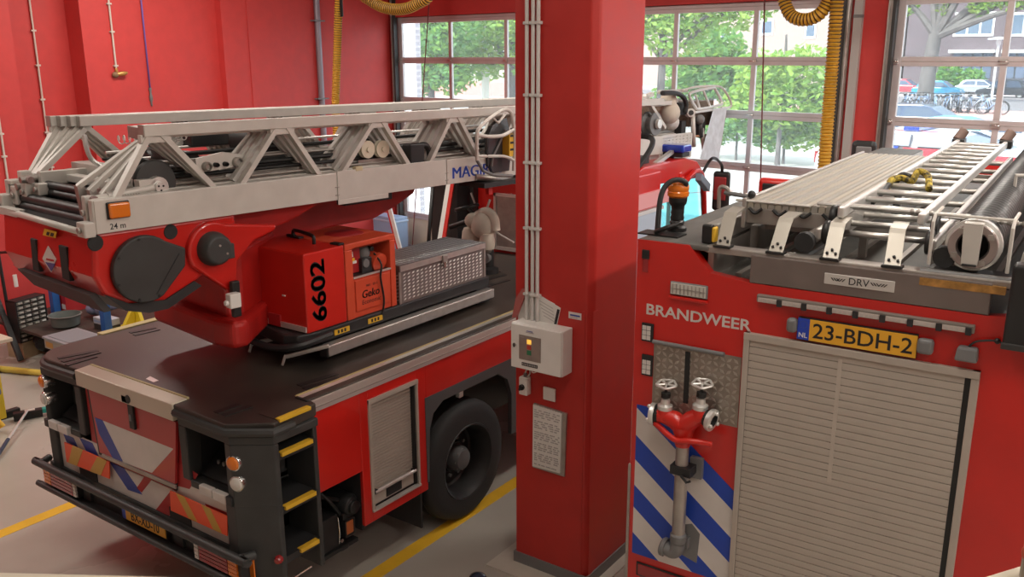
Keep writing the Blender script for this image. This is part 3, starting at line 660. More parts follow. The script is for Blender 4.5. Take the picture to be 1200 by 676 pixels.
b = B(); b.box(bx1-.02, bx1+.02, yb+.08, yb+.09, zl+.03, zt-.03, LAMP_OR); b.build('side_marker', bmp)
a, c = P((148, 600), 1, yb+.04), P((194, 622), 1, yb+.04); zc = (a.z+c.z)/2-.005
b = B(); b.box(a.x-.05, c.x+.01, yb+.04, yb+.066, zc-.06, zc+.06, DARKER); b.box(a.x, c.x, yb+.034, yb+.042, zc-.05, zc+.05, PLATE); b.box(a.x-.045, a.x, yb+.034, yb+.042, zc-.05, zc+.05, PLATE_BLUE)
pl = b.build('number_plate', bmp)
b = B(); b.text('BX-XD-10', ((a.x+c.x)/2, yb+.034, zc-.034), (1, 0, 0), (0, 0, 1), .068, INK, .002, .006, sx=.80, center=True); b.build('lettering', pl)

# cab
GLZ = glass_mat('cab_glass', (.72, .95, .97), .02)
b = B()
prof = [(8.20, .55), (8.20, 2.60), (8.55, 2.70), (9.6, 2.70), (9.95, 2.63), (10.16, 2.46), (10.24, 2.30), (10.34, 1.55), (10.42, 1.30), (10.44, .55)]
hull = B(); hull.box(XF+.02, XS-.02, 8.20, 10.40, .55, 1.52, RED); hull.box(XF+.02, XS-.02, 8.20, 8.95, 1.52, 2.62, RED)
hull.prism([(XF+.03, y, z) for y, z in ((8.2, 2.50), (8.2, 2.60), (8.55, 2.70), (9.6, 2.70), (9.92, 2.63), (10.10, 2.50), (10.10, 2.42))], (XS-XF-.06, 0, 0), RED)
for x0, x1 in ((XF+.02, XF+.06), (XS-.055, XS-.02)):
    hull.prism([(x0, y, z) for y, z in ((10.02, 2.50), (10.13, 2.46), (10.36, 1.52), (10.26, 1.52))], (x1-x0, 0, 0), RED)
    hull.box(x0, x1, 9.42, 9.50, 1.52, 2.55, RED)
cab = hull.build('cab', trk, .03, 3)
b = B(); b.prism([(XS-.030, y, z) for y, z in ((9.52, 1.54), (9.52, 2.44), (9.98, 2.44), (10.22, 1.54))], (.012, 0, 0), GLZ); b.build('side_window', cab); b = B(); b.prism([(XS-.030, y, z) for y, z in ((8.98, 1.54), (8.98, 2.46), (9.40, 2.46), (9.40, 1.54))], (.012, 0, 0), GLZ); b.build('side_window', cab); b = B()
b.prism([(XF+.018, y, z) for y, z in ((9.52, 1.54), (9.52, 2.44), (9.98, 2.44), (10.22, 1.54))], (.012, 0, 0), GLZ); b.build('side_window', cab)
b = B(); b.hexa([(XF+.1, 10.05, 2.47), (XS-.1, 10.05, 2.47), (XS-.1, 10.06, 2.48), (XF+.1, 10.06, 2.48), (XF+.1, 10.29, 1.53), (XS-.1, 10.29, 1.53), (XS-.1, 10.30, 1.54), (XF+.1, 10.30, 1.54)], GLZ); b.build('windscreen', cab)
b = B(); b.box(XS-.03, XS+.012, 9.42, 9.50, 1.0, 2.50, RED); b.tube(smooth_path([(XS+.005, 9.46, 2.2), (XS+.005, 9.54, 2.44), (XS+.005, 9.98, 2.47), (XS-.01, 10.2, 1.7), (XS-.005, 10.26, 1.5)], 6), .035, RED, 8); b.box(XS-.02, XS+.006, 9.46, 10.3, .9, 1.54, RED); d = b.build('door', cab, .01)
b = B(); b.box(XS-.02, XS+.015, 8.28, 8.92, 1.05, 2.20, mat('pale_blue_panel', (.45, .55, .66), .4)); b.box(XS-.02, XS+.022, 8.24, 8.28, 1.05, 2.24, ALU_LIGHT); b.box(XS-.02, XS+.022, 8.24, 8.96, 2.20, 2.24, ALU_LIGHT); b.build('side_locker', cab)
b = B(); b.box(XS-.02, XS+.006, 8.25, 9.40, 2.26, 2.42, mat('pink_reflective_band', (.72, .33, .34), .35)); b.build('reflective_band', cab)
b = B(); c0, c1 = P((583, 229), 1, 8.19), P((612, 296), 1, 8.19)
b.box(c0.x, -4.75, 8.165, 8.198, 1.72, c0.z, ALU_D); b.box(c0.x-.03, c0.x, 8.15, 8.198, 1.70, c0.z+.03, ALU_LIGHT); b.box(c0.x-.03, -4.72, 8.15, 8.198, c0.z, c0.z+.03, ALU_LIGHT); b.box(c0.x-.03, -4.72, 8.15, 8.198, 1.68, 1.72, ALU_LIGHT); b.build('rear_shutter', cab)
b = B(); b.box(-6.82, -6.42, 7.95, 8.198, 1.65, 2.62, DARKER); b.box(-6.36, -6.30, 8.10, 8.198, 1.65, 2.7, BLACK); b.build('equipment_locker', cab, .01)
b = B(); b.lathe((-4.55, 9.55, 2.69), (0, 0, 1), [(.06, 0), (.06, .05)], BLACK, 12); b.box(-4.76, -4.34, 9.45, 9.65, 2.715, 2.765, DARKER); bc = b.build('beacon_bar', cab, .01)
b = B(); b.box(-4.78, -4.32, 9.43, 9.67, 2.765, 2.855, LAMP_BLUE); b.build('blue_lens', bc, .03, 3)
for nm, q0, q1, xx in (('mirror', (838, 203), (852, 244), -4.02), ):
    a, c = P(q0, 0, xx), P(q1, 0, xx)
    ym = (a.y+c.y)/2
    b = B(); b.box(xx-.10, xx+.10, ym-.04, ym+.04, c.z, a.z, BLACK); mr = b.build('mirror', cab, .035, 3)
    b = B(); b.box(xx-.075, xx+.075, ym-.055, ym-.038, c.z+.13, a.z-.06, mat('mirror_red', (.30, .03, .03), .2)); b.build('mirror_face', mr, .01)
    b = B(); b.tube(smooth_path([(XS-.04, 10.06, 2.44), (XS+.03, 10.2, a.z+.10), (xx, ym-.05, a.z+.09), (xx, ym, a.z-.02)], 6), .018, BLACK, 8); b.build('mirror_arm', mr)
a = P((823, 212), 0, -4.2); b = B(); b.hexa([(a.x-.04, a.y-.12, a.z+.02), (a.x+.04, a.y-.12, a.z+.02), (a.x+.04, a.y-.10, a.z+.10), (a.x-.04, a.y-.10, a.z+.10), (a.x-.04, a.y+.14, a.z-.14), (a.x+.04, a.y+.14, a.z-.14), (a.x+.04, a.y+.16, a.z-.05), (a.x-.04, a.y+.16, a.z-.05)], mat('grey_blue_mirror', (.22, .29, .36), .3)); b.tube([(XS-.02, 9.95, 2.48), (a.x, a.y-.02, a.z+.06)], .02, BLACK, 8); b.build('kerb_mirror', cab, .02)
b = B(); b.tube(smooth_path([(XS-.4, 8.35, 2.62), (XS-.1, 8.35, 2.66), (XS-.02, 8.55, 2.80), (XS-.05, 8.75, 2.98), (XS-.35, 8.75, 3.0)], 6), .03, BLACK, 8); b.beam((XS-.12, 8.3, 2.52), (XS-.12, 9.4, 2.78), .05, .04, ALU); b.box(XS-.5, XS-.15, 8.4, 8.9, 2.62, 2.78, BLACK); b.build('roof_rail', cab)

# platform carrying the generator and the chest
PZ = 1.80
b = B(); b.prism([(-5.50, 4.22, PZ), (-4.95, 4.10, PZ), (-4.83, 4.13, PZ), (-4.79, 4.3, PZ), (-4.79, 6.38, PZ), (-5.52, 6.38, PZ)], (0, 0, .095), DARKER); b.box(-5.45, -4.88, 4.4, 6.3, PZ-.10, PZ, DARKER); pf = b.build('equipment_platform', trk, .012)
b = B(); b.tube(smooth_path([(-5.5, 4.14, 1.84), (-5.25, 4.06, 1.80), (-4.98, 4.05, 1.80), (-4.80, 4.13, 1.83), (-4.775, 4.4, 1.85)], 6), .028, DARKER, 8); b.build('platform_rim', pf)
f0, f1 = P((383, 412), 0, -4.74), P((577, 349), 0, -4.74)
b = B(); b.box(-4.80, -4.715, f0.y, f1.y, 1.705, 1.79, ALU); b.box(-4.80, -4.712, f0.y-.02, f0.y+.0, 1.70, 1.795, BLACK); b.build('footboard', pf, .018, 3)
for q in ((335, 420), (296, 405)):
    a = P(q, 2, 1.72); b = B(); b.beam((a.x+.22, a.y+.22, 1.80), (a.x, a.y, 1.735), .03, .03, ALU); b.beam((a.x, a.y, 1.75), (a.x-.02, a.y-.02, 1.67), .025, .02, ALU); b.build('stay_hook', pf, .005)
for q in (((392.5, 395), (410, 388)), ((432, 382), (448.5, 376))):
    a, c = P(q[0], 0, -4.785), P(q[1], 0, -4.785); b = B(); b.box(-4.79, -4.785, a.y, c.y, 1.825, 1.865, YEL)
    for k in range(3): b.box(-4.785, -4.784, a.y+(c.y-a.y)*(.2+.22*k), a.y+(c.y-a.y)*(.32+.22*k), 1.832, 1.858, INK)
    b.build('warning_sticker', pf)
b = B(); b.box(-5.0, -4.80, 6.20, 6.42, 1.66, 1.80, DARKER); b.build('platform_leg', pf)

# ------------------------------------------------------------------ generator (own thing on the platform)
gx0, gx1, gy0, gy1, gz0, gz1, gm = -5.50, -4.80, 4.20, 5.15, 1.897, 2.487, 4.60
gen = thing('generator', 'red boxed generator with black number standing on the ladder truck platform', 'generator', (-5.15, 4.7, gz0))
b = B(); b.box(gx0, gx1, gy0, gm-.004, gz0, gz1, RED_BOX); gh = b.build('cover', gen, .012, 3)
o0 = P((412.6, 290), 0, gx1); o1 = P((458, 318), 0, gx1); oz1, oz0 = o0.z-.0, P((415, 327), 0, gx1).z
b = B()
b.box(gx0, gx1, gm+.004, gy1, gz1-.05, gz1, ORANGE_RED); b.box(gx0, gx1-.2, gm+.004, gy1, gz0, gz1-.05, ORANGE_RED)
b.box(gx1-.2, gx1, gm+.004, o0.y, gz0, gz1-.05, ORANGE_RED); b.box(gx1-.2, gx1, o1.y, gy1, gz0, gz1-.05, ORANGE_RED); b.box(gx1-.2, gx1-.008, o0.y, o1.y, gz0, oz0, ORANGE_RED); b.box(gx1-.2, gx1, o0.y, o1.y, oz1+.0, gz1-.05, ORANGE_RED)
fr_ = b.build('engine_housing', gen, .006)
b = B(); b.lathe((gx1-.34, gy1-.22, gz1-.002), (0, 0, 1), [(0, .004), (.15, .004), (.16, 0)], RED_DIM, 24); b.build('exhaust_plate', fr_)
b = B(); b.box(gx1-.19, gx1-.015, o0.y+.01, o1.y-.01, oz0-.004, oz0+.012, BLACK); b.box(gx1-.015, gx1+.004, o0.y, o1.y, oz0, oz0+.012, ALU_LIGHT); b.build('panel_shelf', fr_)
b = B(); yc, zc = (o0.y+o1.y)/2, (oz0+oz1)/2
b.ball((gx1-.12, yc+.02, zc+.03), (.06, .06, .07), GREY, 14, 9); b.box(gx1-.17, gx1-.05, yc-.06, yc+.05, oz0+.01, zc, DARKER); b.cyl((gx1-.1, yc-.02, zc-.04), (gx1-.04, yc-.02, zc-.04), .035, GREY, 14); b.cyl((gx1-.1, yc+.06, zc+.06), (gx1-.05, yc+.06, zc+.06), .02, BLACK, 12); b.box(gx1-.18, gx1-.1, yc-.08, yc-.03, oz0+.01, oz1-.02, BLACK); b.build('motor', fr_, .004)
b = B(); b.lathe((gx1-.18, o1.y-.085, zc-.03), (1, 0, -.2), [(.0, 0), (.065, 0), (.065, .11), (.075, .115), (.075, .15), (.05, .155), (0, .15)], ORANGE_RED, 20); b.build('power_socket', fr_)
b = B(); b.lathe((gx1-.18, o0.y+.06, zc-.04), (1, 0, 0), [(0, 0), (.045, 0), (.045, .08), (.03, .09), (0, .09)], RED_BOX, 16); b.box(gx1-.06, gx1-.055, o0.y+.02, o0.y+.06, oz1-.09, oz1-.05, PAPER); b.box(gx1-.06, gx1-.055, o0.y+.02, o0.y+.075, oz1-.14, oz1-.10, YEL); b.box(gx1-.09, gx1-.085, o0.y+.01, o0.y+.16, oz0+.02, oz1-.02, RED_DIM); b.box(gx1-.06, gx1-.05, o0.y+.05, o0.y+.09, zc-.02, zc+.0, PAPER); b.build('socket_panel', fr_)
b = B(); b.box(gx1-.01, gx1+.003, o0.y+.015, o1.y-.015, gz0+.05, oz0-.02, ORANGE_RED); gd = b.build('access_door', gen, .003)
xg = gx1+.003; yg = P((424, 350), 0, xg)
b = B(); b.text('Geko', (xg, yg.y, P((424, 350), 0, xg).z), (0, 1, 0), (0, 0, 1), .060, INK, .001, .012, shear=.15, rep=.03); b.text('Economic', (xg, yg.y, P((424, 357.5), 0, xg).z), (0, 1, 0), (0, 0, 1), .036, INK, .001, .0, shear=.1); a = P((429, 336), 0, xg); b.text('9001 · ED-S', (xg, a.y, a.z), (0, 1, 0), (0, 0, 1), .018, INK, .001, .01)
b.build('lettering', gd)
b = B(); b.tube(smooth_path([(gx1-.06, o1.y-.12, zc+.02), (gx1+.015, o1.y-.12, zc-.06), P((446, 325), 0, gx1+.02), P((450, 350), 0, gx1+.02), P((448, 367), 0, gx1+.015), (gx1-.02, P((447, 376), 0, gx1).y, gz0-.03)], 6), .008, BLACK, 8); b.build('power_cable', gen)
b = B(); a, c = P((374, 379), 0, gx1), P((374, 303), 0, gx1)
b.text('6602', (gx1+.0005, P((381, 340), 0, gx1).y, a.z+.01), (0, 0, 1), (0, -1, 0), P((381, 340), 0, gx1).y-P((365, 340), 0, gx1).y, INK, .0015, .030, sx=(c.z-a.z)/.50*1.28, rep=.03); b.build('lettering', gh)
b = B(); z = gz1
h0, h1 = P((348, 280), 2, z), P((365, 283), 2, z)
ha, hb = P((344, 278), 2, z), P((368, 286), 2, z); hv = Vector((0, 0, 1))
b.tube(smooth_path([ha-hv*.005, ha+hv*.045, ha.lerp(hb, .15)+hv*.062, ha.lerp(hb, .85)+hv*.062, hb+hv*.045, hb-hv*.005], 5), .014, BLACK, 8); b.box(ha.x-.07, ha.x+.02, ha.y-.012, ha.y+.012, z, z+.02, BLACK); b.build('carry_handle', gh)
b = B()
for y_, x_ in ((gm-.02, -4.86), (gm-.02, -5.3)): b.box(x_-.05, x_+.05, y_-.02, y_+.03, z, z+.014, BLACK)
b.build('hinge', gh, .003)
b = B(); b.box(gx0+.02, gx1-.01, gy0-.012, gy0, gz0+.01, gz0+.05, ALU_LIGHT); b.box(gx0+.29, gx0+.42, gy0-.015, gy0, gz0+.01, gz0+.10, RED_DIM); b.box(gx1-.25, gx1-.22, gy0-.006, gy0, gz0+.25, gz0+.26, WHITE); b.build('kick_strip', gh)

# ------------------------------------------------------------------ chequer plate chest
CHQ = mat('chequer_plate', (.72, .70, .68), .30, .6, var=.05); CHQ_D = mat('chequer_ground', (.25, .225, .215), .4, .6, var=.08)
cx0, cx1, cy0, cy1, cz0, cz1 = -5.24, -4.80, 5.19, 6.32, 1.897, 2.215
cz0 = 1.80
che = thing('storage_chest', 'aluminium chequer plate chest standing beside the red generator', 'chest', ((cx0+cx1)/2, (cy0+cy1)/2, PZ+.095))
b = B(); b.box(cx0, cx1, cy0, cy1, PZ+.0955, cz1-.05, CHQ_D); chequer(b, (cx1+.0005, cy0+.03, PZ+.11), (0, cy1-cy0-.06, 0), (0, 0, cz1-.06-PZ-.12), 20, 8, CHQ, .72, same=True); chequer(b, (cx0, cy0-.0005, PZ+.11), (cx1-cx0, 0, 0), (0, 0, cz1-.06-PZ-.12), 8, 8, CHQ, .72, same=True)
cb = b.build('box', che, 0, rec=False)
b = B(); b.box(cx0-.01, cx1+.012, cy0-.01, cy1+.01, cz1-.05, cz1, CHQ_D); chequer(b, (cx0, cy0+.01, cz1+.0005), (cx1-cx0, 0, 0), (0, cy1-cy0-.02, 0), 9, 22, CHQ, .8, same=True); b.box(cx1+.012, cx1+.014, cy0, cy1, cz1-.05, cz1-.004, ALU)
b.build('lid', che, 0, rec=False)
a = P((519, 300), 0, cx1); b = B(); b.box(cx1+.012, cx1+.03, a.y-.03, a.y+.03, cz1-.07, cz1-.01, ALU_D); b.box(cx1+.01, cx1+.028, a.y-.016, a.y+.016, cz1-.12, cz1-.06, STEEL); b.build('latch', che, .004)
b = B()
for y in (cy0, cy1):
    b.box(cx1-.004, cx1+.005, y-.012, y+.012, PZ+.096, cz1-.05, ALU_D)
b.build('corner_edge', che)
# ================================================================== TURNTABLE AND LADDER (parts of the truck)
UN, UF = -5.2, -6.6
UC = (UN+UF)/2
tur = thing('x', 'x', 'x'); bpy.data.objects.remove(tur)
# pedestal on the deck
b = B(LD); b.lathe((UC, 4.55, 1.645+.055), (0, 0, 1), [(.62, 0), (.62, .10), (.55, .11), (.55, .22), (0, .22)], DARKER, 36); b.build('slewing_ring', trk)
b = B(LD)
b.prism([(-6.32, 3.33, 1.92), (-5.40, 3.27, 1.92), (-5.22, 3.31, 1.92), (-5.21, 3.42, 1.92), (-5.75, 4.1, 1.92), (-6.40, 4.6, 1.92), (-6.42, 3.5, 1.92)], (0, 0, .20), RED_DULL)
b.prism([(-6.30, 3.42, 2.1), (-5.36, 3.36, 2.1), (-5.36, 3.5, 2.1), (-5.85, 4.2, 2.1), (-6.35, 4.5, 2.1)], (0, 0, .5), RED_DULL)
tt = b.build('turntable', trk, .04, 3)
# tail / ballast
sidep = [(2.425, 2.87), (2.40, 2.60), (2.45, 2.475), (2.60, 2.385), (2.83, 2.36), (3.05, 2.445), (3.40, 2.60), (3.40, 2.87)]
b = B(LD); b.prism([(UN-.03, s, z) for s, z in sidep], (UF+.10-UN+.03, 0, 0), RED); tail = b.build('ballast_body', trk, .03, 3)
b = B(LD)
low = [(2.445, 2.49), (2.57, 2.36), (2.72, 2.315), (2.85, 2.315), (3.10, 2.42), (3.05, 2.46), (2.84, 2.375), (2.60, 2.40)]
b.prism([(UN-.022, s, z) for s, z in low], (UF+.10-UN+.022, 0, 0), DARKER); b.build('lower_guard', tail)
b = B(LD)
rf = lambda q, y=2.405: P(q, 1, y, LD)
b.prism([rf(q, 2.394) for q in ((20, 315), (104, 346), (122, 366), (40, 334))], (0, .05, 0), DARK); b.build('rear_skirt', tail)
for q in ([(35, 279), (41, 281), (46, 319), (38.5, 316)], [(68, 287), (77, 290), (82, 330), (73, 326)]):
    b = B(LD); b.prism([P(k, 1, 2.398, LD) for k in q], (0, .03, 0), RUBBER); b.build('rubber_strip', tail, .004)
b = B(LD)
D0 = lambda q, y: P(q, 1, y, LD)
b.prism([D0(q, 2.399) for q in ((56, 288), (65.5, 304), (60, 319), (49.5, 303))], (0, .004, 0), WHITE_FILM)
b.prism([D0(q, 2.3975) for q in ((53, 307), (64.5, 309), (60, 318))], (0, .002, 0), mat('emblem_blue', (.06, .09, .25), .4))
b.prism([D0(q, 2.3975) for q in ((54, 302.5), (63, 304.5), (63, 306.5), (54, 304.5))], (0, .002, 0), RED_DIM); b.build('diamond_emblem', tail)
b = B(LD); b.prism([D0(q, 2.398) for q in ((52, 268), (66, 271.5), (64.5, 279), (50, 275.5))], (0, .004, 0), YEL); b.prism([D0(q, 2.3965) for q in ((55, 271.5), (58, 272.3), (57, 276), (54, 275.2))], (0, .002, 0), INK); b.prism([D0(q, 2.3965) for q in ((59.5, 272.6), (63, 273.5), (62, 277.2), (58.5, 276.3))], (0, .002, 0), INK); b.build('warning_sticker', tail)
b = B(LD); b.prism([D0(q, 2.395) for q in ((82, 269), (101, 272), (101, 279), (84, 276))], (0, .03, 0), RED); b.build('tail_lip', tail, .008)
for q in ((113, 285), (201, 272)):
    c = P(q, 0, UN-.02, LD); b = B(LD); b.lathe((UN-.032, c.y, c.z), (1, 0, 0), [(0, .006), (.045, .006), (.05, 0)], RUBBER, 20); b.build('rubber_plug', tail)
# black drive cover
c = P((170, 315), 0, UN, LD); t0, t1 = P((216, 290), 0, UN, LD), P((216, 311), 0, UN, LD)
b = B(LD)
pts = [(UN-.03, c.y+.212*cos(a), c.z+.212*sin(a)) for a in [radians(48)+radians(250)*k/24 for k in range(25)]]
b.prism(pts+[(UN-.03, t1.y, t1.z), (UN-.03, t0.y, t0.z)], (.05, 0, 0), DARK); cov = b.build('drive_cover', tail, .012, 3)
b = B(LD)
for a in (100, 150, 200, 250, 290): b.cyl((UN+.02, c.y+.195*cos(radians(a)), c.z+.195*sin(radians(a))), (UN+.026, c.y+.195*cos(radians(a)), c.z+.195*sin(radians(a))), .009, BLACK, 8)
b.beam((UN+.021, c.y+.05, c.z-.17), (UN+.021, t0.y-.05, t0.z-.03), .006, .006, DARKER); b.build('cover_screw', cov)
# lift arm ear with dark cap
c = P((250, 292), 0, UN, LD)
b = B(LD); pts = [(UN-.05, c.y+.185*cos(a), c.z+.185*sin(a)) for a in [radians(60)+radians(150)*k/16 for k in range(17)]]
b.prism(pts+[Vector((UN-.05, 3.27, 2.36)), P((262, 357), 0, UN-.05, LD), P((272, 357), 0, UN-.05, LD), P((273, 305), 0, UN-.05, LD), P((292, 281), 0, UN-.05, LD), P((318, 268), 0, UN-.05, LD), P((318, 262), 0, UN-.05, LD)], (.06, 0, 0), RED); ear = b.build('lift_arm', tail, .02, 3)
k = P((253, 292), 0, UN+.05, LD)
b = B(LD); b.lathe((UN, k.y, k.z), (1, 0, 0), [(0, 0), (.115, 0), (.115, .03), (.10, .085), (.085, .10), (0, .10)], DARK, 26); b.box(UN+.06, UN+.098, k.y-.02, k.y+.11, k.z-.07, k.z+.03, DARK); b.build('pivot_cap', ear, .006)
b = B(LD)
for y, z in ((k.y, k.z+.03), (k.y+.05, k.z-.03)): b.cyl((UN+.09, y, z), (UN+.106, y, z), .008, ALU, 8)
b.build('cap_bolt', ear)
# white sensor on the lift arm foot
a = P((275, 352), 0, UN+.10, LD); b = B(LD); b.box(UN+.06, UN+.12, a.y-.045, a.y+.04, a.z-.05, a.z+.05, WHITE); b.cyl((UN+.09, a.y-.07, a.z-.01), (UN+.09, a.y-.045, a.z-.01), .02, WHITE, 10); b.box(UN+.03, UN+.07, a.y+.01, a.y+.07, a.z-.13, a.z+.12, BLACK); b.build('white_sensor_box', trk, .008)
# elevating frame
b = B(LD); ue = UN-.56; pe_ = [P(q, 0, ue, LD) for q in ((485, 227), (463, 243), (438, 257), (400, 264), (300, 292), (240, 300))]; b.prism([(ue, 3.2, 2.858), (ue, pe_[0].y+.1, 2.858)]+pe_, (-.5, 0, 0), RED_DULL); b.prism([(UN-.14, 3.2, 2.858), (UN-.14, 4.3, 2.858), (UN-.14, 3.9, 2.72), (UN-.14, 3.2, 2.60)], (-.5, 0, 0), RED_DULL); ef = b.build('elevating_frame', trk, .02)
a, c = P((402, 237), 0, UN-.06, LD), P((458, 231), 0, UN-.06, LD); b = B(LD); b.box(UN-.14, UN-.04, a.y, c.y, 2.80, 2.865, BLACK); b.build('guide_bar', ef, .008)

# ------------------------------------------------------------------ ladder sections
LADM = ALU_PAINT
lad = B(LD)
# outer section side beams with cover plates
lad.box(UN-.05, UN, 2.42, 9.0, 2.86, 3.065, LADM); lad.box(UF, UF+.05, 2.5, 9.0, 2.86, 3.065, LADM)
lad.box(UN-.11, UN-.05, 2.42, 9.0, 2.86, 2.90, LADM); lad.box(UF+.05, UF+.11, 2.5, 9.0, 2.86, 2.90, LADM)
lad.box(UN-.10, UN-.05, 2.45, 9.0, 3.035, 3.065, LADM); lad.box(UF+.05, UF+.10, 2.5, 9.0, 3.035, 3.065, LADM)
lad = lad.build('ladder', trk, .006)
b = B(LD); b.box(UN, UN+.008, 4.255, 5.42, 2.862, 3.075, LADM); b.box(UN, UN+.008, 4.255, 4.76, 2.825, 2.863, LADM); b.box(UN, UN+.006, 2.43, 4.245, 2.862, 3.06, LADM); b.box(UN, UN+.008, 5.43, 8.9, 2.862, 3.07, LADM)
for y in (4.25, 5.425):
    for z in (2.90, 2.96): b.box(UN+.006, UN+.012, y-.02, y+.02, z-.004, z+.004, ALU_D)
b.build('cover_plate', lad, .003)
def top_rail(u, s0, s1, z=3.445): 
    b = B(LD); b.box(u-.032, u+.032, s0, s1, z-.035, z+.035, LADM); b.box(u-.034, u+.034, s0-.006, s0, z-.037, z+.037, ALU_D); b.build('top_rail', lad, .006)
insets = [0, .085, .165, .24]
for i, d in enumerate(insets):
    top_rail(UN-.035-d, 2.79+.02*i, 9.0+.25*i, 3.445-(0 if i == 0 else .02)); top_rail(UF+.035+d*.62, 2.83+.045*i, 9.0+.25*i, 3.445)
BN = [2.58, 3.25, 3.45, 4.12, 4.32, 5.02, 5.25, 5.87, 6.10, 6.72, 6.95, 7.58, 7.80, 8.42]
TN = [2.86, 3.80, 4.69, 5.55, 6.42, 7.27, 8.12]
def truss(u, zt, zb0, side, i):
    """one side of section i; the rear braces of the inner sections fan out from the rail end"""
    w = .05-.004*i; sh = 0 if side > 0 else .06+.01*i; st = 0 if side > 0 else .04*i
    near = side > 0; one = B(LD)
    for k, t in enumerate(TN):
        p0, p1, p2, p3 = Vector((u, BN[2*k]+sh, zb0)), Vector((u, t-.03+sh+st, zt)), Vector((u, t+.05+sh, zt)), Vector((u, BN[2*k+1]+sh, zb0))
        if k == 0 and near and i: p0 = Vector((u-.01*i, BN[0]-.03*i, zb0)); p1 = Vector((UN-.045-.022*i, 2.85, 3.40))
        for e0, e1 in ((p0, p1), (p2, p3)):
            q = B(LD) if near or i == 0 else one
            q.beam(e0, e1, .035 if not (near and i and k == 0) else .028, w, LADM, (1, 0, 0))
            if near and i and k == 0 and e0 is p0: q.beam(p0+Vector((.0, .01, .01)), (p0.x, p0.y+.03, 2.95), .045, .045, ALU_D, (1, 0, 0))
            if q is not one: q.build('brace', lad)
        if k or not i: one.box(u-.018, u+.018, t-.09+sh, t+.11+sh, zt-.05, zt, LADM)
    o = one.build('gusset' if near or i == 0 else 'truss_web', lad)
    if not near and i: o['kind'] = 'stuff'
for i, d in enumerate(insets):
    truss(UN-.035-d, 3.42-.01*i, 3.05+.02*i, 1, i); truss(UF+.035+d*.62, 3.42, 3.05+.02*i, -1, i)
# inner section lower rails
b = B(LD)
for i, d in enumerate(insets[1:], 1):
    for u in (UN-.02-d-.035, UF+.02+d+.035): b.box(u-.028, u+.028, 2.52+.03*i, 9.2+.25*i, 2.95+.03*i, 3.04+.03*i, LADM if i != 2 else ALU_D)
b.build('inner_side_rail', lad, .004)
# rungs
for i in (0, 3):
    d = insets[i]; b = B(LD)
    s = 2.95
    while s < 9.1:
        r_ = B(LD); r_.cyl((UN-.06-d, s, 2.94+.035*i), (UF+.06+d, s, 2.94+.035*i), .018, ALU if i else RUBBER, 8); r_.build('rung', lad); s += .30
    b.bm.free()
# cross bars, hydraulic lines and cables inside the lattice
b = B(LD); random.seed(5)
for k in range(9):
    u = UN-.14-.035*k; z = 3.09+.03*(k % 4)+.01*k
    b.tube([(u, 2.75+.05*k, z), (u, 9.0, z)], .010+.004*(k % 3), BLACK if k % 3 else ALU_D, 6)
for k in range(7):
    u = UC-.3+.09*k; z = 3.07+.022*(k % 3); b.tube([(u, 2.9+.1*(k % 3), z), (u, 9.1, z+.01)], .013+.004*(k % 2), BLACK if k % 2 else GREY, 6)
for k in range(5):
    u = UF+.16+.05*k; z = 3.12+.05*(k % 3); b.tube([(u, 3.1, z), (u, 9.0, z)], .012, BLACK if k % 2 else ALU, 6)
o = b.build('hydraulic_line', lad)
b = B(LD); b.box(UC-.36, UC+.36, 2.95, 8.9, 2.98, 3.03, BLACK); b.box(UC-.08, UC+.05, 2.9, 8.9, 3.08, 3.17, ALU_D); b.cyl((UC+.20, 2.9, 3.13), (UC+.20, 8.5, 3.13), .04, BLACK, 14); b.cyl((UC+.20, 3.0, 3.13), (UC+.20, 5.6, 3.13), .047, ALU, 14); b.build('extension_ram', lad)
# cable drum near the hinge
c = P((184, 212), 0, UN-.12, LD)
b = B(LD); b.lathe((UN-.34, c.y, c.z-.01), (1, 0, 0), [(0, 0), (.135, 0), (.145, .02), (.135, .04), (.10, .05), (.10, .15), (.135, .16), (.145, .19), (.135, .21), (.06, .215), (0, .215)], DARK, 28, ); dr = b.build('cable_drum', lad)
b = B(LD); b.lathe((UN-.13, c.y-.01, c.z-.035), (1, 0, 0), [(0, .07), (.035, .07), (.038, .05), (.065, .05), (.068, 0)], ALU_LIGHT, 18); b.box(UN-.19, UN-.08, c.y-.14, c.y-.03, c.z-.09, c.z+.02, ALU_PAINT)
for a in (.5, 2.6, 4.7): b.cyl((UN-.06, c.y-.01+.018*cos(a), c.z-.035+.018*sin(a)), (UN-.055, c.y-.01+.018*cos(a), c.z-.035+.018*sin(a)), .007, DARKER, 8)
b.build('drum_hub', dr, .003)
# roller carriage plate
c0, c1 = P((231, 192), 0, UN-.16, LD), P((285, 186), 0, UN-.16, LD)
b = B(LD); b.prism([P(q, 0, UN-.16, LD) for q in ((229, 186), (262, 178), (290, 182), (290, 193), (232, 203))], (-.02, 0, 0), ALU_PAINT); cp = b.build('carriage_plate', lad)
for q, r, m in (((241, 195), .032, ALU_D), ((252, 193), .016, BLACK), ((263, 192), .016, BLACK), ((277, 190), .036, ALU_D)):
    p = P(q, 0, UN-.16, LD); b = B(LD); b.lathe((UN-.16, p.y, p.z), (1, 0, 0), [(r, 0), (r, .03), (r*.7, .04), (r*.6, .02), (0, .02)], m, 16); b.build('bolt', cp)
for q in ((430, 175), (447.5, 174.5)):
    p = P(q, 0, UN-.10, LD); b = B(LD); b.lathe((UN-.13, p.y, p.z), (1, 0, 0), [(0, 0), (.068, 0), (.068, .012), (.05, .022), (.068, .034), (.068, .046), (.02, .046), (.02, .06), (0, .06)], mat('cream_pulley', (.66, .60, .47), .45), 24); b.build('pulley', lad)
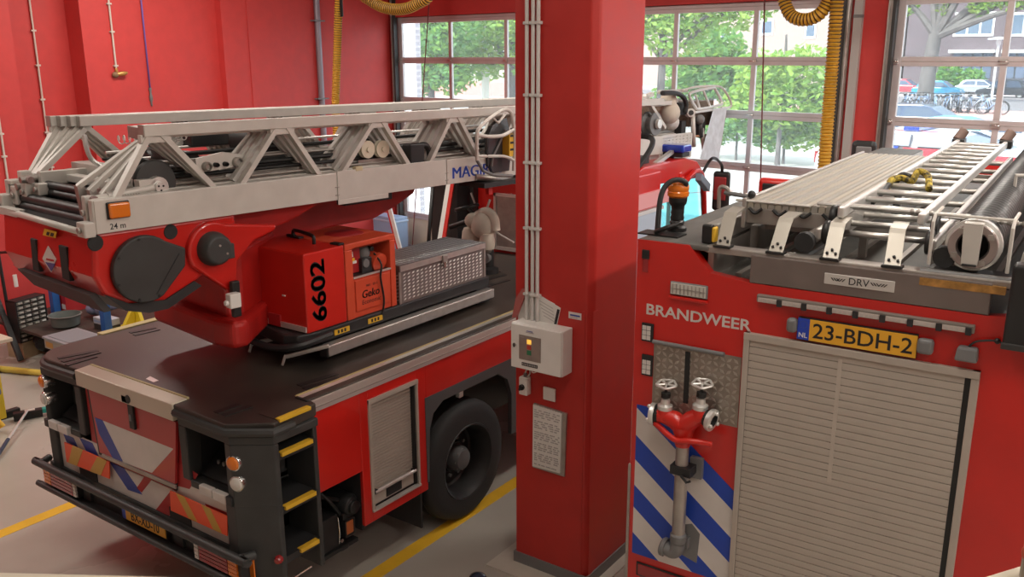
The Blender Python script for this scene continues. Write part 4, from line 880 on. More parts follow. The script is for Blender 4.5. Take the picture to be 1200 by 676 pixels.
p0, p1 = P((420, 188), 0, UN-.14, LD), P((475, 186), 0, UN-.14, LD); b = B(LD); b.box(UN-.16, UN-.14, p0.y, p1.y, 3.06, 3.12, ALU_D); b.build('pulley_bracket', lad)
a = P((420, 197.5), 0, UN, LD); b = B(LD); b.box(UN-.03, UN+.012, a.y-.035, a.y+.035, 3.06, 3.095, mat('ivory_block', (.58, .50, .32), .5)); b.build('stop_block', lad, .006)
a, c = P((480, 172), 0, UN-.04, LD), P((497, 190), 0, UN-.04, LD)
b = B(LD); b.box(UN-.13, UN-.03, a.y, c.y, c.z, a.z+.02, BLACK); b.tube(smooth_path([(UN-.08, c.y, a.z), (UN-.08, c.y+.06, a.z-.005), (UN-.08, c.y+.10, a.z-.05), (UN-.08, c.y+.11, 3.06)], 5), .025, BLACK, 10); b.build('cable_box', lad, .01)
# indicator and lettering on the near beam
a, c = P((126, 238), 0, UN+.02, LD), P((152, 254), 0, UN+.02, LD)
b = B(LD); b.box(UN+.006, UN+.02, a.y-.008, c.y+.008, c.z-.002, a.z+.003, BLACK); il = b.build('indicator_lamp', lad, .008)
b = B(LD); b.box(UN+.014, UN+.045, a.y, c.y, c.z+.004, a.z-.003, LAMP_OR); b.build('amber_lens', il, .012, 3)
a = P((129, 269), 0, UN+.006, LD)
b = B(LD); b.text('24 m', (UN+.0065, a.y, a.z), (0, 1, 0), (0, 0, 1), .034, INK, .001, .012); b.build('lettering', lad)
a, c = P((529.5, 206), 0, UN+.008, LD), P((594, 198), 0, UN+.008, LD)
b = B(LD); b.text('MAGIRUS', (UN+.008, a.y, 2.905), (0, 1, 0), (0, 0, 1), .094, BLUE_FILM, .001, 0, sx=(c.y-a.y)/.62, rep=.045); b.build('lettering', lad)
# hinge end: rollers, lugs, springs
for k, (q0, q1, r) in enumerate((((48, 222), (90, 236), .035), ((45, 232), (90, 244), .035), ((43, 243), (92, 257), .042), ((50, 214), (92, 226), .03))):
    z = (2.99, 2.95, 2.89, 3.04)[k]; s = 2.55+.10*(k in (0, 3))
    b = B(LD); b.cyl((UN-.12, s, z), (UF+.16, s, z), r, BLACK, 14); b.build('cross_roller', lad)
b = B(LD); b.box(UF+.10, UN-.12, 2.78, 2.86, 3.05, 3.10, LADM); b.box(UF+.10, UC-.2, 2.92, 3.05, 3.06, 3.16, LADM); b.cyl((UF+.2, 3.2, 3.15), (UN-.3, 3.2, 3.15), .05, BLACK, 14); b.cyl((UF+.2, 3.45, 3.17), (UC+.1, 3.45, 3.17), .07, BLACK, 14); b.build('cross_beam', lad, .005)
b = B(LD); b.tube([(UF+.05, 2.44, 2.872), (UN-.06, 2.38, 2.872)], .022, LADM, 8); b.box(UF+.05, UF+.35, 2.41, 2.47, 2.85, 2.895, LADM); b.box(UF+.10, UN-.10, 2.42, 3.2, 2.874, 2.884, BLACK); b.build('rear_bar', lad)
b = B(LD)
for (u0, s0, z0, z1, w_) in ((UN-.10, 2.36, 2.845, 2.935, .10), (UN-.13, 2.42, 2.88, 3.08, .05), (UF-.02, 2.44, 2.83, 2.97, .10), (UF+.08, 2.50, 2.90, 3.03, .09), (UF+.20, 2.52, 2.94, 3.06, .08), (UF+.02, 2.58, 2.98, 3.12, .07), (UF+.32, 2.56, 2.98, 3.06, .06)):
    b = B(LD); b.box(u0, u0+w_, s0, s0+.07, z0, z1, LADM); b.cyl((u0+w_/2, s0-.02, (z0+z1)/2), (u0+w_/2, s0+.0, (z0+z1)/2), .022, ALU_D, 6); b.build('hinge_lug', lad, .008)
mau = mat('mauve_fitting', (.30, .21, .20), .4, .4)
for k in range(4):
    b = B(LD); z = 2.92+.045*k
    b.cyl((UN-.15, 2.47, z), (UN-.06, 2.47, z), .026, mau, 8); b.cyl((UN-.09, 2.49, z), (UN-.09, 2.86, z+.035), .024, LADM if k else ALU, 10); b.cyl((UN-.09, 2.56, z+.006), (UN-.09, 2.62, z+.012), .032, ALU_D, 8); b.build('rail_end_fitting', lad)
for k in range(3):
    b = B(LD); z = 2.98+.05*k; b.cyl((UF+.1+.08*k, 2.5, z), (UF+.1+.08*k, 2.85, z+.03), .024, ALU_D, 10); b.cyl((UF+.06+.08*k, 2.55, z), (UF+.15+.08*k, 2.55, z), .024, mau, 8); b.build('rail_end_fitting', lad)
b = B(LD); hel = []
for k in range(60): a = k*2*pi/8; hel.append((UN-.06+.022*cos(a), 2.62+.0022*k, 3.045+.022*sin(a)))
b.tube(hel, .004, STEEL, 5)
s0 = P((108, 155), 0, UC, LD)
hel = []
for k in range(110): a = k*2*pi/8; hel.append((UC-.25+.03*cos(a), 3.1+.005*k, 3.32+.03*sin(a)))
b.tube(hel, .004, ALU_LIGHT, 5); b.build('spring', lad)
b = B(LD); b.tube(smooth_path([P((99, 158), 0, UC-.1, LD), P((101, 172), 0, UC-.1, LD), P((107, 186), 0, UC-.1, LD), P((118, 195), 0, UC-.1, LD)], 8), .017, ALU_LIGHT, 8); b.build('white_hose', lad)
a = P((255, 170), 0, UC, LD); b = B(LD); b.lathe((UC-.12, 4.05, 3.28), (1, 0, 0), [(0, 0), (.15, 0), (.15, .30), (0, .30)], BLACK, 24); b.build('hose_reel', lad); b = B(LD); b.box(UF+.12, UF+.32, 3.75, 4.25, 3.22, 3.40, BLACK); b.build('junction_box', lad, .01)
# operator cage on the near side of the ladder
uc = UN+.12
lp = [P(q, 0, uc, LD) for q in ((559, 188), (559, 160), (562, 150), (576, 137), (590, 129), (598, 131), (601, 142), (603, 165), (602, 200))]
b = B(LD); b.tube(smooth_path(lp, 5), .016, ALU_PAINT, 8)
b.tube(smooth_path([P(q, 0, uc, LD) for q in ((560, 158), (572, 160), (588, 159), (598, 154), (606, 148))], 5), .016, ALU_PAINT, 8); b.tube(smooth_path([P(q, 0, uc, LD) for q in ((560, 183), (575, 183), (592, 183.5), (604, 189))], 5), .014, ALU_PAINT, 8)
b.tube([P((559, 188), 0, uc, LD), P((566, 200), 0, uc, LD), P((578, 205), 0, uc, LD), P((600, 206), 0, uc, LD)], .014, GREY, 8); b.tube([P((577, 138), 0, uc, LD), P((584, 144), 0, uc, LD), P((592, 134), 0, uc, LD)], .011, ALU_PAINT, 8)
b.tube([P((570, 158), 0, uc, LD), P((571, 195), 0, uc, LD)], .012, BLACK, 8)
cg = b.build('operator_cage', trk)
b = B(LD); us = UN+.04
b.prism([P(q, 0, us, LD) for q in ((572, 160), (577, 148), (586, 140), (594, 138), (597, 150), (599, 180), (597, 200), (578, 203), (573, 192))], (-.05, 0, 0), mat('dark_grey_vinyl', (.045, .05, .055), .25, coat=.4)); b.tube(smooth_path([P(q, 0, us+.01, LD) for q in ((576, 195), (578, 183), (585, 168), (592, 152))], 6), .012, GREY, 8); b.build('seat_shell', cg, .02)
a, c = P((597, 158), 0, uc, LD), P((601, 183), 0, uc, LD); b = B(LD); b.box(uc-.10, uc, a.y, a.y+.16, c.z, a.z, YEL)
for k in range(4): b.box(uc, uc+.002, a.y+.01, a.y+.12, c.z+.05+k*.06, c.z+.07+k*.06, INK)
b.build('control_box', cg, .006)
b = B(LD); b.box(UN-.2, UN+.1, 5.8, 6.5, 2.80, 2.84, DARKER); b.box(UN-.02, UN+.02, 5.95, 6.0, 2.72, 2.80, RED); b.tube([P((556, 207), 0, UN, LD), P((604, 212), 0, UN, LD)], .03, ALU_D, 8); b.build('cage_bracket', cg)

# ------------------------------------------------------------------ rescue basket folded at the ladder tip
bt = B(LD); PE = lambda q, u=UN-.05: P(q, 0, u, LD)
bt.prism([PE(q) for q in ((748, 180), (800, 158), (812, 158), (800, 184), (762, 188))], (-.02, 0, 0), LADM); bt.box(UF+.2, UN-.06, 8.9, 9.5, 2.75, 2.80, LADM)
bas = bt.build('rescue_basket', trk)
b = B(LD); random.seed(2)
for q0, q1, w_ in (((748, 118), (764, 110), .06), ((755, 112), (778, 150), .06), ((752, 112), (742, 135), .05), ((748, 165), (790, 158), .05), ((772, 108), (805, 106), .04)): b.beam(PE(q0), PE(q1), w_, .04, LADM)
b.box(UF+.1, UN-.04, 8.75, 9.3, 3.40, 3.45, LADM); b.build('tip_lattice', bas, .004)
for un, nm in ((UN-.0, 'near'), (UF+.15, 'far')):
    b = B(LD); pe = lambda q: P(q, 0, UN, LD)+Vector((un-UN, 0, 0))
    b.tube(smooth_path([pe(q) for q in ((808, 112), (811, 108), (834, 103), (839, 106), (846, 120), (843, 123), (820, 128), (814, 124), (808, 113))], 5), .018, ALU_LIGHT, 8)
    for q0, q1 in (((815, 111), (820, 126)), ((824, 106), (832, 124))): b.tube([pe(q0), pe(q1)], .014, ALU_LIGHT, 8)
    b.tube(smooth_path([pe(q) for q in ((800, 106), (815, 102), (838, 101), (846, 103), (853, 112), (857, 123), (853, 126), (845, 126))], 5), .014, ALU_PAINT, 8); b.tube([pe((812, 132)), pe((855, 126))], .016, ALU_LIGHT, 8)
    b.build('guard_rail', bas)
b = B(LD); b.hexa([PE((836, 127), UN+.02), PE((852, 126), UN+.02), PE((852, 126), UN-.9), PE((836, 127), UN-.9), PE((820, 186), UN+.02), PE((842, 190), UN+.02), PE((842, 190), UN-.9), PE((820, 186), UN-.9)], mat('milky_panel', (.62, .68, .74), .35, var=.12, vscale=12)); b.build('wind_shield', bas, .01)
MESHG = mat('grating_brown', (.20, .15, .11), .6, .3, var=.4, vscale=60)
b = B(LD); a = PE((814, 112)); c = PE((836, 125))
b.box(UF+.3, UN-.10, a.y, c.y+.1, 3.12, 3.42, MESHG); b.build('grating_floor', bas)
b = B(LD)
q0, q1 = PE((776, 160)), PE((808, 183)); n1, n2 = 8, 8
for i in range(n1+1):
    y = q0.y+(q1.y-q0.y)*i/n1; b.box(UN-.045, UN-.035, y-.018, y+.018, q1.z, q0.z, LADM)
for j in range(n2+1):
    z = q1.z+(q0.z-q1.z)*j/n2; b.box(UN-.046, UN-.036, q0.y, q1.y, z-.014, z+.014, LADM)
b.build('perforated_plate', bas)
b = B(LD); b.ball(PE((783, 120), UN-.12), (.10, .10, .14), BEIGE, 14, 9); b.ball(PE((785, 132), UN-.10), (.12, .12, .13), BEIGE, 14, 9); b.ball(PE((786, 143), UN-.12), (.10, .10, .10), ALU_PAINT, 14, 9); b.build('monitor_cover', bas)
b = B(LD); p = PE((769, 145), UN-.02); b.lathe((UN-.15, p.y, p.z), (1, 0, 0), [(0, 0), (.13, 0), (.13, .02), (.09, .04), (.09, .09), (.13, .11), (.13, .13), (.06, .13), (.06, .15), (0, .15)], GREY, 24); b.lathe((UN+.0, p.y, p.z), (1, 0, 0), [(.055, 0), (.05, .03), (0, .035)], ALU_LIGHT, 16); b.build('tip_pulley', bas)
b = B(LD); b.tube(smooth_path([PE(q, UN+.02) for q in ((776, 109), (790, 109), (800, 113), (804, 122), (803, 132))], 6), .028, BLACK, 8); b.cyl(PE((806, 133), UN-.2), PE((810, 132), UN+.04), .05, ALU_LIGHT, 14); b.cyl(PE((809.6, 132.2), UN+.03), PE((810, 132), UN+.045), .03, BLACK, 12); b.box(UN-.1, UN-.03, PE((795, 115)).y, PE((803, 130)).y, 3.28, 3.42, DARKER); b.build('floodlight_arm', bas)
b = B(LD); p = PE((825, 150), UN+.0); b.lathe((UN-.15, p.y, p.z), (1, .3, 0), [(0, 0), (.10, 0), (.13, .10), (.11, .13), (0, .13)], DARKER, 18); b.ball(PE((820, 140), UN-.02), .06, GREY, 10, 8); b.build('basket_lamp', bas)
b = B(LD); b.tube([PE((822, 150), UN-.05), PE((826, 181), UN-.05)], .03, LADM, 8); b.tube([PE((826, 158), UN-.05), PE((832, 180), UN-.05)], .022, ALU_PAINT, 8); b.tube([PE((812, 135), UN-.05), PE((813, 172), UN-.05)], .028, LADM, 8); b.tube([PE((813, 160), UN-.04), PE((829, 158), UN-.04)], .014, mat('copper_rod', (.45, .25, .15), .4, .5), 8); b.box(UN-.9, UN-.1, PE((803, 150)).y, PE((808, 150)).y, 2.74, 3.2, BLACK); b.build('basket_frame', bas)
# ================================================================== RIGHT HAND ENGINE (frame T1, rear face y = 4.35)
D = 4.35
EC = -.924                                              # centre line
EL, ER = -2.104, .256
eng = thing('fire_engine', 'red fire engine seen from the rear with roller shutter, number plate and roof ladder', 'fire engine', T1 @ Vector((EC, 7.5, 0)))
def mx(x): return 2*EC-x
def q1(q, y=D): return P(q, 1, y, T1)
# body shell
sx0, sx1, sz1 = -1.472, -.378, 2.464
b = B(T1)
b.prism([(x, D, z) for x, z in ((EL, .45), (EL, 2.88), (-1.805, 2.88), (-1.685, 2.745), (-1.47, 2.722), (-1.47, .45))], (0, .06, 0), RED)
b.prism([(mx(x), D, z) for x, z in ((EL, .45), (EL, 2.88), (-1.805, 2.88), (-1.685, 2.745), (-1.47, 2.722), (-1.47, .45))], (0, .06, 0), RED)
b.box(sx0, sx1, D, D+.06, sz1, 2.722, RED); b.box(sx0, sx1, D, D+.06, .45, .78, RED)
rear_ = b.build('rear_body', eng)
b = B(T1); b.box(EL, EL+.05, D+.06, 10.2, .45, 2.86, RED); b.box(ER-.05, ER, D+.06, 10.2, .45, 2.86, RED); b.box(EL+.05, ER-.05, D+.3, 10.0, .5, .9, DARKER); b.box(EL+.05, ER-.05, 9.6, 9.7, .9, 2.86, RED)
b.build('side_body', eng, .01)
b = B(T1)
for y0 in (4.6, 6.2, 7.8): b.box(EL-.006, EL+.01, y0, y0+1.4, .95, 2.45, ALU_SHUT); 
b.build('side_shutter', eng, .004)
# roof: raised sides and sunken tray
b = B(T1); b.box(EL, -1.70, D+.004, 10.2, 2.855, 2.883, DECK_G); b.box(mx(-1.70), ER, D+.004, 10.2, 2.855, 2.883, DECK_G); b.build('roof_edge', eng, .008)
b = B(T1); b.box(-1.70, mx(-1.70), D+.03, 10.2, 2.66, 2.715, DECK_G); b.box(-1.72, -1.69, D+.06, 10.2, 2.66, 2.87, ALU_D); b.box(mx(-1.69), mx(-1.72), D+.06, 10.2, 2.66, 2.87, ALU_D)
for x in (-1.58, -1.40, -1.2, -.95, -.7, -.45): b.box(x, x+.03, D+.1, 10.1, 2.715, 2.74, ALU_D)
b.build('roof_tray', eng)
b = B(T1); b.box(-1.47, mx(-1.47), D-.004, D+.05, 2.725, 2.870, mat('bronze_grey_panel', (.23, .195, .18), .38, .6, var=.06)); b.box(-1.72, mx(-1.72), D+.012, D+.11, 2.85, 2.884, ALU_D); pan = b.build('roof_panel', eng, .006)
b = B(T1); a, c = q1((967, 319)), q1((1048, 344))
b.box(a.x, c.x, D-.010, D-.004, 2.772, 2.826, ALU_LIGHT); sg = b.build('maker_plate', pan, .006)
b = B(T1); xm = (a.x+c.x)/2; b.text('DRV', (xm, D-.0105, 2.783), (1, 0, 0), (0, 0, 1), .034, INK, .001, .0, sx=1.0, center=True)
for s in (-1, 1):
    for k in range(6):
        x = xm+s*(.062+.0125*k) - (.004 if k < 3 else 0); hh = .007; sl = .010*(1 if (k < 3) == (s > 0) else -1)*-1
        b.prism([(x-.003-sl, D-.0105, 2.80-hh), (x+.003-sl, D-.0105, 2.80-hh), (x+.003+sl*.3, D-.0105, 2.80+hh), (x-.003+sl*.3, D-.0105, 2.80+hh)], (0, -.001, 0), INK)
b.build('lettering', sg)
# roller shutter
b = B(T1); n = 42; zb_, zt_ = .80, sz1-.035
for k in range(n):
    z0 = zb_+(zt_-zb_)*k/n; h = (zt_-zb_)/n
    b.prism([(sx0+.03, D-.004, z0), (sx0+.03, D-.0125, z0+.0025), (sx0+.03, D-.0135, z0+h*.5), (sx0+.03, D-.0125, z0+h-.001), (sx0+.03, D-.004, z0+h)], (sx1-sx0-.09, 0, 0), ALU_SHUT)
b.box(sx0+.02, sx1-.02, D-.002, D+.02, zb_, zt_, ALU_D)
sh = b.build('roller_shutter', eng)
b = B(T1); b.box(sx0-.002, sx0+.028, D-.022, D+.02, .78, sz1, ALU_SHUT); b.box(sx1-.034, sx1, D-.022, D+.02, .78, sz1, ALU_SHUT); b.box(sx0-.002, sx1, D-.026, D+.02, sz1-.038, sz1, ALU_SHUT); b.build('shutter_frame', sh, .003)
b = B(T1); b.box(sx1-.06, sx1-.034, D-.008, D+.0, .79, sz1-.04, BLACK); b.build('shutter_seal', sh); b = B(T1); b.box(sx0+.028, sx0+.042, D-.010, D, .79, sz1-.04, BLACK); b.build('shutter_seal', sh)
b = B(T1); b.box(sx0+.475, sx0+.495, D-.0150, D-.012, 1.75, zt_-.02, mat('worn_slat', (.53, .48, .42), .45, .4)); b.build('wear_strip', sh)
# warning light bar
a, c = q1((889, 344)), q1((1144, 380))
b = B(T1); b.box(a.x, c.x, D-.03, D, 2.636, 2.676, mat('bronze_grey_rail', (.24, .215, .19), .4, .4)); lb = b.build('light_bar', eng, .006)
n = 8; w_ = (c.x-a.x-.02)/n
for k in range(n):
    x0 = a.x+.01+w_*k; b = B(T1); b.box(x0, x0+w_-.028, D-.036, D-.028, 2.640, 2.662, mat('lamp_clear_dull', (.50, .44, .40), .3)); b.box(x0+w_-.026, x0+w_-.002, D-.040, D-.02, 2.630, 2.664, DARKER)
    for j in range(4): b.box(x0+.01+j*.022, x0+.024+j*.022, D-.038, D-.036, 2.643, 2.658, mat('dull_white_lens', (.46, .42, .39), .4))
    b.build('warning_lamp', lb)
# number plate
a, c = q1((951, 374)), q1((1074, 418)); z0, z1 = 2.478, 2.587; n0 = q1((937, 372)).x
b = B(T1); b.box(n0, c.x, D-.022, D, z0-.004, z1+.004, DARKER); b.box(a.x, c.x, D-.026, D-.022, z0, z1, PLATE); b.box(n0, a.x, D-.026, D-.022, z0, z1, PLATE_BLUE); pl = b.build('number_plate', eng, .003)
b = B(T1); b.text('23-BDH-2', ((a.x+c.x)/2, D-.0262, z0+.019), (1, 0, 0), (0, 0, 1), .073, INK, .001, .012, sx=(c.x-a.x)*.90/.425, center=True); b.text('NL', ((n0+a.x)/2, D-.0262, z0+.012), (1, 0, 0), (0, 0, 1), .024, WHITE, .001, .015, center=True)
for k in range(12): t_ = 2*pi*k/12; b.box((n0+a.x)/2+.018*cos(t_)-.0025, (n0+a.x)/2+.018*cos(t_)+.0025, D-.027, D-.0262, z0+.078+.018*sin(t_)-.0025, z0+.078+.018*sin(t_)+.0025, BLUE_FADE)
b.build('lettering', pl)
for x0, x1 in ((n0-.052, n0-.001), (c.x+.001, c.x+.072)):
    b = B(T1); b.box(x0, x1, D-.05, D-.001, z0+.03, z1-.005, GREY); b.build('plate_lamp', pl, .018, 3)
a = q1((1135, 412)); b = B(T1); b.hexa([(a.x-.05, D-.06, a.z-.035), (a.x+.045, D-.06, a.z-.035), (a.x+.045, D, a.z-.035), (a.x-.05, D, a.z-.035), (a.x-.042, D-.05, a.z+.03), (a.x+.04, D-.05, a.z+.03), (a.x+.04, D, a.z+.03), (a.x-.042, D, a.z+.03)], GREY); cam_ = b.build('reversing_camera', eng, .01)
b = B(T1); b.tube(smooth_path([(a.x, D-.02, a.z+.03), (a.x+.03, D-.02, a.z+.06), (a.x+.10, D-.02, a.z+.075), (a.x+.13, D-.02, a.z+.07)], 4), .005, BLACK, 6); b.ball((a.x+.11, D-.02, a.z+.075), .014, BLACK, 8, 6); b.build('lead', cam_)
# vent lamp, reflector, lettering, small lamps
a, c = q1((788, 330)), q1((828, 349))
b = B(T1); b.box(a.x-.008, c.x+.008, D-.012, D, c.z-.008, a.z+.006, GREY); vl = b.build('interior_lamp', eng, .008)
b = B(T1); b.box(a.x, c.x, D-.018, D-.012, c.z, a.z, LAMP_CL)
for k in range(9): x = a.x+(c.x-a.x)*(k+.5)/9; b.box(x-.003, x+.003, D-.0215, D-.018, c.z+.004, a.z-.004, ALU_D)
b.box(a.x, c.x, D-.0215, D-.018, (a.z+c.z)/2-.002, (a.z+c.z)/2+.002, ALU_D); b.build('ribbed_lens', vl)
b = B(T1); b.box(a.x-.012, c.x+.01, D-.02, D, c.z-.03, c.z-.012, RED); b.build('drip_edge', eng, .004)
a, c = q1((754, 292)), q1((760, 319)); b = B(T1); b.box(a.x, c.x, D-.008, D, c.z, a.z, LAMP_RED); b.box(a.x-.004, c.x+.004, D-.012, D, a.z-.05, a.z-.0, BLACK); b.build('red_reflector', eng, .004)
a = q1((756.5, 366)); c = q1((864.5, 386)); b = B(T1); b.text('BRANDWEER', (a.x, D-.0003, 2.468), (1, 0, 0), (0, 0, 1), .058, mat('white_lettering', (.60, .56, .52), .5), .0012, .028, sx=(c.x-a.x)/.448); b.build('lettering', rear_)
for q0, qb in (((753, 377), (766, 401)), ((753, 414), (765, 441))):
    a, c = q1(q0), q1(qb); b = B(T1); b.box(a.x, c.x, D-.012, D, c.z, a.z, BLACK); l = b.build('strobe_lamp', eng, .004)
    b = B(T1)
    for i in range(2):
        for j in range(3): b.box(a.x+.008+i*.026, a.x+.030+i*.026, D-.017, D-.012, c.z+.012+j*.028, c.z+.036+j*.028, WHITE_FILM)
    b.build('lens', l)
# chevrons: stripes at 45 degrees, clipped to the panel
cxL, cxR, czB, czT = -2.074, -1.476, .985, 1.927
def clip(poly, a, bb, c):     # keep a*x+b*z<=c
    out = []
    for i in range(len(poly)):
        p, q = poly[i], poly[(i+1) % len(poly)]; fp, fq = a*p[0]+bb*p[1]-c, a*q[0]+bb*q[1]-c
        if fp <= 0: out.append(p)
        if fp*fq < 0: t = fp/(fp-fq); out.append((p[0]+(q[0]-p[0])*t, p[1]+(q[1]-p[1])*t))
    return out
b = B(T1)
p1, p2 = q1((815, 527)), q1((859, 574)); sl = (p2.z-p1.z)/(p2.x-p1.x)      # dz/dx
ctop = p1.z-sl*p1.x
zs = [q1((745, y)).z for y in (477, 509, 538, 568, 594, 624, 650)]
ks = [ctop]+[z-sl*cxL for z in zs]
ext = ks[-1]
while ext > czB-sl*cxR: ks.append(ks[-1]-.155); ext = ks[-1]
for i in range(len(ks)-1):
    poly = [(cxL, czB), (cxR, czB), (cxR, czT), (cxL, czT)]
    poly = clip(poly, -sl, 1, ks[i]); poly = clip(poly, sl, -1, -ks[i+1]) if poly else poly
    if len(poly) > 2: b.prism([(x, D-.001, z) for x, z in poly], (0, -.0012, 0), BLUE_FILM if i % 2 == 0 else WHITE_FILM)
b.build('chevron_film', rear_)
a = q1((752, 668)); b = B(T1); b.box(-2.03, -1.62, D-.014, D, .86, .93, LAMP_RED); b.box(-2.04, -1.61, D-.01, D, .85, .94, BLACK); b.build('rear_lamp', eng, .004)
b = B(T1); b.box(EL-.012, EL+.006, D-.008, D+.02, .45, 1.55, ALU_D); b.build('edge_strip', eng, .004)
# chequer sheet behind the standpipe
a, c = q1((767, 401)), q1((864, 504)); czt, czb = 2.318, 1.925
b = B(T1); b.box(a.x, c.x, D-.004, D, czb, czt, mat('dull_chequer', (.33, .29, .25), .35, .7, var=.12, vscale=20)); chequer(b, (a.x+.01, D-.0042, czb+.01), (c.x-a.x-.02, 0, 0), (0, 0, czt-czb-.02), 13, 11, mat('dull_chequer_top', (.46, .42, .37), .3, .7), .9, .002); chs = b.build('chequer_sheet', eng, 0, rec=False)
a0, c0 = q1((769, 400)), q1((850, 417)); b = B(T1); b.cyl((a0.x-.012, D-.016, 2.322), (c0.x, D-.016, 2.322), .012, GREY, 10); b.build('clamp_rail', chs)
m0, m1 = q1((807, 412)), q1((806, 472)); b = B(T1); b.box(m0.x-.013, m0.x+.013, D-.014, D-.003, m1.z, m0.z, BLACK); b.build('black_strap', chs)
# black equipment cover on the right hand corner
a = q1((1176, 309), D-.10); c = q1((1174, 405), D-.10)
b = B(T1); b.hexa([(c.x, D-.12, c.z), (c.x+.36, D-.12, c.z), (c.x+.36, D-.002, c.z), (c.x, D-.002, c.z), (c.x, D-.10, a.z), (c.x+.36, D-.10, a.z), (c.x+.36, D-.002, a.z), (c.x, D-.002, a.z)], BLACK); bc_ = b.build('black_cover', eng, .015, 3)
b = B(T1); b.box(c.x-.004, c.x+.36, D-.125, D-.11, c.z-.01, c.z+.02, DARK); b.build('cover_lip', bc_, .006)
# roof gear supports: four bent straps
def strap(qt, qb, x, parent):
    t, k = q1(qt, D+.30), q1(qb, D+.02); 
    b = B(T1); w = .036
    pts = [(D+.02, 2.884), (D+.035, 2.90), (D+.13, 3.02), (D+.155, 3.04), (D+.30, 3.05)]
    xs = [k.x, k.x+(t.x-k.x)*.05, k.x+(t.x-k.x)*.5, k.x+(t.x-k.x)*.6, t.x]
    for i in range(4):
        (y0, z0), (y1, z1) = pts[i], pts[i+1]
        b.hexa([(xs[i]-w, y0, z0), (xs[i]+w, y0, z0), (xs[i]+w, y0+.002, z0+.007), (xs[i]-w, y0+.002, z0+.007), (xs[i+1]-w, y1, z1), (xs[i+1]+w, y1, z1), (xs[i+1]+w, y1+.002, z1+.007), (xs[i+1]-w, y1+.002, z1+.007)], mat('strap_aluminium', (.40, .37, .32), .4, .5))
    o = b.build('strap', parent)
    b = B(T1); b.box(k.x-.045, k.x+.045, D+.0, D+.06, 2.884, 2.895, BLACK)
    for dx, dz in ((-.02, .02), (.02, .02), (0, .035)): b.cyl((k.x+dx, D+.024+dz*.7, 2.892+dz), (k.x+dx, D+.020+dz*.7, 2.899+dz), .007, BLACK, 8)
    b.build('strap_foot', o)
strap((866, 248), (847, 284), 0, eng); strap((932, 254), (909, 291), 0, eng)
strap((991, 246), (973, 298), 0, eng); strap((1058, 252), (1046, 305), 0, eng)
b = B(T1); zr = 3.075; r0, r1 = q1((862, 246), D+.34), q1((948, 260), D+.34); b.tube([(r0.x, D+.34, 3.085), (r1.x, D+.34, 3.085)], .008, ALU_PAINT, 6)
r0, r1 = q1((958, 237), D+.36), q1((1105, 247), D+.36); b.tube([(r0.x, D+.36, 3.10), (-.50, D+.36, 3.10)], .010, ALU, 8); b.tube([(-.62, D+.28, 3.10), (-.16, D+.28, 3.10)], .008, ALU, 8)
for k in range(9): b.ball((-.43+.03*k, D+.28, 3.10), .013, ALU_D, 8, 6)
for k in range(5): b.ball((-.80+.028*k, D+.36, 3.10), .014, ALU_D, 8, 6)
b.build('retaining_bar', eng)
b = B(T1); a = q1((846, 240), D+.42); b.tube(smooth_path([(a.x-.01, D+.4, 3.02), (a.x-.01, D+.4, 3.13), (a.x+.03, D+.4, 3.135), (a.x+.05, D+.4, 3.11)], 5), .012, ALU_D, 8); b.tube([(a.x+.02, D+.4, 3.11), (a.x+.18, D+.38, 3.10)], .012, GREY, 8); b.ball((a.x+.18, D+.38, 3.115), .022, BLACK, 10, 7)
for k in range(4): b.ball((a.x+.05+.03*k, D+.4, 3.105), .014, ALU_D, 8, 6)
b.build('locking_lever', eng)
a = P((824, 278), 1, D+.06, T1)
b = B(T1); b.box(a.x-.01, a.x+.045, D+.06, D+.10, 2.885, 2.985, BLACK); b.box(a.x+.045, a.x+.065, D+.058, D+.11, 2.895, 2.975, YEL); b.box(a.x-.01, a.x+.065, D+.10, D+.75, 2.885, 2.985, mat('dull_channel', (.34, .32, .29), .45, .4)); b.build('stop_buffer', eng, .008)
# amber beacon and hand rail at the left corner
a = P((793, 270), 2, 2.884, T1)
b = B(T1); b.lathe((a.x, a.y, 2.884), (0, 0, 1), [(.055, 0), (.055, .02), (.038, .035), (.042, .05), (.036, .06), (.040, .075), (.034, .09), (.038, .105), (.034, .12), (.036, .14), (.048, .155), (.052, .175), (.052, .19), (0, .19)], BLACK, 24); bk = b.build('amber_beacon', eng)
b = B(T1); b.lathe((a.x, a.y, 3.074), (0, 0, 1), [(.050, 0), (.060, .01), (.061, .03), (.056, .036), (.060, .045), (.060, .068), (.050, .082), (0, .085)], LAMP_OR, 24); b.build('orange_dome', bk)
h0 = P((770, 274), 2, 2.884, T1)
pp = [P(q, 1, h0.y, T1) for q in ((770, 273), (771, 235), (775, 219), (784, 213), (793, 217))]
b = B(T1); pts = [Vector((p.x, h0.y+.03*i, p.z)) for i, p in enumerate(pp)]+[Vector((pp[-1].x-.03, h0.y+.17, 3.10)), Vector((pp[-1].x-.05, h0.y+.18, 2.884))]
b.tube(smooth_path(pts, 6), .015, DARKER, 10); b.box(h0.x-.09, h0.x+.15, h0.y-.06, h0.y+.06, 2.884, 2.892, BLACK); b.build('grab_rail', eng)
b = B(T1); cpt = P((789, 271), 2, 2.892, T1); b.tube([cpt+Vector((.07*cos(t_), .08*sin(t_)-.06, .035+.03*cos(t_))) for t_ in [2*pi*k/16 for k in range(16)]], .012, BLACK, 8, closed=True); b.build('ring_handle', eng)
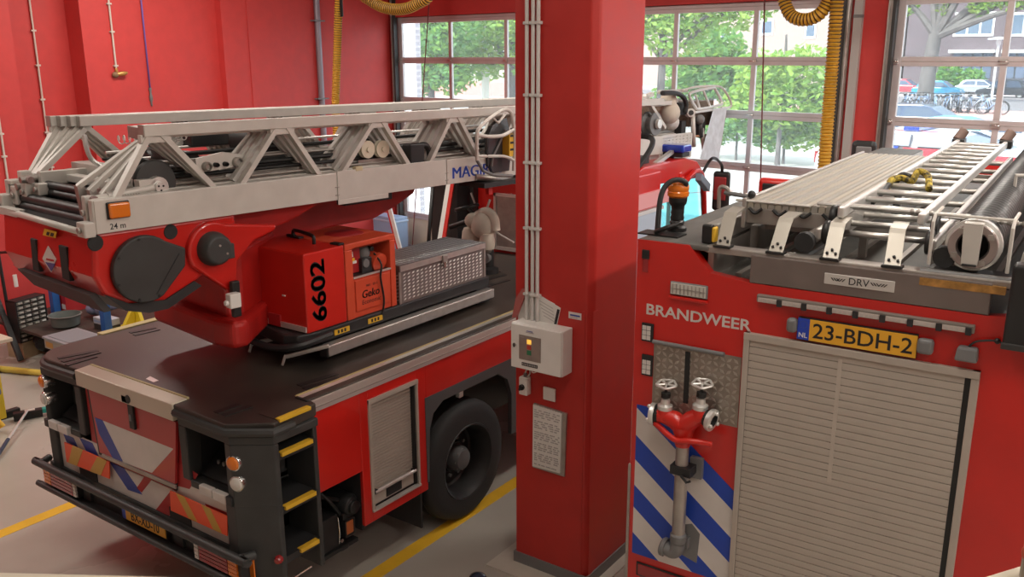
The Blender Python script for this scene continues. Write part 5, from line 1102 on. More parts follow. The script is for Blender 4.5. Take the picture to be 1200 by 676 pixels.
# cab mirrors at the far end
for q0, qb, lab in (((891, 207), (937, 250), 'l'), ((1000, 160), (1026, 195), 'r')):
    a, c = q1(q0, 10.5), q1(qb, 10.5)
    if lab == 'r':
        a.z, c.z = q1((1004, 164), 10.5).z, q1((1004, 196), 10.5).z
    b = B(T1); b.box(a.x, c.x, 10.42, 10.52, c.z, a.z, RED_BOX if lab == 'l' else BLACK); m_ = b.build('mirror', eng, .05, 3)
    b = B(T1); b.box(a.x+.06, c.x-.04, 10.40, 10.43, c.z+.04, a.z-.06, BLACK if lab == 'l' else GREY); b.build('mirror_face', m_, .03)
    b = B(T1); b.tube(smooth_path([(c.x-.1, 10.47, c.z+.05), (c.x, 10.47, c.z-.1), (min(max(c.x+.2, EL+.2), ER-.2), 10.2, 2.6)], 5), .03, BLACK, 8); b.build('mirror_arm', m_)
b = B(T1); b.prism([(EL+.02, y, z) for y, z in ((9.7, .5), (9.7, 2.6), (10.2, 2.62), (10.9, 2.45), (11.1, 1.5), (11.1, .5))], (ER-EL-.04, 0, 0), RED); cb_ = b.build('cab', eng, .05, 3)
b = B(T1); b.hexa([(EL+.2, 10.93, 2.42), (ER-.2, 10.93, 2.42), (ER-.2, 10.94, 2.44), (EL+.2, 10.94, 2.44), (EL+.2, 11.105, 1.55), (ER-.2, 11.105, 1.55), (ER-.2, 11.12, 1.55), (EL+.2, 11.12, 1.55)], BLACK); b.build('windscreen', cb_)
for x, s_ in ((EL, -1), (ER, 1)):
    for y in (5.6, 9.2):
        b = B(T1); ax = (s_, 0, 0); b.lathe((x-.02*s_, y, .5), ax, [(.28, -.27), (.48, -.27), (.50, -.2), (.50, -.06), (.47, -.01), (.33, 0), (.31, -.04), (.26, -.18), (0, -.16)], RUBBER, 32, mats=[RUBBER]*5+[GREY]*3); b.build('wheel', eng)

# ------------------------------------------------------------------ roof cargo (things resting on the roof)
FR = T1 @ Matrix.Translation((0, D+.3, 0)) @ Matrix.Rotation(.0195, 4, 'Z') @ Matrix.Translation((0, -D-.3, 0))
# slatted access plank
bl, br_ = P((862, 241), 2, 3.085, FR), P((955, 262), 2, 3.085, FR); xl, xr = bl.x, br_.x
ys, ye = 4.72, 7.55
pk = thing('access_plank', 'ribbed aluminium plank lying on the left half of the engine roof', 'plank', FR @ Vector(((xl+xr)/2, 6.4, 2.95)))
b = B(FR); nrib = 13; wv = (xr-xl)/nrib
b.box(xl, xr, ys, ye, 2.965, 3.05, ALU_D); b.box(xl-.022, xl, ys-.02, ye+.02, 2.94, 3.10, ALU); b.box(xr, xr+.022, ys-.02, ye+.02, 2.94, 3.10, ALU); b.build('tray', pk, .004)
b = B(FR)
for k in range(nrib): x = xl+wv*(k+.5); b.prism([(x-wv*.46, ys, 3.05), (x-wv*.38, ys, 3.082), (x-wv*.30, ys, 3.088), (x+wv*.30, ys, 3.088), (x+wv*.38, ys, 3.082), (x+wv*.46, ys, 3.05)], (0, ye-ys, 0), mat('cool_aluminium', (.38, .36, .32), .45, .4) if k % 2 else mat('warm_aluminium', (.44, .40, .33), .45, .4))
o = b.build('ribbed_deck', pk)
b = B(FR)
for k in range(4): x = xl+.05+(xr-xl-.1)*k/3; b.tube(smooth_path([(x-.035, ys-.012, 3.05), (x, ys-.012, 3.025), (x+.035, ys-.012, 3.05)], 4), .009, BLACK, 6)
b.build('end_loop', pk)
b = B(FR)
for y in (5.0, 7.3): b.box(xl+.02, xr-.02, y, y+.08, 2.888, 2.965, ALU_D)
b.box(-1.72, -1.64, 5.0, 5.08, 2.74, 2.90, ALU_D)
b.build('support_foot', pk)
# two section ladder
lx0, lx1 = P((983, 247), 2, 3.10, FR).x, P((1092, 243), 2, 3.10, FR).x
y0_, y1_ = 4.52, 8.9
rl = thing('roof_ladder', 'aluminium extension ladder with many rungs lying on the engine roof', 'ladder', FR @ Vector(((lx0+lx1)/2, 6.5, 2.95)))
for dx, z, w, hh, m, ys_ in ((0, 3.085, .035, .06, ALU_LIGHT, 4.60), (.075, 2.985, .035, .06, ALU, 4.50)):
    for s, x in ((-1, lx0), (1, lx1)):
        b = B(FR); b.box(x+s*dx-w/2, x+s*dx+w/2, ys_, y1_-dx*4, z-hh/2, z+hh/2, m); b.build('side_rail', rl, .012, 3)
for s, x in ((-1, lx0-.13), (1, lx1+.135)):
    b = B(FR); b.cyl((x, 4.47, 2.945), (x, 8.6, 2.945), .034, ALU if s > 0 else ALU_D, 14); b.build('support_pole', rl)
    b = B(FR); b.lathe((x, 4.46, 2.945), (0, 1, 0), [(0, -.012), (.048, -.012), (.050, 0), (.050, .035), (.03, .04)], RUBBER, 20); b.build('pole_cap', rl)
b = B(FR)
y = 4.80
k = 0
while y < y1_-.1:
    b = B(FR); b.cyl((lx0, y, 3.09), (lx1, y, 3.09), .017, ALU_LIGHT, 8); b.build('rung', rl)
    if k < 3:
        b = B(FR); b.cyl((lx0-.05, y-.20, 2.985), (lx1+.05, y-.20, 2.985), .017, ALU, 8); b.build('rung', rl)
    elif k % 2 == 0:
        b = B(FR); b.cyl((lx0-.05, y-.15, 2.985), (lx1+.05, y-.15, 2.985), .017, ALU_D, 8); b.build('rung', rl)
    y += .30; k += 1
b = B(FR)
for s, x in ((-1, lx0-.045), (1, lx1+.055)):
    for dy, z in ((0, 2.99), (.12, 3.05)):
        b = B(FR); b.lathe((x-.015, 4.55+dy, z), (1, 0, 0), [(0, 0), (.055, 0), (.06, .006), (.06, .026), (.055, .032), (0, .032)], BLACK, 18); b.build('roller', rl)
b = B(FR)
for yy_ in (5.2, 8.0): b.box(lx0-.14, lx1+.16, yy_, yy_+.05, 2.86, 2.915, ALU_D); b.box(lx0-.02, lx0+.02, yy_, yy_+.05, 2.74, 2.87, ALU_D); b.box(lx1-.02, lx1+.02, yy_, yy_+.05, 2.74, 2.87, ALU_D)
b.build('cradle_bar', rl)
for x, q in ((lx0, (1137, 160)), (lx1, (1184, 160))):
    b = B(FR); b.box(x-.05, x+.05, y1_-.05, y1_+.12, 3.05, 3.12, BLACK); b.tube([(x-.02, y1_+.05, 3.1), (x+.03, y1_+.10, 3.19)], .045, mat('brown_pad', (.16, .10, .08), .7), 10); b.build('foot_pad', rl, .01)
a = P((1065, 215), 2, 3.10, FR)
b = B(FR); hr = []
b.tube(smooth_path([(a.x-.10, a.y-.15, 3.06), (a.x-.09, a.y-.05, 3.12), (a.x-.04, a.y, 3.13), (a.x+.02, a.y-.03, 3.12), (a.x+.04, a.y+.04, 3.17), (a.x+.10, a.y, 3.15), (a.x+.13, a.y-.12, 3.09)], 6), .020, mat('yellow_black_rope', (.34, .25, .03), .7, var=.9, vscale=40), 8)
b.tube(smooth_path([(a.x-.08, a.y, 3.10), (a.x-.05, a.y+.06, 3.14), (a.x, a.y+.05, 3.13)], 5), .02, BLACK, 8); b.tube([(a.x-.09, a.y-.12, 3.10), (a.x-.12, a.y-.42, 3.03)], .018, BLACK, 8); b.tube([(a.x+.0, a.y-.3, 3.09), (a.x, a.y-.38, 2.96)], .02, BLACK, 8)
tag(b.build('rope_coil'), 'yellow and black rope looped over the rungs of roof ladder', 'rope')
# poles beside the ladder
for k, (dx, z, m) in enumerate(((.205, 2.99, ALU), (.27, 2.955, ALU_PAINT))):
    pl_ = B(FR); x = lx1+dx; pl_.box(x-.026, x+.026, 4.62+.05*k, 8.7, z-.03, z+.03, m)
    for yy_ in (5.4, 8.0): pl_.box(x-.02, x+.02, yy_, yy_+.04, 2.74, z-.025, ALU_D)
    tag(pl_.build('aluminium_pole', None, .014), ('silver square pole lying next to the roof ladder on its right', 'dull grey square pole lying next to the suction hose')[k], 'pole', 'poles on the engine roof')
# suction hose
hc = q1((1140, 287), D+.12); hx, hz = hc.x, hc.z
sh_ = thing('suction_hose', 'fat black suction hose with silver coupling ring on engine roof', 'hose', FR @ Vector((hx, 6, 2.9)))
b = B(FR); b.tube([(hx, 4.52, hz), (hx, 9.0, hz)], .108, RUBBER, 24)
o = b.build('tube', sh_)
b = B(FR); b.lathe((hx, 4.44, hz), (0, 1, 0), [(.062, .10), (.062, .02), (.07, .0), (.10, 0), (.104, .01), (.104, .03), (.118, .035), (.118, .07), (.11, .08), (.11, .13), (.10, .14)], ALU_LIGHT, 32, mats=[BLACK, mat('mauve_metal', (.42, .36, .34), .35, .7)]+[mat('mauve_metal', (.42, .36, .34), .35, .7)]*2+[ALU_LIGHT]*6); b.lathe((hx, 4.53, hz), (0, 1, 0), [(0, 0), (.062, 0)], BLACK, 20)
for a_ in (.6, 2.2, 3.7, 5.3): b.box(hx+.085*cos(a_)-.012, hx+.085*cos(a_)+.012, 4.425, 4.442, hz+.085*sin(a_)-.012, hz+.085*sin(a_)+.012, ALU_D)
b.build('coupling', sh_)
b = B(FR)
for k in range(60): b.lathe((hx, 4.62+k*.072, hz), (0, 1, 0), [(.1075, 0), (.113, .012), (.113, .024), (.1075, .036)], BLACK, 20)
b.build('rib', sh_)
b = B(T1)
b.hexa([(hx-.034, D+.07, hz-.085), (hx+.034, D+.07, hz-.085), (hx+.034, D+.08, hz-.085), (hx-.034, D+.08, hz-.085), (hx-.040, D+.055, hz+.10), (hx+.040, D+.055, hz+.10), (hx+.040, D+.065, hz+.10), (hx-.040, D+.065, hz+.10)], ALU_PAINT); b.box(hx-.04, hx+.04, D+.055, D+.26, hz+.10, hz+.108, ALU_PAINT); b.box(hx-.03, hx+.03, D+.062, D+.085, hz-.09, hz-.08, DARKER); b.build('hose_clamp', eng, .003)
# wire cradle of the hose
b = B(T1); x0, x1 = hx-.165, hx+.155
for x in (x0, x1): b = B(T1); b.tube(smooth_path([(x, D+.06, hz-.10), (x, D+.06, hz+.10)], 2)+[Vector((x, D+.10, hz+.13)), Vector((x, D+.28, hz+.135))], .008, ALU_PAINT, 8); b.build('cradle_rod', eng)
b = B(T1)
b.tube([(x0, D+.10, hz+.13), (x1, D+.10, hz+.13)], .007, ALU_PAINT, 8)
b.tube([(x0-.03, D+.045, hz-.132), (x1+.03, D+.045, hz-.132)], .016, GREY, 10); b.box(x0-.02, x1+.02, D+.02, D+.3, hz-.165, hz-.145, DARKER)
for x, y in ((-.47, 5.9), (-.30, 6.1)): b2_ = B(T1); b2_.tube([(x, y, hz-.1), (x, y, hz+.16), (x+.3, y+.05, hz+.17)], .012, ALU_PAINT, 8); b2_.build('cradle_rod', eng)
b.build('hose_cradle', eng)
b = B(T1); b.box(x0-.02, x1+.01, D-.006, D+.02, hz-.185, hz-.150, mat('amber_strip', (.40, .20, .05), .35, var=.3, vscale=30)); b.build('amber_marker', eng)
b = B(T1); b.hexa([(x1+.03, D+.06, hz-.16), (x1+.11, D+.06, hz-.16), (x1+.11, 9.5, hz-.16), (x1+.03, 9.5, hz-.16), (x1+.05, D+.06, hz+.0), (x1+.11, D+.06, hz+.0), (x1+.11, 9.5, hz+.0), (x1+.05, 9.5, hz+.0)], mat('pale_channel', (.52, .50, .46), .4, .3)); b.build('hose_channel', eng, .005)
b = B(T1); b.box(x1+.13, mx(-1.72), D+.3, 9.8, 2.75, 3.0, DARKER); b.build('roof_locker', eng, .02)

# ------------------------------------------------------------------ standpipe clipped to the rear
# centre line measured on the rear plane, standing .07 proud
yp = D-.075
c_ = P((798, 560), 1, yp, T1); X0 = P((800, 520), 1, yp, T1).x
zB, zN, zH, zT = P((797, 640), 1, yp, T1).z, P((800, 516), 1, yp, T1).z, P((798, 505), 1, yp, T1).z, P((800, 478), 1, yp, T1).z
st = thing('standpipe', 'red hydrant standpipe with two valve wheels clipped to engine rear', 'standpipe', T1 @ Vector((X0, yp, zB)))
b = B(T1); b.cyl((X0, yp, zB+.02), (X0, yp, zN), .036, ALU_D, 22); b.lathe((X0, yp, zB+.05), (0, 0, -1), [(.036, -.03), (.046, -.02), (.046, .02), (.04, .03)], GREY, 22); b.build('tube', st)
b = B(T1); b.tube(smooth_path([(X0, yp, zB+.02), (X0-.005, yp, zB-.02), (X0-.03, yp, zB-.045), (X0-.075, yp, zB-.035)], 5), .042, GREY, 16); b.lathe((X0-.07, yp, zB-.035), (-1, 0, .15), [(.042, 0), (.055, .0), (.055, .02), (.045, .03), (0, .03)], GREY, 20); b.build('foot_claw', st)
b = B(T1)
hc0 = Vector((X0, yp, zN))
b.lathe(hc0, (0, 0, 1), [(.040, -.03), (.046, -.01), (.046, .02), (.058, .06), (.066, .09)], RED_BOX, 24)
jl, jr = P((779, 487), 1, yp, T1), P((820, 487), 1, yp, T1)
for j, s in ((jl, -1), (jr, 1)):
    b.tube([(X0, yp, zN+.075), ((X0+j.x)/2, yp, (zN+.10+j.z)/2), (j.x, yp, j.z)], [.054, .050, .044], RED_BOX, 18); b.cyl((j.x, yp, j.z), (j.x+s*.035, yp, j.z-.0), .045, RED_BOX, 18)
    b.cyl((j.x, yp, j.z-.02), (j.x+s*-.0, yp, j.z+.055), .047, RED_BOX, 18, .040)
b.build('valve_body', st)
b = B(T1); b.tube(smooth_path([(X0-.165, yp-.02, zN+.075), (X0-.13, yp-.03, zN+.062), (X0-.05, yp-.055, zN+.03), (X0, yp-.06, zN+.02), (X0+.06, yp-.055, zN+.032), (X0+.14, yp-.03, zN+.03), (X0+.175, yp-.02, zN+.025)], 6), [.012]+[.017]*35+[.012], RED_BOX, 10); b.build('turning_bar', st)
for j, s, wq in ((jl, -1, (782, 436)), (jr, 1, (824, 442))):
    w = P(wq, 1, yp, T1)
    b = B(T1); d = (Vector((w.x, yp, w.z))-Vector((j.x, yp, j.z+.05))).normalized(); o0 = Vector((j.x, yp, j.z+.05))
    b.lathe(o0, d, [(.042, -.01), (.042, .012), (.026, .022), (.024, .05), (.014, .055)], ALU_LIGHT, 20); b.lathe(o0+d*.055, d, [(.012, 0), (.026, .004), (.026, .03), (.012, .034), (.009, .036), (.009, .075)], BLACK, 14); sp_ = b.build('valve_spindle', st)
    b = B(T1); cw = o0+d*.135; u_ = Vector((1, 0, 0)); u_ = (u_-d*u_.dot(d)).normalized(); v_ = d.cross(u_); d2 = (d+Vector((0, -.12, 0))).normalized(); u_ = (Vector((1, 0, 0))-d2*d2.x).normalized(); v_ = d2.cross(u_)
    pts = [cw+(u_*cos(t_)+v_*sin(t_))*(.052+.004*cos(5*t_)) for t_ in [2*pi*k/30 for k in range(30)]]; b.tube(pts, .0065, ALU_LIGHT, 8, closed=True)
    for k in range(5): t_ = 2*pi*k/5; b.tube([cw, cw+(u_*cos(t_)+v_*sin(t_))*.052], .006, ALU_LIGHT, 6)
    b.ball(cw, .011, ALU_D, 8, 6); b.build('handwheel', sp_)
    b = B(T1); a0 = Vector((j.x+s*.035, yp, j.z-.002)); ax = Vector((s, -.15, 0 if s < 0 else -.15)).normalized()
    b.lathe(a0, ax, [(.046, 0), (.046, .018), (.058, .02), (.062, .03), (.062, .045), (.05, .05), (.035, .05), (.03, .03), (0, .03)], ALU_LIGHT, 24, mats=[BLACK, BLACK]+[ALU_LIGHT]*4+[DARKER]*2)
    for k in range(3): t_ = 2*pi*k/3+.4; w1 = ax.cross(Vector((0, 0, 1))).normalized(); w2 = ax.cross(w1); cc = a0+ax*.055+(w1*cos(t_)+w2*sin(t_))*.043; b.ball(cc, .012, ALU_LIGHT, 8, 6)
    b.build('outlet_coupling', st)
# clips that hold it
zc = P((800, 549), 1, yp, T1).z
b = B(T1); b.box(X0-.05, X0+.07, yp-.045, yp+.045, zc-.026, zc+.026, DARKER); b.box(X0+.03, X0+.10, yp+.04, D-.001, zc-.06, zc+.06, GREY); b.tube([(X0+.02, yp-.05, zc-.02), (X0+.06, yp-.07, zc-.04), (X0+.08, yp-.06, zc-.03)], .008, BLACK, 8); b.build('pipe_clip', eng, .008)
z0, z1 = P((808, 655), 1, D, T1).z, P((808, 618), 1, D, T1).z; a = P((800, 640), 1, D, T1)
b = B(T1); b.prism([(a.x-.03, D-.004, z0+.02), (a.x+.09, D-.004, z0-.01), (a.x+.10, D-.004, z1-.02), (a.x+.05, D-.004, z1+.03), (a.x-.0, D-.004, z1+.01)], (0, .003, 0), GREY); b.box(a.x+.0, a.x+.045, yp+.03, D-.003, zB-.03, zB+.04, GREY); b.build('foot_bracket', eng, .003)
# ================================================================== SMALL THINGS ROUND THE TRUCKS
# covered fitting on the truck deck
yd_ = 7.3
k = lambda q, y=yd_: P(q, 1, y)
cv = thing('covered_monitor', 'piece of equipment under a bulging beige cover on the truck deck', 'covered equipment', (-5.55, yd_, ZD))
b = B(); a = k((567, 264)); b.ball(a, (.14, .13, .15), BEIGE, 20, 12); a2 = k((556, 258)); b.ball(a2, (.10, .11, .085), BEIGE, 16, 10); a3 = k((553, 282)); b.lathe((a3.x, yd_, a3.z-.12), (0, 0, 1), [(.0, 0), (.105, 0), (.115, .1), (.10, .22), (.08, .26), (0, .28)], BEIGE, 18); a4 = k((573, 284)); b.lathe((a4.x, yd_-.03, a4.z-.06), (0, 0, 1), [(0, 0), (.075, 0), (.082, .06), (.07, .16), (0, .18)], BEIGE, 16)
b.tube(smooth_path([k((549, 262)), k((558, 254)), k((570, 248)), k((579, 256)), k((581, 270))], 5), [.05]*21, BEIGE, 10); b.build('fabric_cover', cv)
b = B()
p0 = k((572, 298)); b.lathe((p0.x, yd_, ZD+.001), (0, 0, 1), [(0, 0), (.11, 0), (.11, .05), (.06, .07), (.06, .30), (0, .30)], DARKER, 16); b.cyl((p0.x, yd_-.07, ZD+.17), (p0.x, yd_-.02, ZD+.17), .06, GREY, 16); b.ball((p0.x+.03, yd_-.04, ZD+.26), .045, ALU_D, 10, 8); b.lathe((a3.x, yd_, ZD+.001), (0, 0, 1), [(0, 0), (.06, 0), (.06, .22), (0, .22)], DARKER, 12); b.build('swivel_base', cv)
b = B(); wc = k((547, 243)); b.tube([wc+Vector((.12*cos(t_), .10*sin(t_), .035*cos(t_))) for t_ in [2*pi*j/24 for j in range(24)]], .02, BLACK, 8, closed=True)
for j in range(3): t_ = 2*pi*j/3; b.tube([wc, wc+Vector((.12*cos(t_), .10*sin(t_), .035*cos(t_)))], .013, BLACK, 6)
b.tube([wc, k((560, 254))], .02, BLACK, 8); b.build('handwheel', cv)
b = B(); b.tube([k((552, 258)), k((540, 262)), k((528, 266))], .028, BLACK, 10); b.build('nozzle', cv)
b = B(); b.tube([k((557, 240)), k((552, 226))], .010, ALU_PAINT, 6); b.tube([k((570, 246)), k((574, 234))], .012, ALU_PAINT, 6); b.build('lever', cv)
b = B(); b.tube([k((576, 268)), k((588, 276)), P((602, 284), 1, 7.15)], .009, WHITE, 6); b.build('cord', cv)

# board leaning on the cab rear wall
a, c = P((509, 303), 2, ZD+.002), P((527, 190), 1, 8.02)
t = thing('leaning_board', 'narrow red and white edged board leaning against the cab on the truck deck', 'board', a)
w_ = Vector((.085, .03, 0)); th_ = Vector((-.008, .025, 0))
b = B(); b.hexa([a, a+w_*.55, a+w_*.55+th_, a+th_, c, c+w_*.55, c+w_*.55+th_, c+th_], WHITE); b.build('white_face', t)
b = B(); b.hexa([a+w_*.55, a+w_, a+w_+th_, a+w_*.55+th_, c+w_*.55, c+w_, c+w_+th_, c+w_*.55+th_], RED_BOX); b.build('red_edge', t)
a2, c2 = P((501, 303), 2, ZD+.002), P((509, 192), 1, 8.0); b = B(); b.tube([a2+Vector((0, 0, .02)), c2], .022, BLACK, 8); tag(b.build('black_pole'), 'thin black pole leaning beside the red and white board on deck', 'pole')

# things glimpsed between the ladder frame and the left door
a, c = P((436, 300), 1, 11.3, WL), P((463, 256), 1, 11.3, WL)
b = B(WL); b.box(a.x, c.x, 11.3, 11.62, .001, c.z, mat('pale_blue_crate', (.30, .42, .62), .5)); b.box(a.x-.015, c.x+.015, 11.285, 11.635, c.z-.10, c.z-.06, mat('pale_blue_rim', (.42, .54, .72), .5)); tag(b.build('blue_crate', None, .012), 'pale blue crate standing near the left door behind the generator', 'crate')
p, q = P((470, 300), 1, 11.1, WL), P((452, 236), 1, 11.1, WL)
t = thing('leaning_plank', 'white plank with red edge leaning near the left door behind generator', 'plank', WL @ p)
d_ = Vector((.10, 0, 0)); e_ = Vector((0, .03, 0)); p.z = .01
b = B(WL); b.hexa([p, p+d_, p+d_+e_, p+e_, q, q+d_, q+d_+e_, q+e_], WHITE); b.build('white_face', t)
b = B(WL); f_ = Vector((-.045, 0, 0)); b.hexa([p+f_, p, p+e_, p+f_+e_, q+f_, q, q+e_, q+f_+e_], RED_BOX); b.build('red_edge', t)

# --- workshop corner by the left wall
def at(q, z=0): return P(q, 2, z)
# low wooden box with the drawer cabinet on it
t = thing('wooden_box', 'raw wooden box on the floor under the small parts drawers', 'box', at((36, 418)))
o = at((29, 421)); u = (at((58, 411))-o); u.z = 0; u = u.normalized(); n_ = Vector((-u.y, u.x, 0))
FRM = Matrix(((u.x, n_.x, 0, o.x), (u.y, n_.y, 0, o.y), (0, 0, 1, 0), (0, 0, 0, 1)))
b = B(FRM); b.box(0, .46, 0, .03, 0.001, .20, TAN); b.box(0, .46, .27, .30, .001, .20, TAN); b.box(0, .03, .03, .27, .001, .20, TAN); b.box(.43, .46, .03, .27, .001, .20, TAN); b.box(0, .46, 0, .30, .20, .222, TAN); b.build('crate', t, .004)
dz = .223
t = thing('drawer_cabinet', 'black small parts cabinet with rows of clear drawers on the wooden box', 'drawer cabinet', FRM @ Vector((.2, .12, dz)))
cw, chh = .43, .56
b = B(FRM); b.box(-.02, cw, .0, .18, dz, dz+.012, BLACK); b.box(-.02, cw, .0, .18, dz+chh-.012, dz+chh, BLACK); b.box(-.02, -.005, 0, .18, dz, dz+chh, BLACK); b.box(cw-.015, cw, 0, .18, dz, dz+chh, BLACK); b.box(-.02, cw, .165, .18, dz, dz+chh, BLACK)
for i in range(1, 9): b.box(-.005, cw-.015, .01, .165, dz+chh*i/9-.004, dz+chh*i/9+.004, BLACK)
for j in range(1, 4): x = -.005+(cw-.01)*j/4; b.box(x-.004, x+.004, .01, .165, dz, dz+chh, BLACK)
b.build('housing', t)
DRW = mat('clear_drawer', (.20, .19, .17), .2); DRW2 = mat('clear_drawer_lip', (.45, .43, .38), .25)
random.seed(11)
for i in range(9):
    for j in range(4):
        x = -.005+(cw-.01)*j/4+.008; z = dz+chh*i/9+.006; w2 = (cw-.01)/4-.016; h2 = chh/9-.012
        b = B(FRM); b.box(x, x+w2, .004, .15, z, z+h2*.85, DRW); d_ = b.build('drawer', t)
        b = B(FRM); b.box(x+w2*.2, x+w2*.8, -.012, .004, z+h2*.3, z+h2*.6, WHITE if random.random() < .08 else DRW2); b.build('drawer_pull', d_)
# black stand with tee handle behind, dark leaning beam
a = at((17, 408)); t = thing('tee_bar', 'tall thin black bar with tee handle against the red wall', 'tool', (a.x, a.y, 0))
zt_ = P((14, 296), 1, a.y).z; b = B(); b.cyl((a.x, a.y, .001), (a.x-.06, a.y, zt_), .022, BLACK, 10); b.build('shaft', t)
b = B(); l_, r_ = P((-2, 296), 1, a.y), P((16, 295), 1, a.y); b.tube([l_, r_], .018, BLACK, 8); b.build('handle', t)
b = B(); q_ = P((17, 322), 1, a.y); b.cyl(q_, q_+Vector((.005, 0, -.16)), .026, WHITE, 10); b.build('white_sleeve', t)
a = at((25, 425)); c = P((-6, 345), 0, a.x-.45); b = B(); b.beam((a.x, a.y, .03), c, .07, .05, DARKER); tag(b.build('leaning_beam', None, .006), 'dark beam leaning from floor to the left edge of frame', 'beam')
# small table top at the left edge
a = P((6, 396), 1, 4.9); t = thing('side_table', 'small table with an ivory top at the left edge of frame', 'table', (a.x-.3, a.y, 0))
b = B(); b.box(a.x-.7, a.x+.06, a.y-.12, a.y+.06, a.z-.045, a.z, CREAM); b.build('table_top', t, .006)
for x in (a.x-.66, a.x-.38):
    for y in (a.y-.08, a.y+.02): b = B(); b.box(x-.02, x+.02, y-.02, y+.02, .001, a.z-.03, DARKER); b.build('leg', t)
# bench/rack with blue uprights behind the truck
bx, by0, by1, bz = -11.5, 6.0, 8.2, .42
t = thing('storage_rack', 'low cluttered storage rack with blue uprights beside red wall', 'rack', (-11.6, 7.0, 0))
b = B(); b.box(-12.4, -10.0, 5.4, 8.5, bz-.04, bz, mat('dark_shelf', (.05, .035, .028), .6, var=.3)); b.build('shelf', t, .006)
b = B(); b.box(-12.4, -10.1, 6.1, 8.45, .12, .15, BROWN); b.build('lower_shelf', t)
for q0, q1_, yq in (((126, 391), (126, 363), None), ((66, 366), (66, 340), 1)):
    a = P(q0, 2, bz if yq is None else .42); zt2 = P(q1_, 1, a.y).z; b = B(); b.box(a.x-.05, a.x+.05, a.y-.05, a.y+.05, .001, max(zt2, .9), BLUE_P); b.build('upright', t, .006)
for x, y in ((-12.4, 8.4), (-10.85, 8.4), (-12.4, 6.05)): b = B(); b.box(x-.04, x+.04, y-.04, y+.04, .001, bz-.041, BLUE_P); b.build('leg', t)
zb = bz+.001
def ra(q): return P(q, 2, zb)
a = P((69, 384), 2, zb); b = B(); b.lathe((a.x, a.y+.1, zb), (0, 0, 1), [(0, 0), (.10, 0), (.17, .02), (.19, .15), (.21, .16), (.19, .165), (.165, .06), (0, .03)], mat('grey_green_bowl', (.14, .16, .15), .4), 26); tag(b.build('bowl'), 'grey green plastic bowl on the rack beside the drawer cabinet', 'bowl')
a, c = P((68, 404), 2, zb), P((110, 402), 2, zb); t = thing('plastic_bin', 'shallow clear plastic bin with grey lid on the rack', 'bin', (a.x, a.y, zb))
o = Vector((a.x-.02, a.y-.15, zb)); b = B(); b.box(o.x, o.x+.55, o.y, o.y+.42, zb, zb+.12, mat('cloudy_plastic', (.28, .28, .25), .3)); b.box(o.x+.04, o.x+.20, o.y-.004, o.y, zb+.02, zb+.09, mat('ochre_card', (.40, .22, .06), .6)); b.build('tub', t, .012)
b = B(); b.box(o.x-.015, o.x+.565, o.y-.015, o.y+.435, zb+.12, zb+.145, mat('grey_lid', (.26, .29, .31), .35)); b.box(o.x+.03, o.x+.52, o.y+.03, o.y+.39, zb+.145, zb+.152, mat('grey_lid_in', (.22, .25, .27), .4)); b.build('lid', t, .006)
a = P((103, 376), 2, zb); random.seed(4); b = B()
for j in range(9): b.ball((a.x+random.uniform(-.16, .12), a.y+.25+random.uniform(-.1, .12), zb+.10+random.uniform(0, .09)), (random.uniform(.07, .13), random.uniform(.07, .12), random.uniform(.06, .1)), mat('pale_blue_cloth', (.25, .28, .42), .8, var=.2, bump=.4, bscale=18), 10, 7)
tag(b.build('cloth_bundle'), 'crumpled pale blue cloth on the rack behind the bin', 'cloth')
a = P((112, 386), 2, zb); b = B(); b.box(a.x-.06, a.x+.26, a.y+.02, a.y+.20, zb, zb+.07, DARK); b.box(a.x-.08, a.x+.25, a.y+.03, a.y+.2, zb+.0705, zb+.15, mat('silver_blue_box', (.45, .50, .55), .35)); b.box(a.x-.07, a.x+.24, a.y+.028, a.y+.03, zb+.09, zb+.12, mat('pale_blue_label', (.30, .42, .60), .4)); tag(b.build('carton', None, .006), 'silvery blue carton on the rack next to the blue upright', 'carton')
a = P((58, 372), 2, zb); 
for j, (dx, m, hh) in enumerate(((0, RED_BOX, .32), (.13, RED_DIM, .30))):
    b = B(); b.box(a.x-.25+dx, a.x-.14+dx, a.y+.25, a.y+.55, zb, zb+hh, m); b.box(a.x-.24+dx, a.x-.15+dx, a.y+.244, a.y+.25, zb+.05, zb+.12, WHITE_FILM); tag(b.build('red_folder', None, .008), ('bright red upright box file beside the drawer cabinet', 'dull red upright box file nearer the rack middle')[j], 'box file', 'box files on the rack')
a = P((154, 386), 2, zb+.02)
t = thing('wheel_chock', 'bright yellow triangular wheel chock beyond the truck deck', 'wheel chock', (a.x, a.y, zb))
CHK = mat('lemon_yellow', (.72, .56, .03), .45)
b = B(); b.prism([(a.x-.20, a.y+.05, zb), (a.x+.22, a.y+.05, zb), (a.x+.06, a.y+.05, zb+.36), (a.x-.02, a.y+.05, zb+.36)], (0, .05, 0), CHK); b.prism([(a.x-.02, a.y-.18, zb), (a.x-.02, a.y+.05, zb), (a.x-.02, a.y+.05, zb+.34)], (.06, 0, 0), CHK); b.build('wedge', t, .006)
b = B(); b.box(a.x-.30, a.x+.22, a.y-.2, a.y+.05, zb-.0, zb+.02, CHK); b.build('base', t)
b = B(); b.box(a.x+.02, a.x+.22, a.y+.35, a.y+.5, zb, zb+.12, mat('ochre_tin', (.38, .24, .10), .5)); tag(b.build('small_tin', None, .01), 'small ochre box on the rack behind the yellow chock', 'box')
a = at((48, 428)); random.seed(8); b = B(FRM)
for j in range(11): b.ball((.34+random.uniform(-.16, .26), -.16+random.uniform(-.09, .09), .13+random.uniform(-.02, .16)), (random.uniform(.09, .14), random.uniform(.08, .13), random.uniform(.08, .11)), mat('black_bag', (.016, .017, .02), .35, bump=.4, bscale=20), 10, 7)
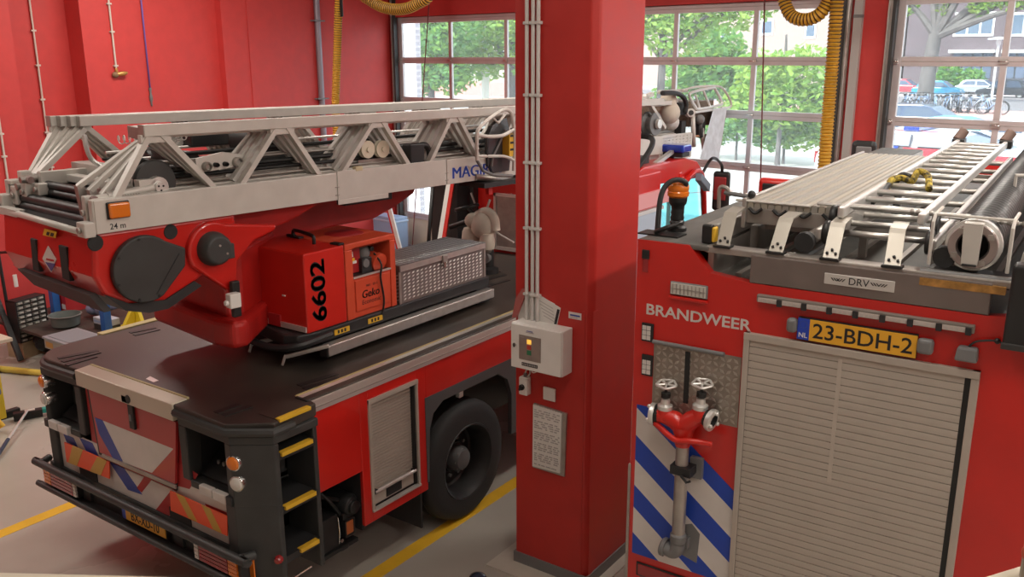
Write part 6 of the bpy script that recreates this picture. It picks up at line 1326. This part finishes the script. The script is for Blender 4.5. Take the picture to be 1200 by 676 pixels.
t = b.build('black_bag'); tag(t, 'crumpled black bag on floor in front of the wooden box', 'bag')
b = B(FRM); b.ball((.46, -.22, .33), (.07, .05, .06), mat('blue_white_tag', (.40, .55, .75), .5), 10, 7); b.build('blue_label', t)
# yellow column machine at the left edge
cb = at((0, 500)); t = thing('yellow_stand', 'yellow upright stand with a black tray foot at the left edge', 'stand', (cb.x, cb.y, 0))
zt2 = P((2, 398), 1, cb.y).z
YM = mat('machine_yellow', (.72, .58, .03), .4)
a = P((1, 470), 1, cb.y)
b = B(); b.box(a.x-.26, a.x-.10, cb.y-.03, cb.y+.08, .08, zt2, YM); b.build('column', t, .006)
b = B(); c = P((3, 460), 1, cb.y-.04); c.x -= .09; b.cyl((c.x-.01, cb.y-.06, c.z), (c.x-.01, cb.y-.03, c.z), .05, mat('blue_disc', (.10, .18, .38), .4), 18); b.cyl((c.x-.01, cb.y-.065, c.z), (c.x-.01, cb.y-.06, c.z), .032, WHITE, 16); b.build('round_badge', t)
b = B(); c = P((3, 440), 1, cb.y-.03); b.box(a.x-.26, a.x-.095, cb.y-.036, cb.y-.03, c.z-.03, c.z+.03, BLACK); b.build('black_band', t)
e0 = at((23, 486)); b = B(); b.box(a.x-.35, e0.x, cb.y-.18, e0.y+.02, .001, .08, BLACK); b.build('tray', t, .01)
b = B()
for j in range(3): b.tube([(a.x+.0+.05*j, cb.y-.10, .08), (a.x+.03+.05*j, cb.y-.10, .16), (a.x+.06+.05*j, cb.y-.08, .10)], .022, YEL, 8)
b.build('yellow_fitting', t)
a, c = at((-6, 431.5), .041), at((60, 438), .041); b = B(); b.cyl(a, c, .04, mat('pole_yellow', (.72, .56, .10), .4), 12); tag(b.build('yellow_pole'), 'long yellow pole lying on floor towards the truck corner', 'pole')
# broom
h0, h1 = at((16, 490), .03), at((50, 484), .03); m_ = (h0+h1)/2; t = thing('push_broom', 'black push broom with silver handle lying on the floor', 'broom', (m_.x, m_.y, 0))
d_ = (h1-h0).normalized(); n_ = Vector((-d_.y, d_.x, 0))
b = B(); b.beam(h0+Vector((0, 0, .035)), h1+Vector((0, 0, .035)), .09, .05, BLACK); b.build('head', t, .008)
b = B(); b.beam(h0+Vector((0, 0, -.005)), h1+Vector((0, 0, -.005)), .075, .045, DARKER); b.build('bristles', t)
b = B(); b.beam(h1+Vector((0, 0, .035)), h1+d_*.07+Vector((0, 0, .035)), .085, .05, mat('teal_plastic', (.02, .34, .30), .4)); e_ = b.build('teal_end', t, .008)
b = B(); lp_ = h1-d_*.12; b.beam(lp_+Vector((0, 0, .0615))-d_*.05, lp_+Vector((0, 0, .0615))+d_*.05, .05, .004, PAPER); b.build('label', t)
g1 = at((0, 531), .03); b = B(); b.tube([m_+Vector((0, 0, .06)), m_.lerp(g1, .72)+Vector((0, 0, .03))], .014, ALU_LIGHT, 10); b.build('handle', t)
b = B(); b.tube([m_.lerp(g1, .72)+Vector((0, 0, .03)), g1+(g1-m_)*.15+Vector((0, 0, .0))], .018, mat('navy_grip', (.02, .03, .07), .5), 10); b.build('grip', t)

# floor cap beside the pillar
a = at((560, 683)); b = B(); b.lathe((a.x, a.y, .001), (0, 0, 1), [(.075, 0), (.075, .03), (.06, .06), (.03, .075), (0, .08)], mat('navy_cap', (.015, .03, .06), .25, coat=.5), 20); tag(b.build('floor_cap'), 'dark blue domed cap on the floor left of the pillar foot', 'cap')

# mezzanine edge in the foreground
zl_ = 2.75
a, c = P((0, 671), 2, zl_), P((235, 677), 2, zl_)
b = B(); d_ = (c-a).normalized(); n_ = Vector((d_.y, -d_.x, 0)); 
b.prism([a-d_*1.2, c+d_*.05, c+d_*.05+n_*.25, a-d_*1.2+n_*.25], (0, 0, -.05), CREAM); tr = struct(b.build('trim_1'))
a, c = P((1155, 676), 2, zl_), P((1191, 665), 2, zl_); d_ = (c-a).normalized(); n_ = Vector((d_.y, -d_.x, 0))
b = B(); b.prism([a-d_*.03, c+d_*.35, c+d_*.35+n_*.3, a-d_*.03+n_*.3], (0, 0, -.05), CREAM); struct(b.build('trim_2'))
p_ = P((1190.5, 676), 2, zl_)
t = thing('railing_post', 'pale grey railing post at the bottom right edge of frame', 'post', (p_.x+.03, p_.y+.02, zl_))
b = B(); b.box(p_.x+.006, p_.x+.066, p_.y-.025, p_.y+.035, zl_+.001, zl_+.9, mat('post_grey', (.36, .33, .28), .5)); b.build('shaft', t, .012)
b = B(); a = P((1199.5, 645), 1, p_.y-.025); b.ball((a.x+.01, p_.y-.03, a.z), (.014, .010, .02), mat('coral_cap', (.62, .12, .07), .5), 12, 8); b.build('coral_knob', t)
# ================================================================== THE STREET BEYOND THE DOORS (frame WL)
PAVE = mat('sunlit_paving', (.40, .38, .36), .8, var=.08, vscale=1.2)
b = B(WL); b.box(-160, 120, 12.36, 220, -.25, -.02, PAVE); go = struct(b.build('ground'))
b = B(WL); b.box(-160, 120, 88, 96, -.019, .08, mat('far_kerb', (.42, .36, .36), .8)); b.box(-160, 120, 60, 70, -.0115, -.008, mat('brick_path', (.45, .25, .22), .8)); b.build('pavement', go); b = B(WL); b.box(-160, 120, 55, 87.9, -.019, -.012, mat('grey_asphalt', (.17, .155, .165), .85, var=.1)); b.build('road', go)
for (x0, y0, x1, y1) in ((-14.6, 13.2, -12.9, 16.2), (-13.9, 12.9, -12.1, 16.0), (-16.5, 17, -12.5, 24)):
    b = B(WL); b.beam((x0, y0, -.016), (x1, y1, -.016), .12, .006, mat('red_road_paint', (.55, .10, .10), .6)); b.build('road_marking', go)
# white brick pier and pole near the left door
BRK = mat('white_brick', (.74, .74, .74), .7)
nt = BRK.node_tree; bt_ = nt.nodes.new('ShaderNodeTexBrick'); bt_.inputs['Scale'].default_value = 4; bt_.inputs['Color1'].default_value = (.72, .72, .74, 1); bt_.inputs['Color2'].default_value = (.66, .66, .69, 1); bt_.inputs['Mortar'].default_value = (.50, .52, .58, 1); bt_.inputs['Mortar Size'].default_value = .03
tcn = nt.nodes.new('ShaderNodeTexCoord'); mpn = nt.nodes.new('ShaderNodeMapping'); mpn.inputs['Rotation'].default_value = (radians(90), 0, 0); nt.links.new(tcn.outputs['Object'], mpn.inputs['Vector']); nt.links.new(mpn.outputs['Vector'], bt_.inputs['Vector']); nt.links.new(bt_.outputs['Color'], nt.nodes['Principled BSDF'].inputs['Base Color'])
a, c = P((460, 60), 1, 13.6, WL), P((487, 60), 1, 13.6, WL); b = B(WL); b.box(a.x-1.5, c.x, 13.6, 13.75, -.02, 6.0, BRK); struct(b.build('wall_outside'))
a, c = P((565, 60), 1, 30, WL), P((572, 60), 1, 30, WL); b = B(WL); b.cyl(((a.x+c.x)/2, 30, -.02), ((a.x+c.x)/2, 30, 9), (c.x-a.x)/2, WHITE, 14); b.cyl(((a.x+c.x)/2, 30, -.02), ((a.x+c.x)/2, 30, .25), (c.x-a.x)*.7, GREY, 14); tag(b.build('white_mast'), 'white mast outside the left door in front of the trees', 'mast')
# facade across the street
YB = 100
def fp(q): return P(q, 1, YB, WL)
BR = mat('purple_brick', (.12, .09, .10), .8, var=.12, vscale=.6); BR2 = mat('pale_render', (.36, .28, .25), .8, var=.06)
WF = mat('white_window_frame', (.80, .80, .80), .5); WG = mat('window_glass_dark', (.10, .14, .20), .1); ST = mat('shopfront_blue_grey', (.10, .13, .20), .4)
def building(name, label, x0, x1, h, m, wins, shops, loc):
    t = thing(name, label, 'building', WL @ Vector(((x0+x1)/2, YB+5, 0)))
    b = B(WL); b.box(x0, x1, YB, YB+12, -.02, h, m); b.build('facade', t)
    b = B(WL); b.box(x0-.3, x1+.3, YB-.5, YB+12.4, h, h+.6, ALU_D); b.build('roof', t)
    for (wx0, wx1, z0, z1, nm) in wins:
        b = B(WL); b.box(wx0-.1, wx1+.1, YB-.08, YB, z0-.1, z0+.12, WF); b.box(wx0-.1, wx1+.1, YB-.08, YB, z1-.12, z1+.1, WF)
        for j in range(nm+1): x = wx0+(wx1-wx0)*j/nm; b.box(x-.09, x+.09, YB-.08, YB, z0, z1, WF)
        f = b.build('window', t); b = B(WL); b.box(wx0, wx1, YB-.03, YB-.005, z0, z1, WG); b.build('pane', f)
    for (sx_0, sx_1, z0, z1) in shops:
        b = B(WL); b.box(sx_0, sx_1, YB-.05, YB-.004, z0, z1, ST); s_ = b.build('shopfront', t); b = B(WL); b.box(sx_0-.3, sx_1+.3, YB-.9, YB, z1, z1+.3, WF); b.build('canopy', s_)
        b = B(WL); 
        for j in range(1, 4): x = sx_0+(sx_1-sx_0)*j/4; b.box(x-.06, x+.06, YB-.08, YB-.05, z0, z1, DARKER)
        b.build('mullion', s_)
    return t
def win(q0, q1, nm): a, c = fp(q0), fp(q1); return (a.x, c.x, c.z, a.z, nm)
ws = [win((1121, 16), (1163, 41), 3), win((1097, 18), (1110, 41), 1), win((1186, 16), (1215, 41), 2)]
pitch = ws[0][0]-ws[1][0]
up = [(w_[0], w_[1], w_[2]+3.6, w_[3]+3.6, w_[4]) for w_ in ws]
sh_ = [win((1118, 62), (1160, 92), 1)[:4], win((1180, 62), (1225, 92), 1)[:4]]
building('brick_building', 'purple brown brick building with white windows seen through right door', fp((1062, 50)).x, 14, 12.5, BR, ws+up, sh_, 0)
ws = [win((835, 32), (855, 49), 2), win((893, 24), (905, 40), 1), win((945, 28), (955, 44), 1), win((975, 18), (990, 38), 2)]
building('pale_building', 'pale rendered building with small windows seen through middle door', fp((745, 50)).x, fp((1058, 50)).x, 13.5, BR2, ws+[(w_[0]+1, w_[1]+1, w_[2]+3.5, w_[3]+3.5, w_[4]) for w_ in ws], [], 0)
building('far_building', 'low pale building seen through left door behind trees', fp((440, 50)).x, fp((690, 50)).x, 9, mat('pale_render2', (.40, .35, .32), .8), [win((520+i*30, 60), (534+i*30, 76), 2) for i in range(4)], [], 0)
a, c = P((548, 108), 2, 0, WL), P((600, 108), 2, 0, WL); b = B(WL); b.box(-90, -50, 66, 66.4, -.02, 1.3, mat('pink_wall', (.55, .26, .24), .8)); tag(b.build('garden_wall'), 'low reddish garden wall outside the left door', 'wall')
# trees
def leafmat(name, col):
    if name in MATS: return MATS[name]
    m = mat(name, col, .55, var=.35, vscale=1.3); nt = m.node_tree; p = nt.nodes['Principled BSDF']; o = nt.nodes['Material Output']
    tr = nt.nodes.new('ShaderNodeBsdfTranslucent'); tr.inputs['Color'].default_value = (min(1, col[0]*1.5), min(1, col[1]*1.4), col[2], 1); mx = nt.nodes.new('ShaderNodeMixShader'); mx.inputs[0].default_value = .42
    nt.links.new(p.outputs[0], mx.inputs[1]); nt.links.new(tr.outputs[0], mx.inputs[2]); nt.links.new(mx.outputs[0], o.inputs['Surface']); return m
LF = [leafmat('leaf_green', (.20, .36, .07)), leafmat('leaf_lime', (.30, .44, .09)), leafmat('leaf_mid', (.13, .30, .09))]
BARK = mat('pale_bark', (.13, .115, .11), .8, var=.25, vscale=3, bump=.3, bscale=8)
def tree(label, q, y, h, crown, rad, n, ls, trunk_r, lm, seed, name='tree', lean=0):
    """foot seen at photo column q on the line y; crown: list of (dx, dz, r)"""
    random.seed(seed); f = P((q, 90), 1, y, WL); x = f.x
    t = thing(name, label, 'tree' if trunk_r > .08 else 'shrub', WL @ Vector((x, y, 0)))
    b = B(WL); b.tube(smooth_path([(x, y, -.02), (x+lean*.3, y, h*.3), (x+lean, y+.1, h*.62), (x+lean*1.4, y, h*.9)], 4), [trunk_r*1.2]+[trunk_r*(1-.05*i) for i in range(11)]+[trunk_r*.35], BARK, 10)
    for dx, dz, r in crown: b.tube(smooth_path([(x+lean*.6, y, h*.40), (x+lean*.6+dx*.5, y+random.uniform(-.5, .5), h*.4+(dz-h*.4)*.6), (x+dx, y, dz)], 4), [trunk_r*.55-.045*trunk_r*i for i in range(9)], BARK, 7)
    b.build('trunk', t)
    b = B(WL)
    for dx, dz, r in crown:
        k = int(n*r*r/sum(c[2]**2 for c in crown))
        for i in range(k):
            v = Vector((random.gauss(0, 1), random.gauss(0, 1), random.gauss(0, 1))).normalized()*r*random.random()**.4
            c = Vector((x+dx, y, dz))+Vector((v.x, v.y*.9, v.z*.8)); u = Vector((random.uniform(-1, 1), random.uniform(-1, 1), random.uniform(-.6, .6))).normalized(); w = u.cross(Vector((random.uniform(-1, 1), random.uniform(-1, 1), random.uniform(-1, 1)))).normalized()
            s = ls*random.uniform(.6, 1.3); vs = [b.v(c-u*s), b.v(c+w*s*.5), b.v(c+u*s), b.v(c-w*s*.5)]; b.face(vs, lm[i % len(lm)])
    b.build('foliage', t, rec=False); return t
tree('pale trunked plane tree seen through the right door', 1086, 78, 13, [(-3, 8.4, 2.2), (3.4, 7.4, 1.0), (5.6, 7.9, 1.3), (7.6, 7.5, 1.1), (.8, 7.3, .8), (1.5, 9.8, 2.6), (5.5, 9.4, 2.4), (9, 9.2, 2.0), (-1, 11, 2.5), (4, 11.4, 2.6)], 0, 6500, .26, .62, [LF[1], LF[0]], 1, lean=.6)
tree('lime green tree filling the upper left of the middle door', 775, 34, 9, [(-1, 6.4, 2.2), (1.6, 6.2, 2.0), (3.6, 6.0, 1.6), (.5, 5.0, 1.7), (-2.6, 5.4, 1.6), (5.2, 6.6, 1.2)], 0, 6500, .17, .20, [LF[1], LF[0]], 2)
tree('large green tree beside the white mast seen through left door', 600, 30, 8.5, [(-2.2, 5.4, 2.0), (.5, 5.6, 2.2), (2.6, 5.2, 1.8), (-.8, 4.0, 1.5), (-2.4, 3.4, 1.2), (1.6, 3.6, 1.4)], 0, 6500, .17, .22, [LF[0], LF[1]], 3)
tree('green tree next to the white brick pier through left door', 505, 27, 7.5, [(-.8, 5.2, 1.5), (.9, 5.0, 1.7), (.2, 3.6, 1.4), (-.6, 2.9, 1.0), (1.2, 3.0, 1.0)], 0, 5000, .16, .18, [LF[0], LF[2]], 4)
tree('bushy green tree behind the ladder tip through middle door', 835, 42, 6, [(-1.2, 2.6, 1.7), (1.1, 2.7, 1.7), (.2, 4.0, 1.6), (2.6, 2.4, 1.2), (-2.6, 1.6, 1.1)], 0, 4600, .20, .14, [LF[0], LF[2]], 5)
tree('slender branching tree beside the hanging hose through middle door', 918, 30, 5, [(-.7, 3.2, 1.1), (.8, 3.3, 1.1), (.1, 2.2, 1.1), (1.4, 2.4, .7), (-1.4, 2.2, .8)], 0, 2600, .15, .09, [LF[0], LF[1]], 6)
tree('low green shrub behind the ladder tip panel outside middle door', 868, 31, 3.4, [(-.8, 1.2, 1.0), (.6, 1.5, 1.1), (1.5, 1.1, .9)], 0, 2400, .12, .05, [LF[2], LF[0]], 7, 'shrub')
tree('low bright shrub left of the hanging hose outside middle door', 925, 31, 3.4, [(-.6, 1.3, 1.0), (.6, 1.2, .9), (1.5, 1.5, .9)], 0, 2400, .12, .05, [LF[0], LF[1]], 8, 'shrub')
tree('dark clipped shrub before the brick building', 1112, 97, 3, [(0, 1.6, 1.6), (2, 1.4, 1.4)], 0, 900, .3, .06, [LF[2], LF[0]], 9, 'shrub')
# cars
CG = mat('car_glass', (.06, .09, .15), .35)
def car(label, q, y, L_, h, m, head=0, van=False, stripes=None, name='car'):
    f = P((q, 90), 1, y, WL); fr = WL @ Matrix.Translation((f.x, y, 0)) @ Matrix.Rotation(head, 4, 'Z')
    t = thing(name, label, 'car', fr @ Vector((0, 0, 0))); w = .88 if not van else .98
    g = lambda pts, x0=-w, x1=w: None
    b = B(fr)
    if not van: pr_ = [(-L_/2, .30), (-L_/2, .72), (-L_*.47, .86), (-L_*.34, .92), (L_*.30, .90), (L_*.47, .74), (L_/2, .60), (L_/2, .30)]; cab_ = [(-L_*.42, .90), (-L_*.33, h-.08), (-L_*.22, h), (L_*.04, h), (L_*.12, h-.06), (L_*.30, .90)]
    else: pr_ = [(-L_/2, .30), (-L_/2, .95), (L_*.40, .98), (L_*.48, .85), (L_/2, .60), (L_/2, .30)]; cab_ = [(-L_*.495, .95), (-L_*.49, h-.1), (-L_*.46, h), (L_*.12, h), (L_*.2, h-.08), (L_*.38, .97)]
    b.prism([(x, -w, z) for x, z in pr_], (0, 2*w, 0), m); bd = b.build('body', t, .05, 2)
    b = B(fr); cx = [(x, z) for x, z in cab_]; a_ = [b.v((x, -w+.02, z)) if z < 1 else b.v((x, -w+.14, z)) for x, z in cx]; c_ = [b.v((x, w-.02, z)) if z < 1 else b.v((x, w-.14, z)) for x, z in cx]
    b.face(a_[::-1], m); b.face(c_, m)
    for i in range(len(cx)): b.face([a_[i], a_[(i+1) % len(cx)], c_[(i+1) % len(cx)], c_[i]], CG if i in (0, len(cx)-2) and not (van and i == 0) else m)
    b.build('cabin', t, .03)
    for s in (-1, 1):
        b = B(fr); z0, z1 = (.95, h-.14) if h > 1.2 else (.94, h-.03)
        def yv(z): return s*(w-.02-.12*(z-.9)/(h-.9)+.008)
        xs = ((-L_*.34, -L_*.06, -L_*.27, -L_*.06), (-L_*.03, L_*.25, -L_*.03, L_*.12)) if not van else ((-L_*.40, -L_*.1, -L_*.40, -L_*.1), (-L_*.06, L_*.33, -L_*.06, L_*.19))
        for xa, xb, xc, xd in xs: b.prism([(xa, yv(z0), z0), (xb, yv(z0), z0), (xd, yv(z1), z1), (xc, yv(z1), z1)], (0, s*(.012 if h > 1.2 else .07), 0), CG)
        b.build('side_window', t)
        for x in (-L_*.31, L_*.31): b = B(fr); b.lathe((x, s*w*.93, .31), (0, s, 0), [(.2, -.18), (.31, -.16), (.32, -.02), (.28, .03), (.20, .03), (.18, .0), (0, .0)], RUBBER, 18, mats=[RUBBER]*4+[ALU]*2); b.build('wheel', t)
    if stripes:
        b = B(fr)
        for (x0, x1, z0, z1, mm) in stripes: b.prism([(x0, -w-.052, z0), (x1, -w-.052, z0), (x1+.25, -w-.052, z1), (x0+.25, -w-.052, z1)], (0, .05, 0), mm)
        b.build('livery', bd)
    for s in (-1, 1):
        b = B(fr); b.box(-L_/2-.01, -L_/2+.06, s*w*.85-.12, s*w*.85+.12, .62, .78, LAMP_RED); b.build('tail_lamp', t); b = B(fr); b.box(L_/2-.12, L_/2+.005, s*w*.8-.14, s*w*.8+.14, .58, .70, LAMP_CL); b.build('head_lamp', t)
    return t
TEAL = mat('car_teal', (.02, .28, .50), .25, coat=.6); RD = mat('car_red', (.60, .04, .06), .25, coat=.6); NV = mat('car_navy', (.05, .08, .16), .25, coat=.6); BLK = mat('car_black', (.02, .025, .035), .2, coat=.6); SLV = mat('car_silver', (.45, .48, .52), .3, .5); GRN = mat('car_mint', (.05, .42, .42), .3, coat=.5); WHT = mat('car_white', (.55, .55, .57), .3, coat=.5)
car('turquoise blue car parked beyond the bicycles behind the plane tree', 1101, 88, 4.2, 1.5, TEAL, .05)
car('red car at the left edge of right door', 1058, 92, 4.2, 1.5, RD, .05)
car('black car parked right of the lamp post across the street', 1180, 90, 4.4, 1.65, BLK, pi)
car('silver car across the street left of the lamp post', 1150, 95, 4.2, 1.45, SLV, 0)
car('dark blue car in the street in front of the bicycles', 1078, 46, 4.4, 1.5, NV, .02, True)
car('mint green car roof in front of bicycles right door', 1134, 40, 4.0, 1.35, GRN, .0)
car('white car at the right edge of right door', 1222, 39, 4.2, 1.42, WHT, 0)
f_ = [(-1.9, -1.35, .60, .93, RD), (-1.3, -.7, .56, .93, BLUE_FILM), (-.6, .3, .60, .92, RD), (.6, 1.4, .60, .88, RD), (1.55, 1.9, .55, .80, BLUE_FILM)]
ec = car('white emergency car with red and blue stripes outside right door', 1108, 24, 4.3, 1.12, WHT, 0, False, f_, 'emergency_car')
b = B(WL @ Matrix.Translation(P((1108, 90), 1, 24, WL)*1)); 
fx = P((1108, 90), 1, 24, WL).x
b = B(WL @ Matrix.Translation((fx, 24, 0))); b.box(-.5, -.2, -.6, .6, 1.125, 1.19, LAMP_BLUE); b.build('beacon_bar', ec, .02)
b = B(WL @ Matrix.Translation((fx, 24, 0))); b.prism([(-1.1, -.5, 1.122), (.1, -.5, 1.122), (.1, -.3, 1.122), (-1.1, -.3, 1.122)], (0, 0, .003), RD); b.build('roof_stripe', ec); ec.scale = (1.25, 1.25, 1.78)
# bicycles
BIKE = [mat('bike_grey', (.45, .48, .55), .4, .3), mat('bike_black', (.20, .23, .30), .4), mat('bike_blue', (.25, .38, .60), .4)]
def bike(m):
    t = thing('bicycle', 'x', 'bicycle', (0, 0, 0), 'bicycles parked in the rack')
    for x in (-.52, .52):
        b = B(); b.tube([(x+.34*cos(a_), 0, .34+.34*sin(a_)) for a_ in [2*pi*k/20 for k in range(20)]], .025, RUBBER, 6, closed=True); b.tube([(x-.02, 0, .34), (x+.02, 0, .34)], .05, SLV, 6)
        for k in range(4): a_ = pi*k/4; b.tube([(x+.33*cos(a_), 0, .34+.33*sin(a_)), (x-.33*cos(a_), 0, .34-.33*sin(a_))], .008, SLV, 4)
        b.build('wheel', t)
    b = B()
    for p, q in (((-.52, 0, .34), (-.14, 0, .30)), ((-.14, 0, .30), (.34, 0, .80)), ((-.14, 0, .30), (-.28, 0, .88)), ((-.28, 0, .82), (.33, 0, .84)), ((-.52, 0, .34), (-.26, 0, .80)), ((.32, 0, .98), (.52, 0, .34))): b.tube([p, q], .025, m, 6)
    b.build('frame', t)
    b = B(); b.tube([(.22, -.28, 1.02), (.31, -.22, 1.04), (.31, .22, 1.04), (.22, .28, 1.02)], .02, BLACK, 6); b.tube([(.32, 0, .96), (.31, 0, 1.04)], .02, SLV, 6); b.build('handlebar', t)
    b = B(); b.ball((-.30, 0, .93), (.13, .08, .05), BLACK, 10, 6); b.build('saddle', t)
    return t
protos = [bike(m) for m in BIKE]
random.seed(21)
cols = [1060, 1065, 1069, 1074, 1079, 1084, 1089, 1094, 1103, 1107, 1111, 1115, 1119, 1123, 1127, 1131, 1136, 1141, 1146, 1151, 1166, 1172]
used = [0, 0, 0]
nb = len(cols)
for i, qx in enumerate(cols):
    k = i % 3; f = WL @ Vector((P((qx, 90), 1, 66+random.uniform(-.8, .8), WL).x, 66+random.uniform(-.8, .8), -.018))
    rz = pi/2+random.uniform(-.75, .4) if i < 17 else random.uniform(-.5, .3)
    col = ('grey', 'black', 'blue')[k]
    if i == 0: w_ = 'leftmost parked bicycle at the edge of the right door'
    else: w_ = '%s bicycle, number %s from the left in the row outside right door' % (col, ('two three four five six seven eight nine ten eleven twelve thirteen fourteen fifteen sixteen seventeen eighteen nineteen twenty twenty-one twenty-two'.split())[i-1])
    if not used[k]: o = protos[k]; used[k] = 1; o.location = f; o.rotation_euler = (0, 0, rz); o['label'] = w_
    else: o = dup(protos[k], f, rz, w_)
    o.scale = (1.15, 1.15, 1.22)
a = P((1164, 100), 1, 72, WL); zt3 = P((1164, 45), 1, 72, WL).z
t = thing('street_lamp', 'white street lamp with flat hat outside the right door', 'lamp post', WL @ Vector((a.x, 72, 0)))
b = B(WL); b.cyl((a.x, 72, -.02), (a.x, 72, zt3-.1), .09, WHT, 10); b.build('pole', t)
b = B(WL); b.lathe((a.x, 72, zt3-.5), (0, 0, 1), [(.09, 0), (.16, .1), (.16, .40), (.75, .42), (.70, .52), (.1, .62), (0, .62)], WHT, 18); b.build('lamp_head', t)
# ================================================================== LIGHT
SC.view_settings.view_transform = 'Standard'; SC.view_settings.look = 'None'; SC.view_settings.gamma = 1; SC.view_settings.exposure = EXPO = 0.0
SC.view_settings.use_curve_mapping = False
w = bpy.data.worlds.new('sky'); SC.world = w; w.use_nodes = True; bg = w.node_tree.nodes['Background']
bg.inputs['Color'].default_value = (.86, .93, 1, 1); bg.inputs['Strength'].default_value = 3.4
sd = bpy.data.lights.new('sun', 'SUN'); sd.energy = 6.5; sd.angle = .02; sd.color = (1, .96, .9); so = bpy.data.objects.new('sun', sd); COL.objects.link(so)
so.rotation_euler = (radians(48), 0, radians(-28))
LC = (1, .93, .84)
for x, y, e in ((-10.5, 2.0, 120), (-10.5, 7.5, 120), (-6.0, 7.5, 90), (-6.0, 2.0, 35), (-1.6, 8.5, 110), (-1.6, 3.2, 45), (1.8, 1.5, 60), (1.8, 5.5, 130), (1.8, 9.5, 130), (5.5, 2.5, 150), (5.5, 7.0, 150)):
    ad = bpy.data.lights.new('tube_light', 'AREA'); ad.shape = 'RECTANGLE'; ad.size = .3; ad.size_y = 2.6; ad.energy = e*1.15; ad.color = LC
    ao = bpy.data.objects.new('tube_light', ad); COL.objects.link(ao); ao.location = (x, y, 5.7)
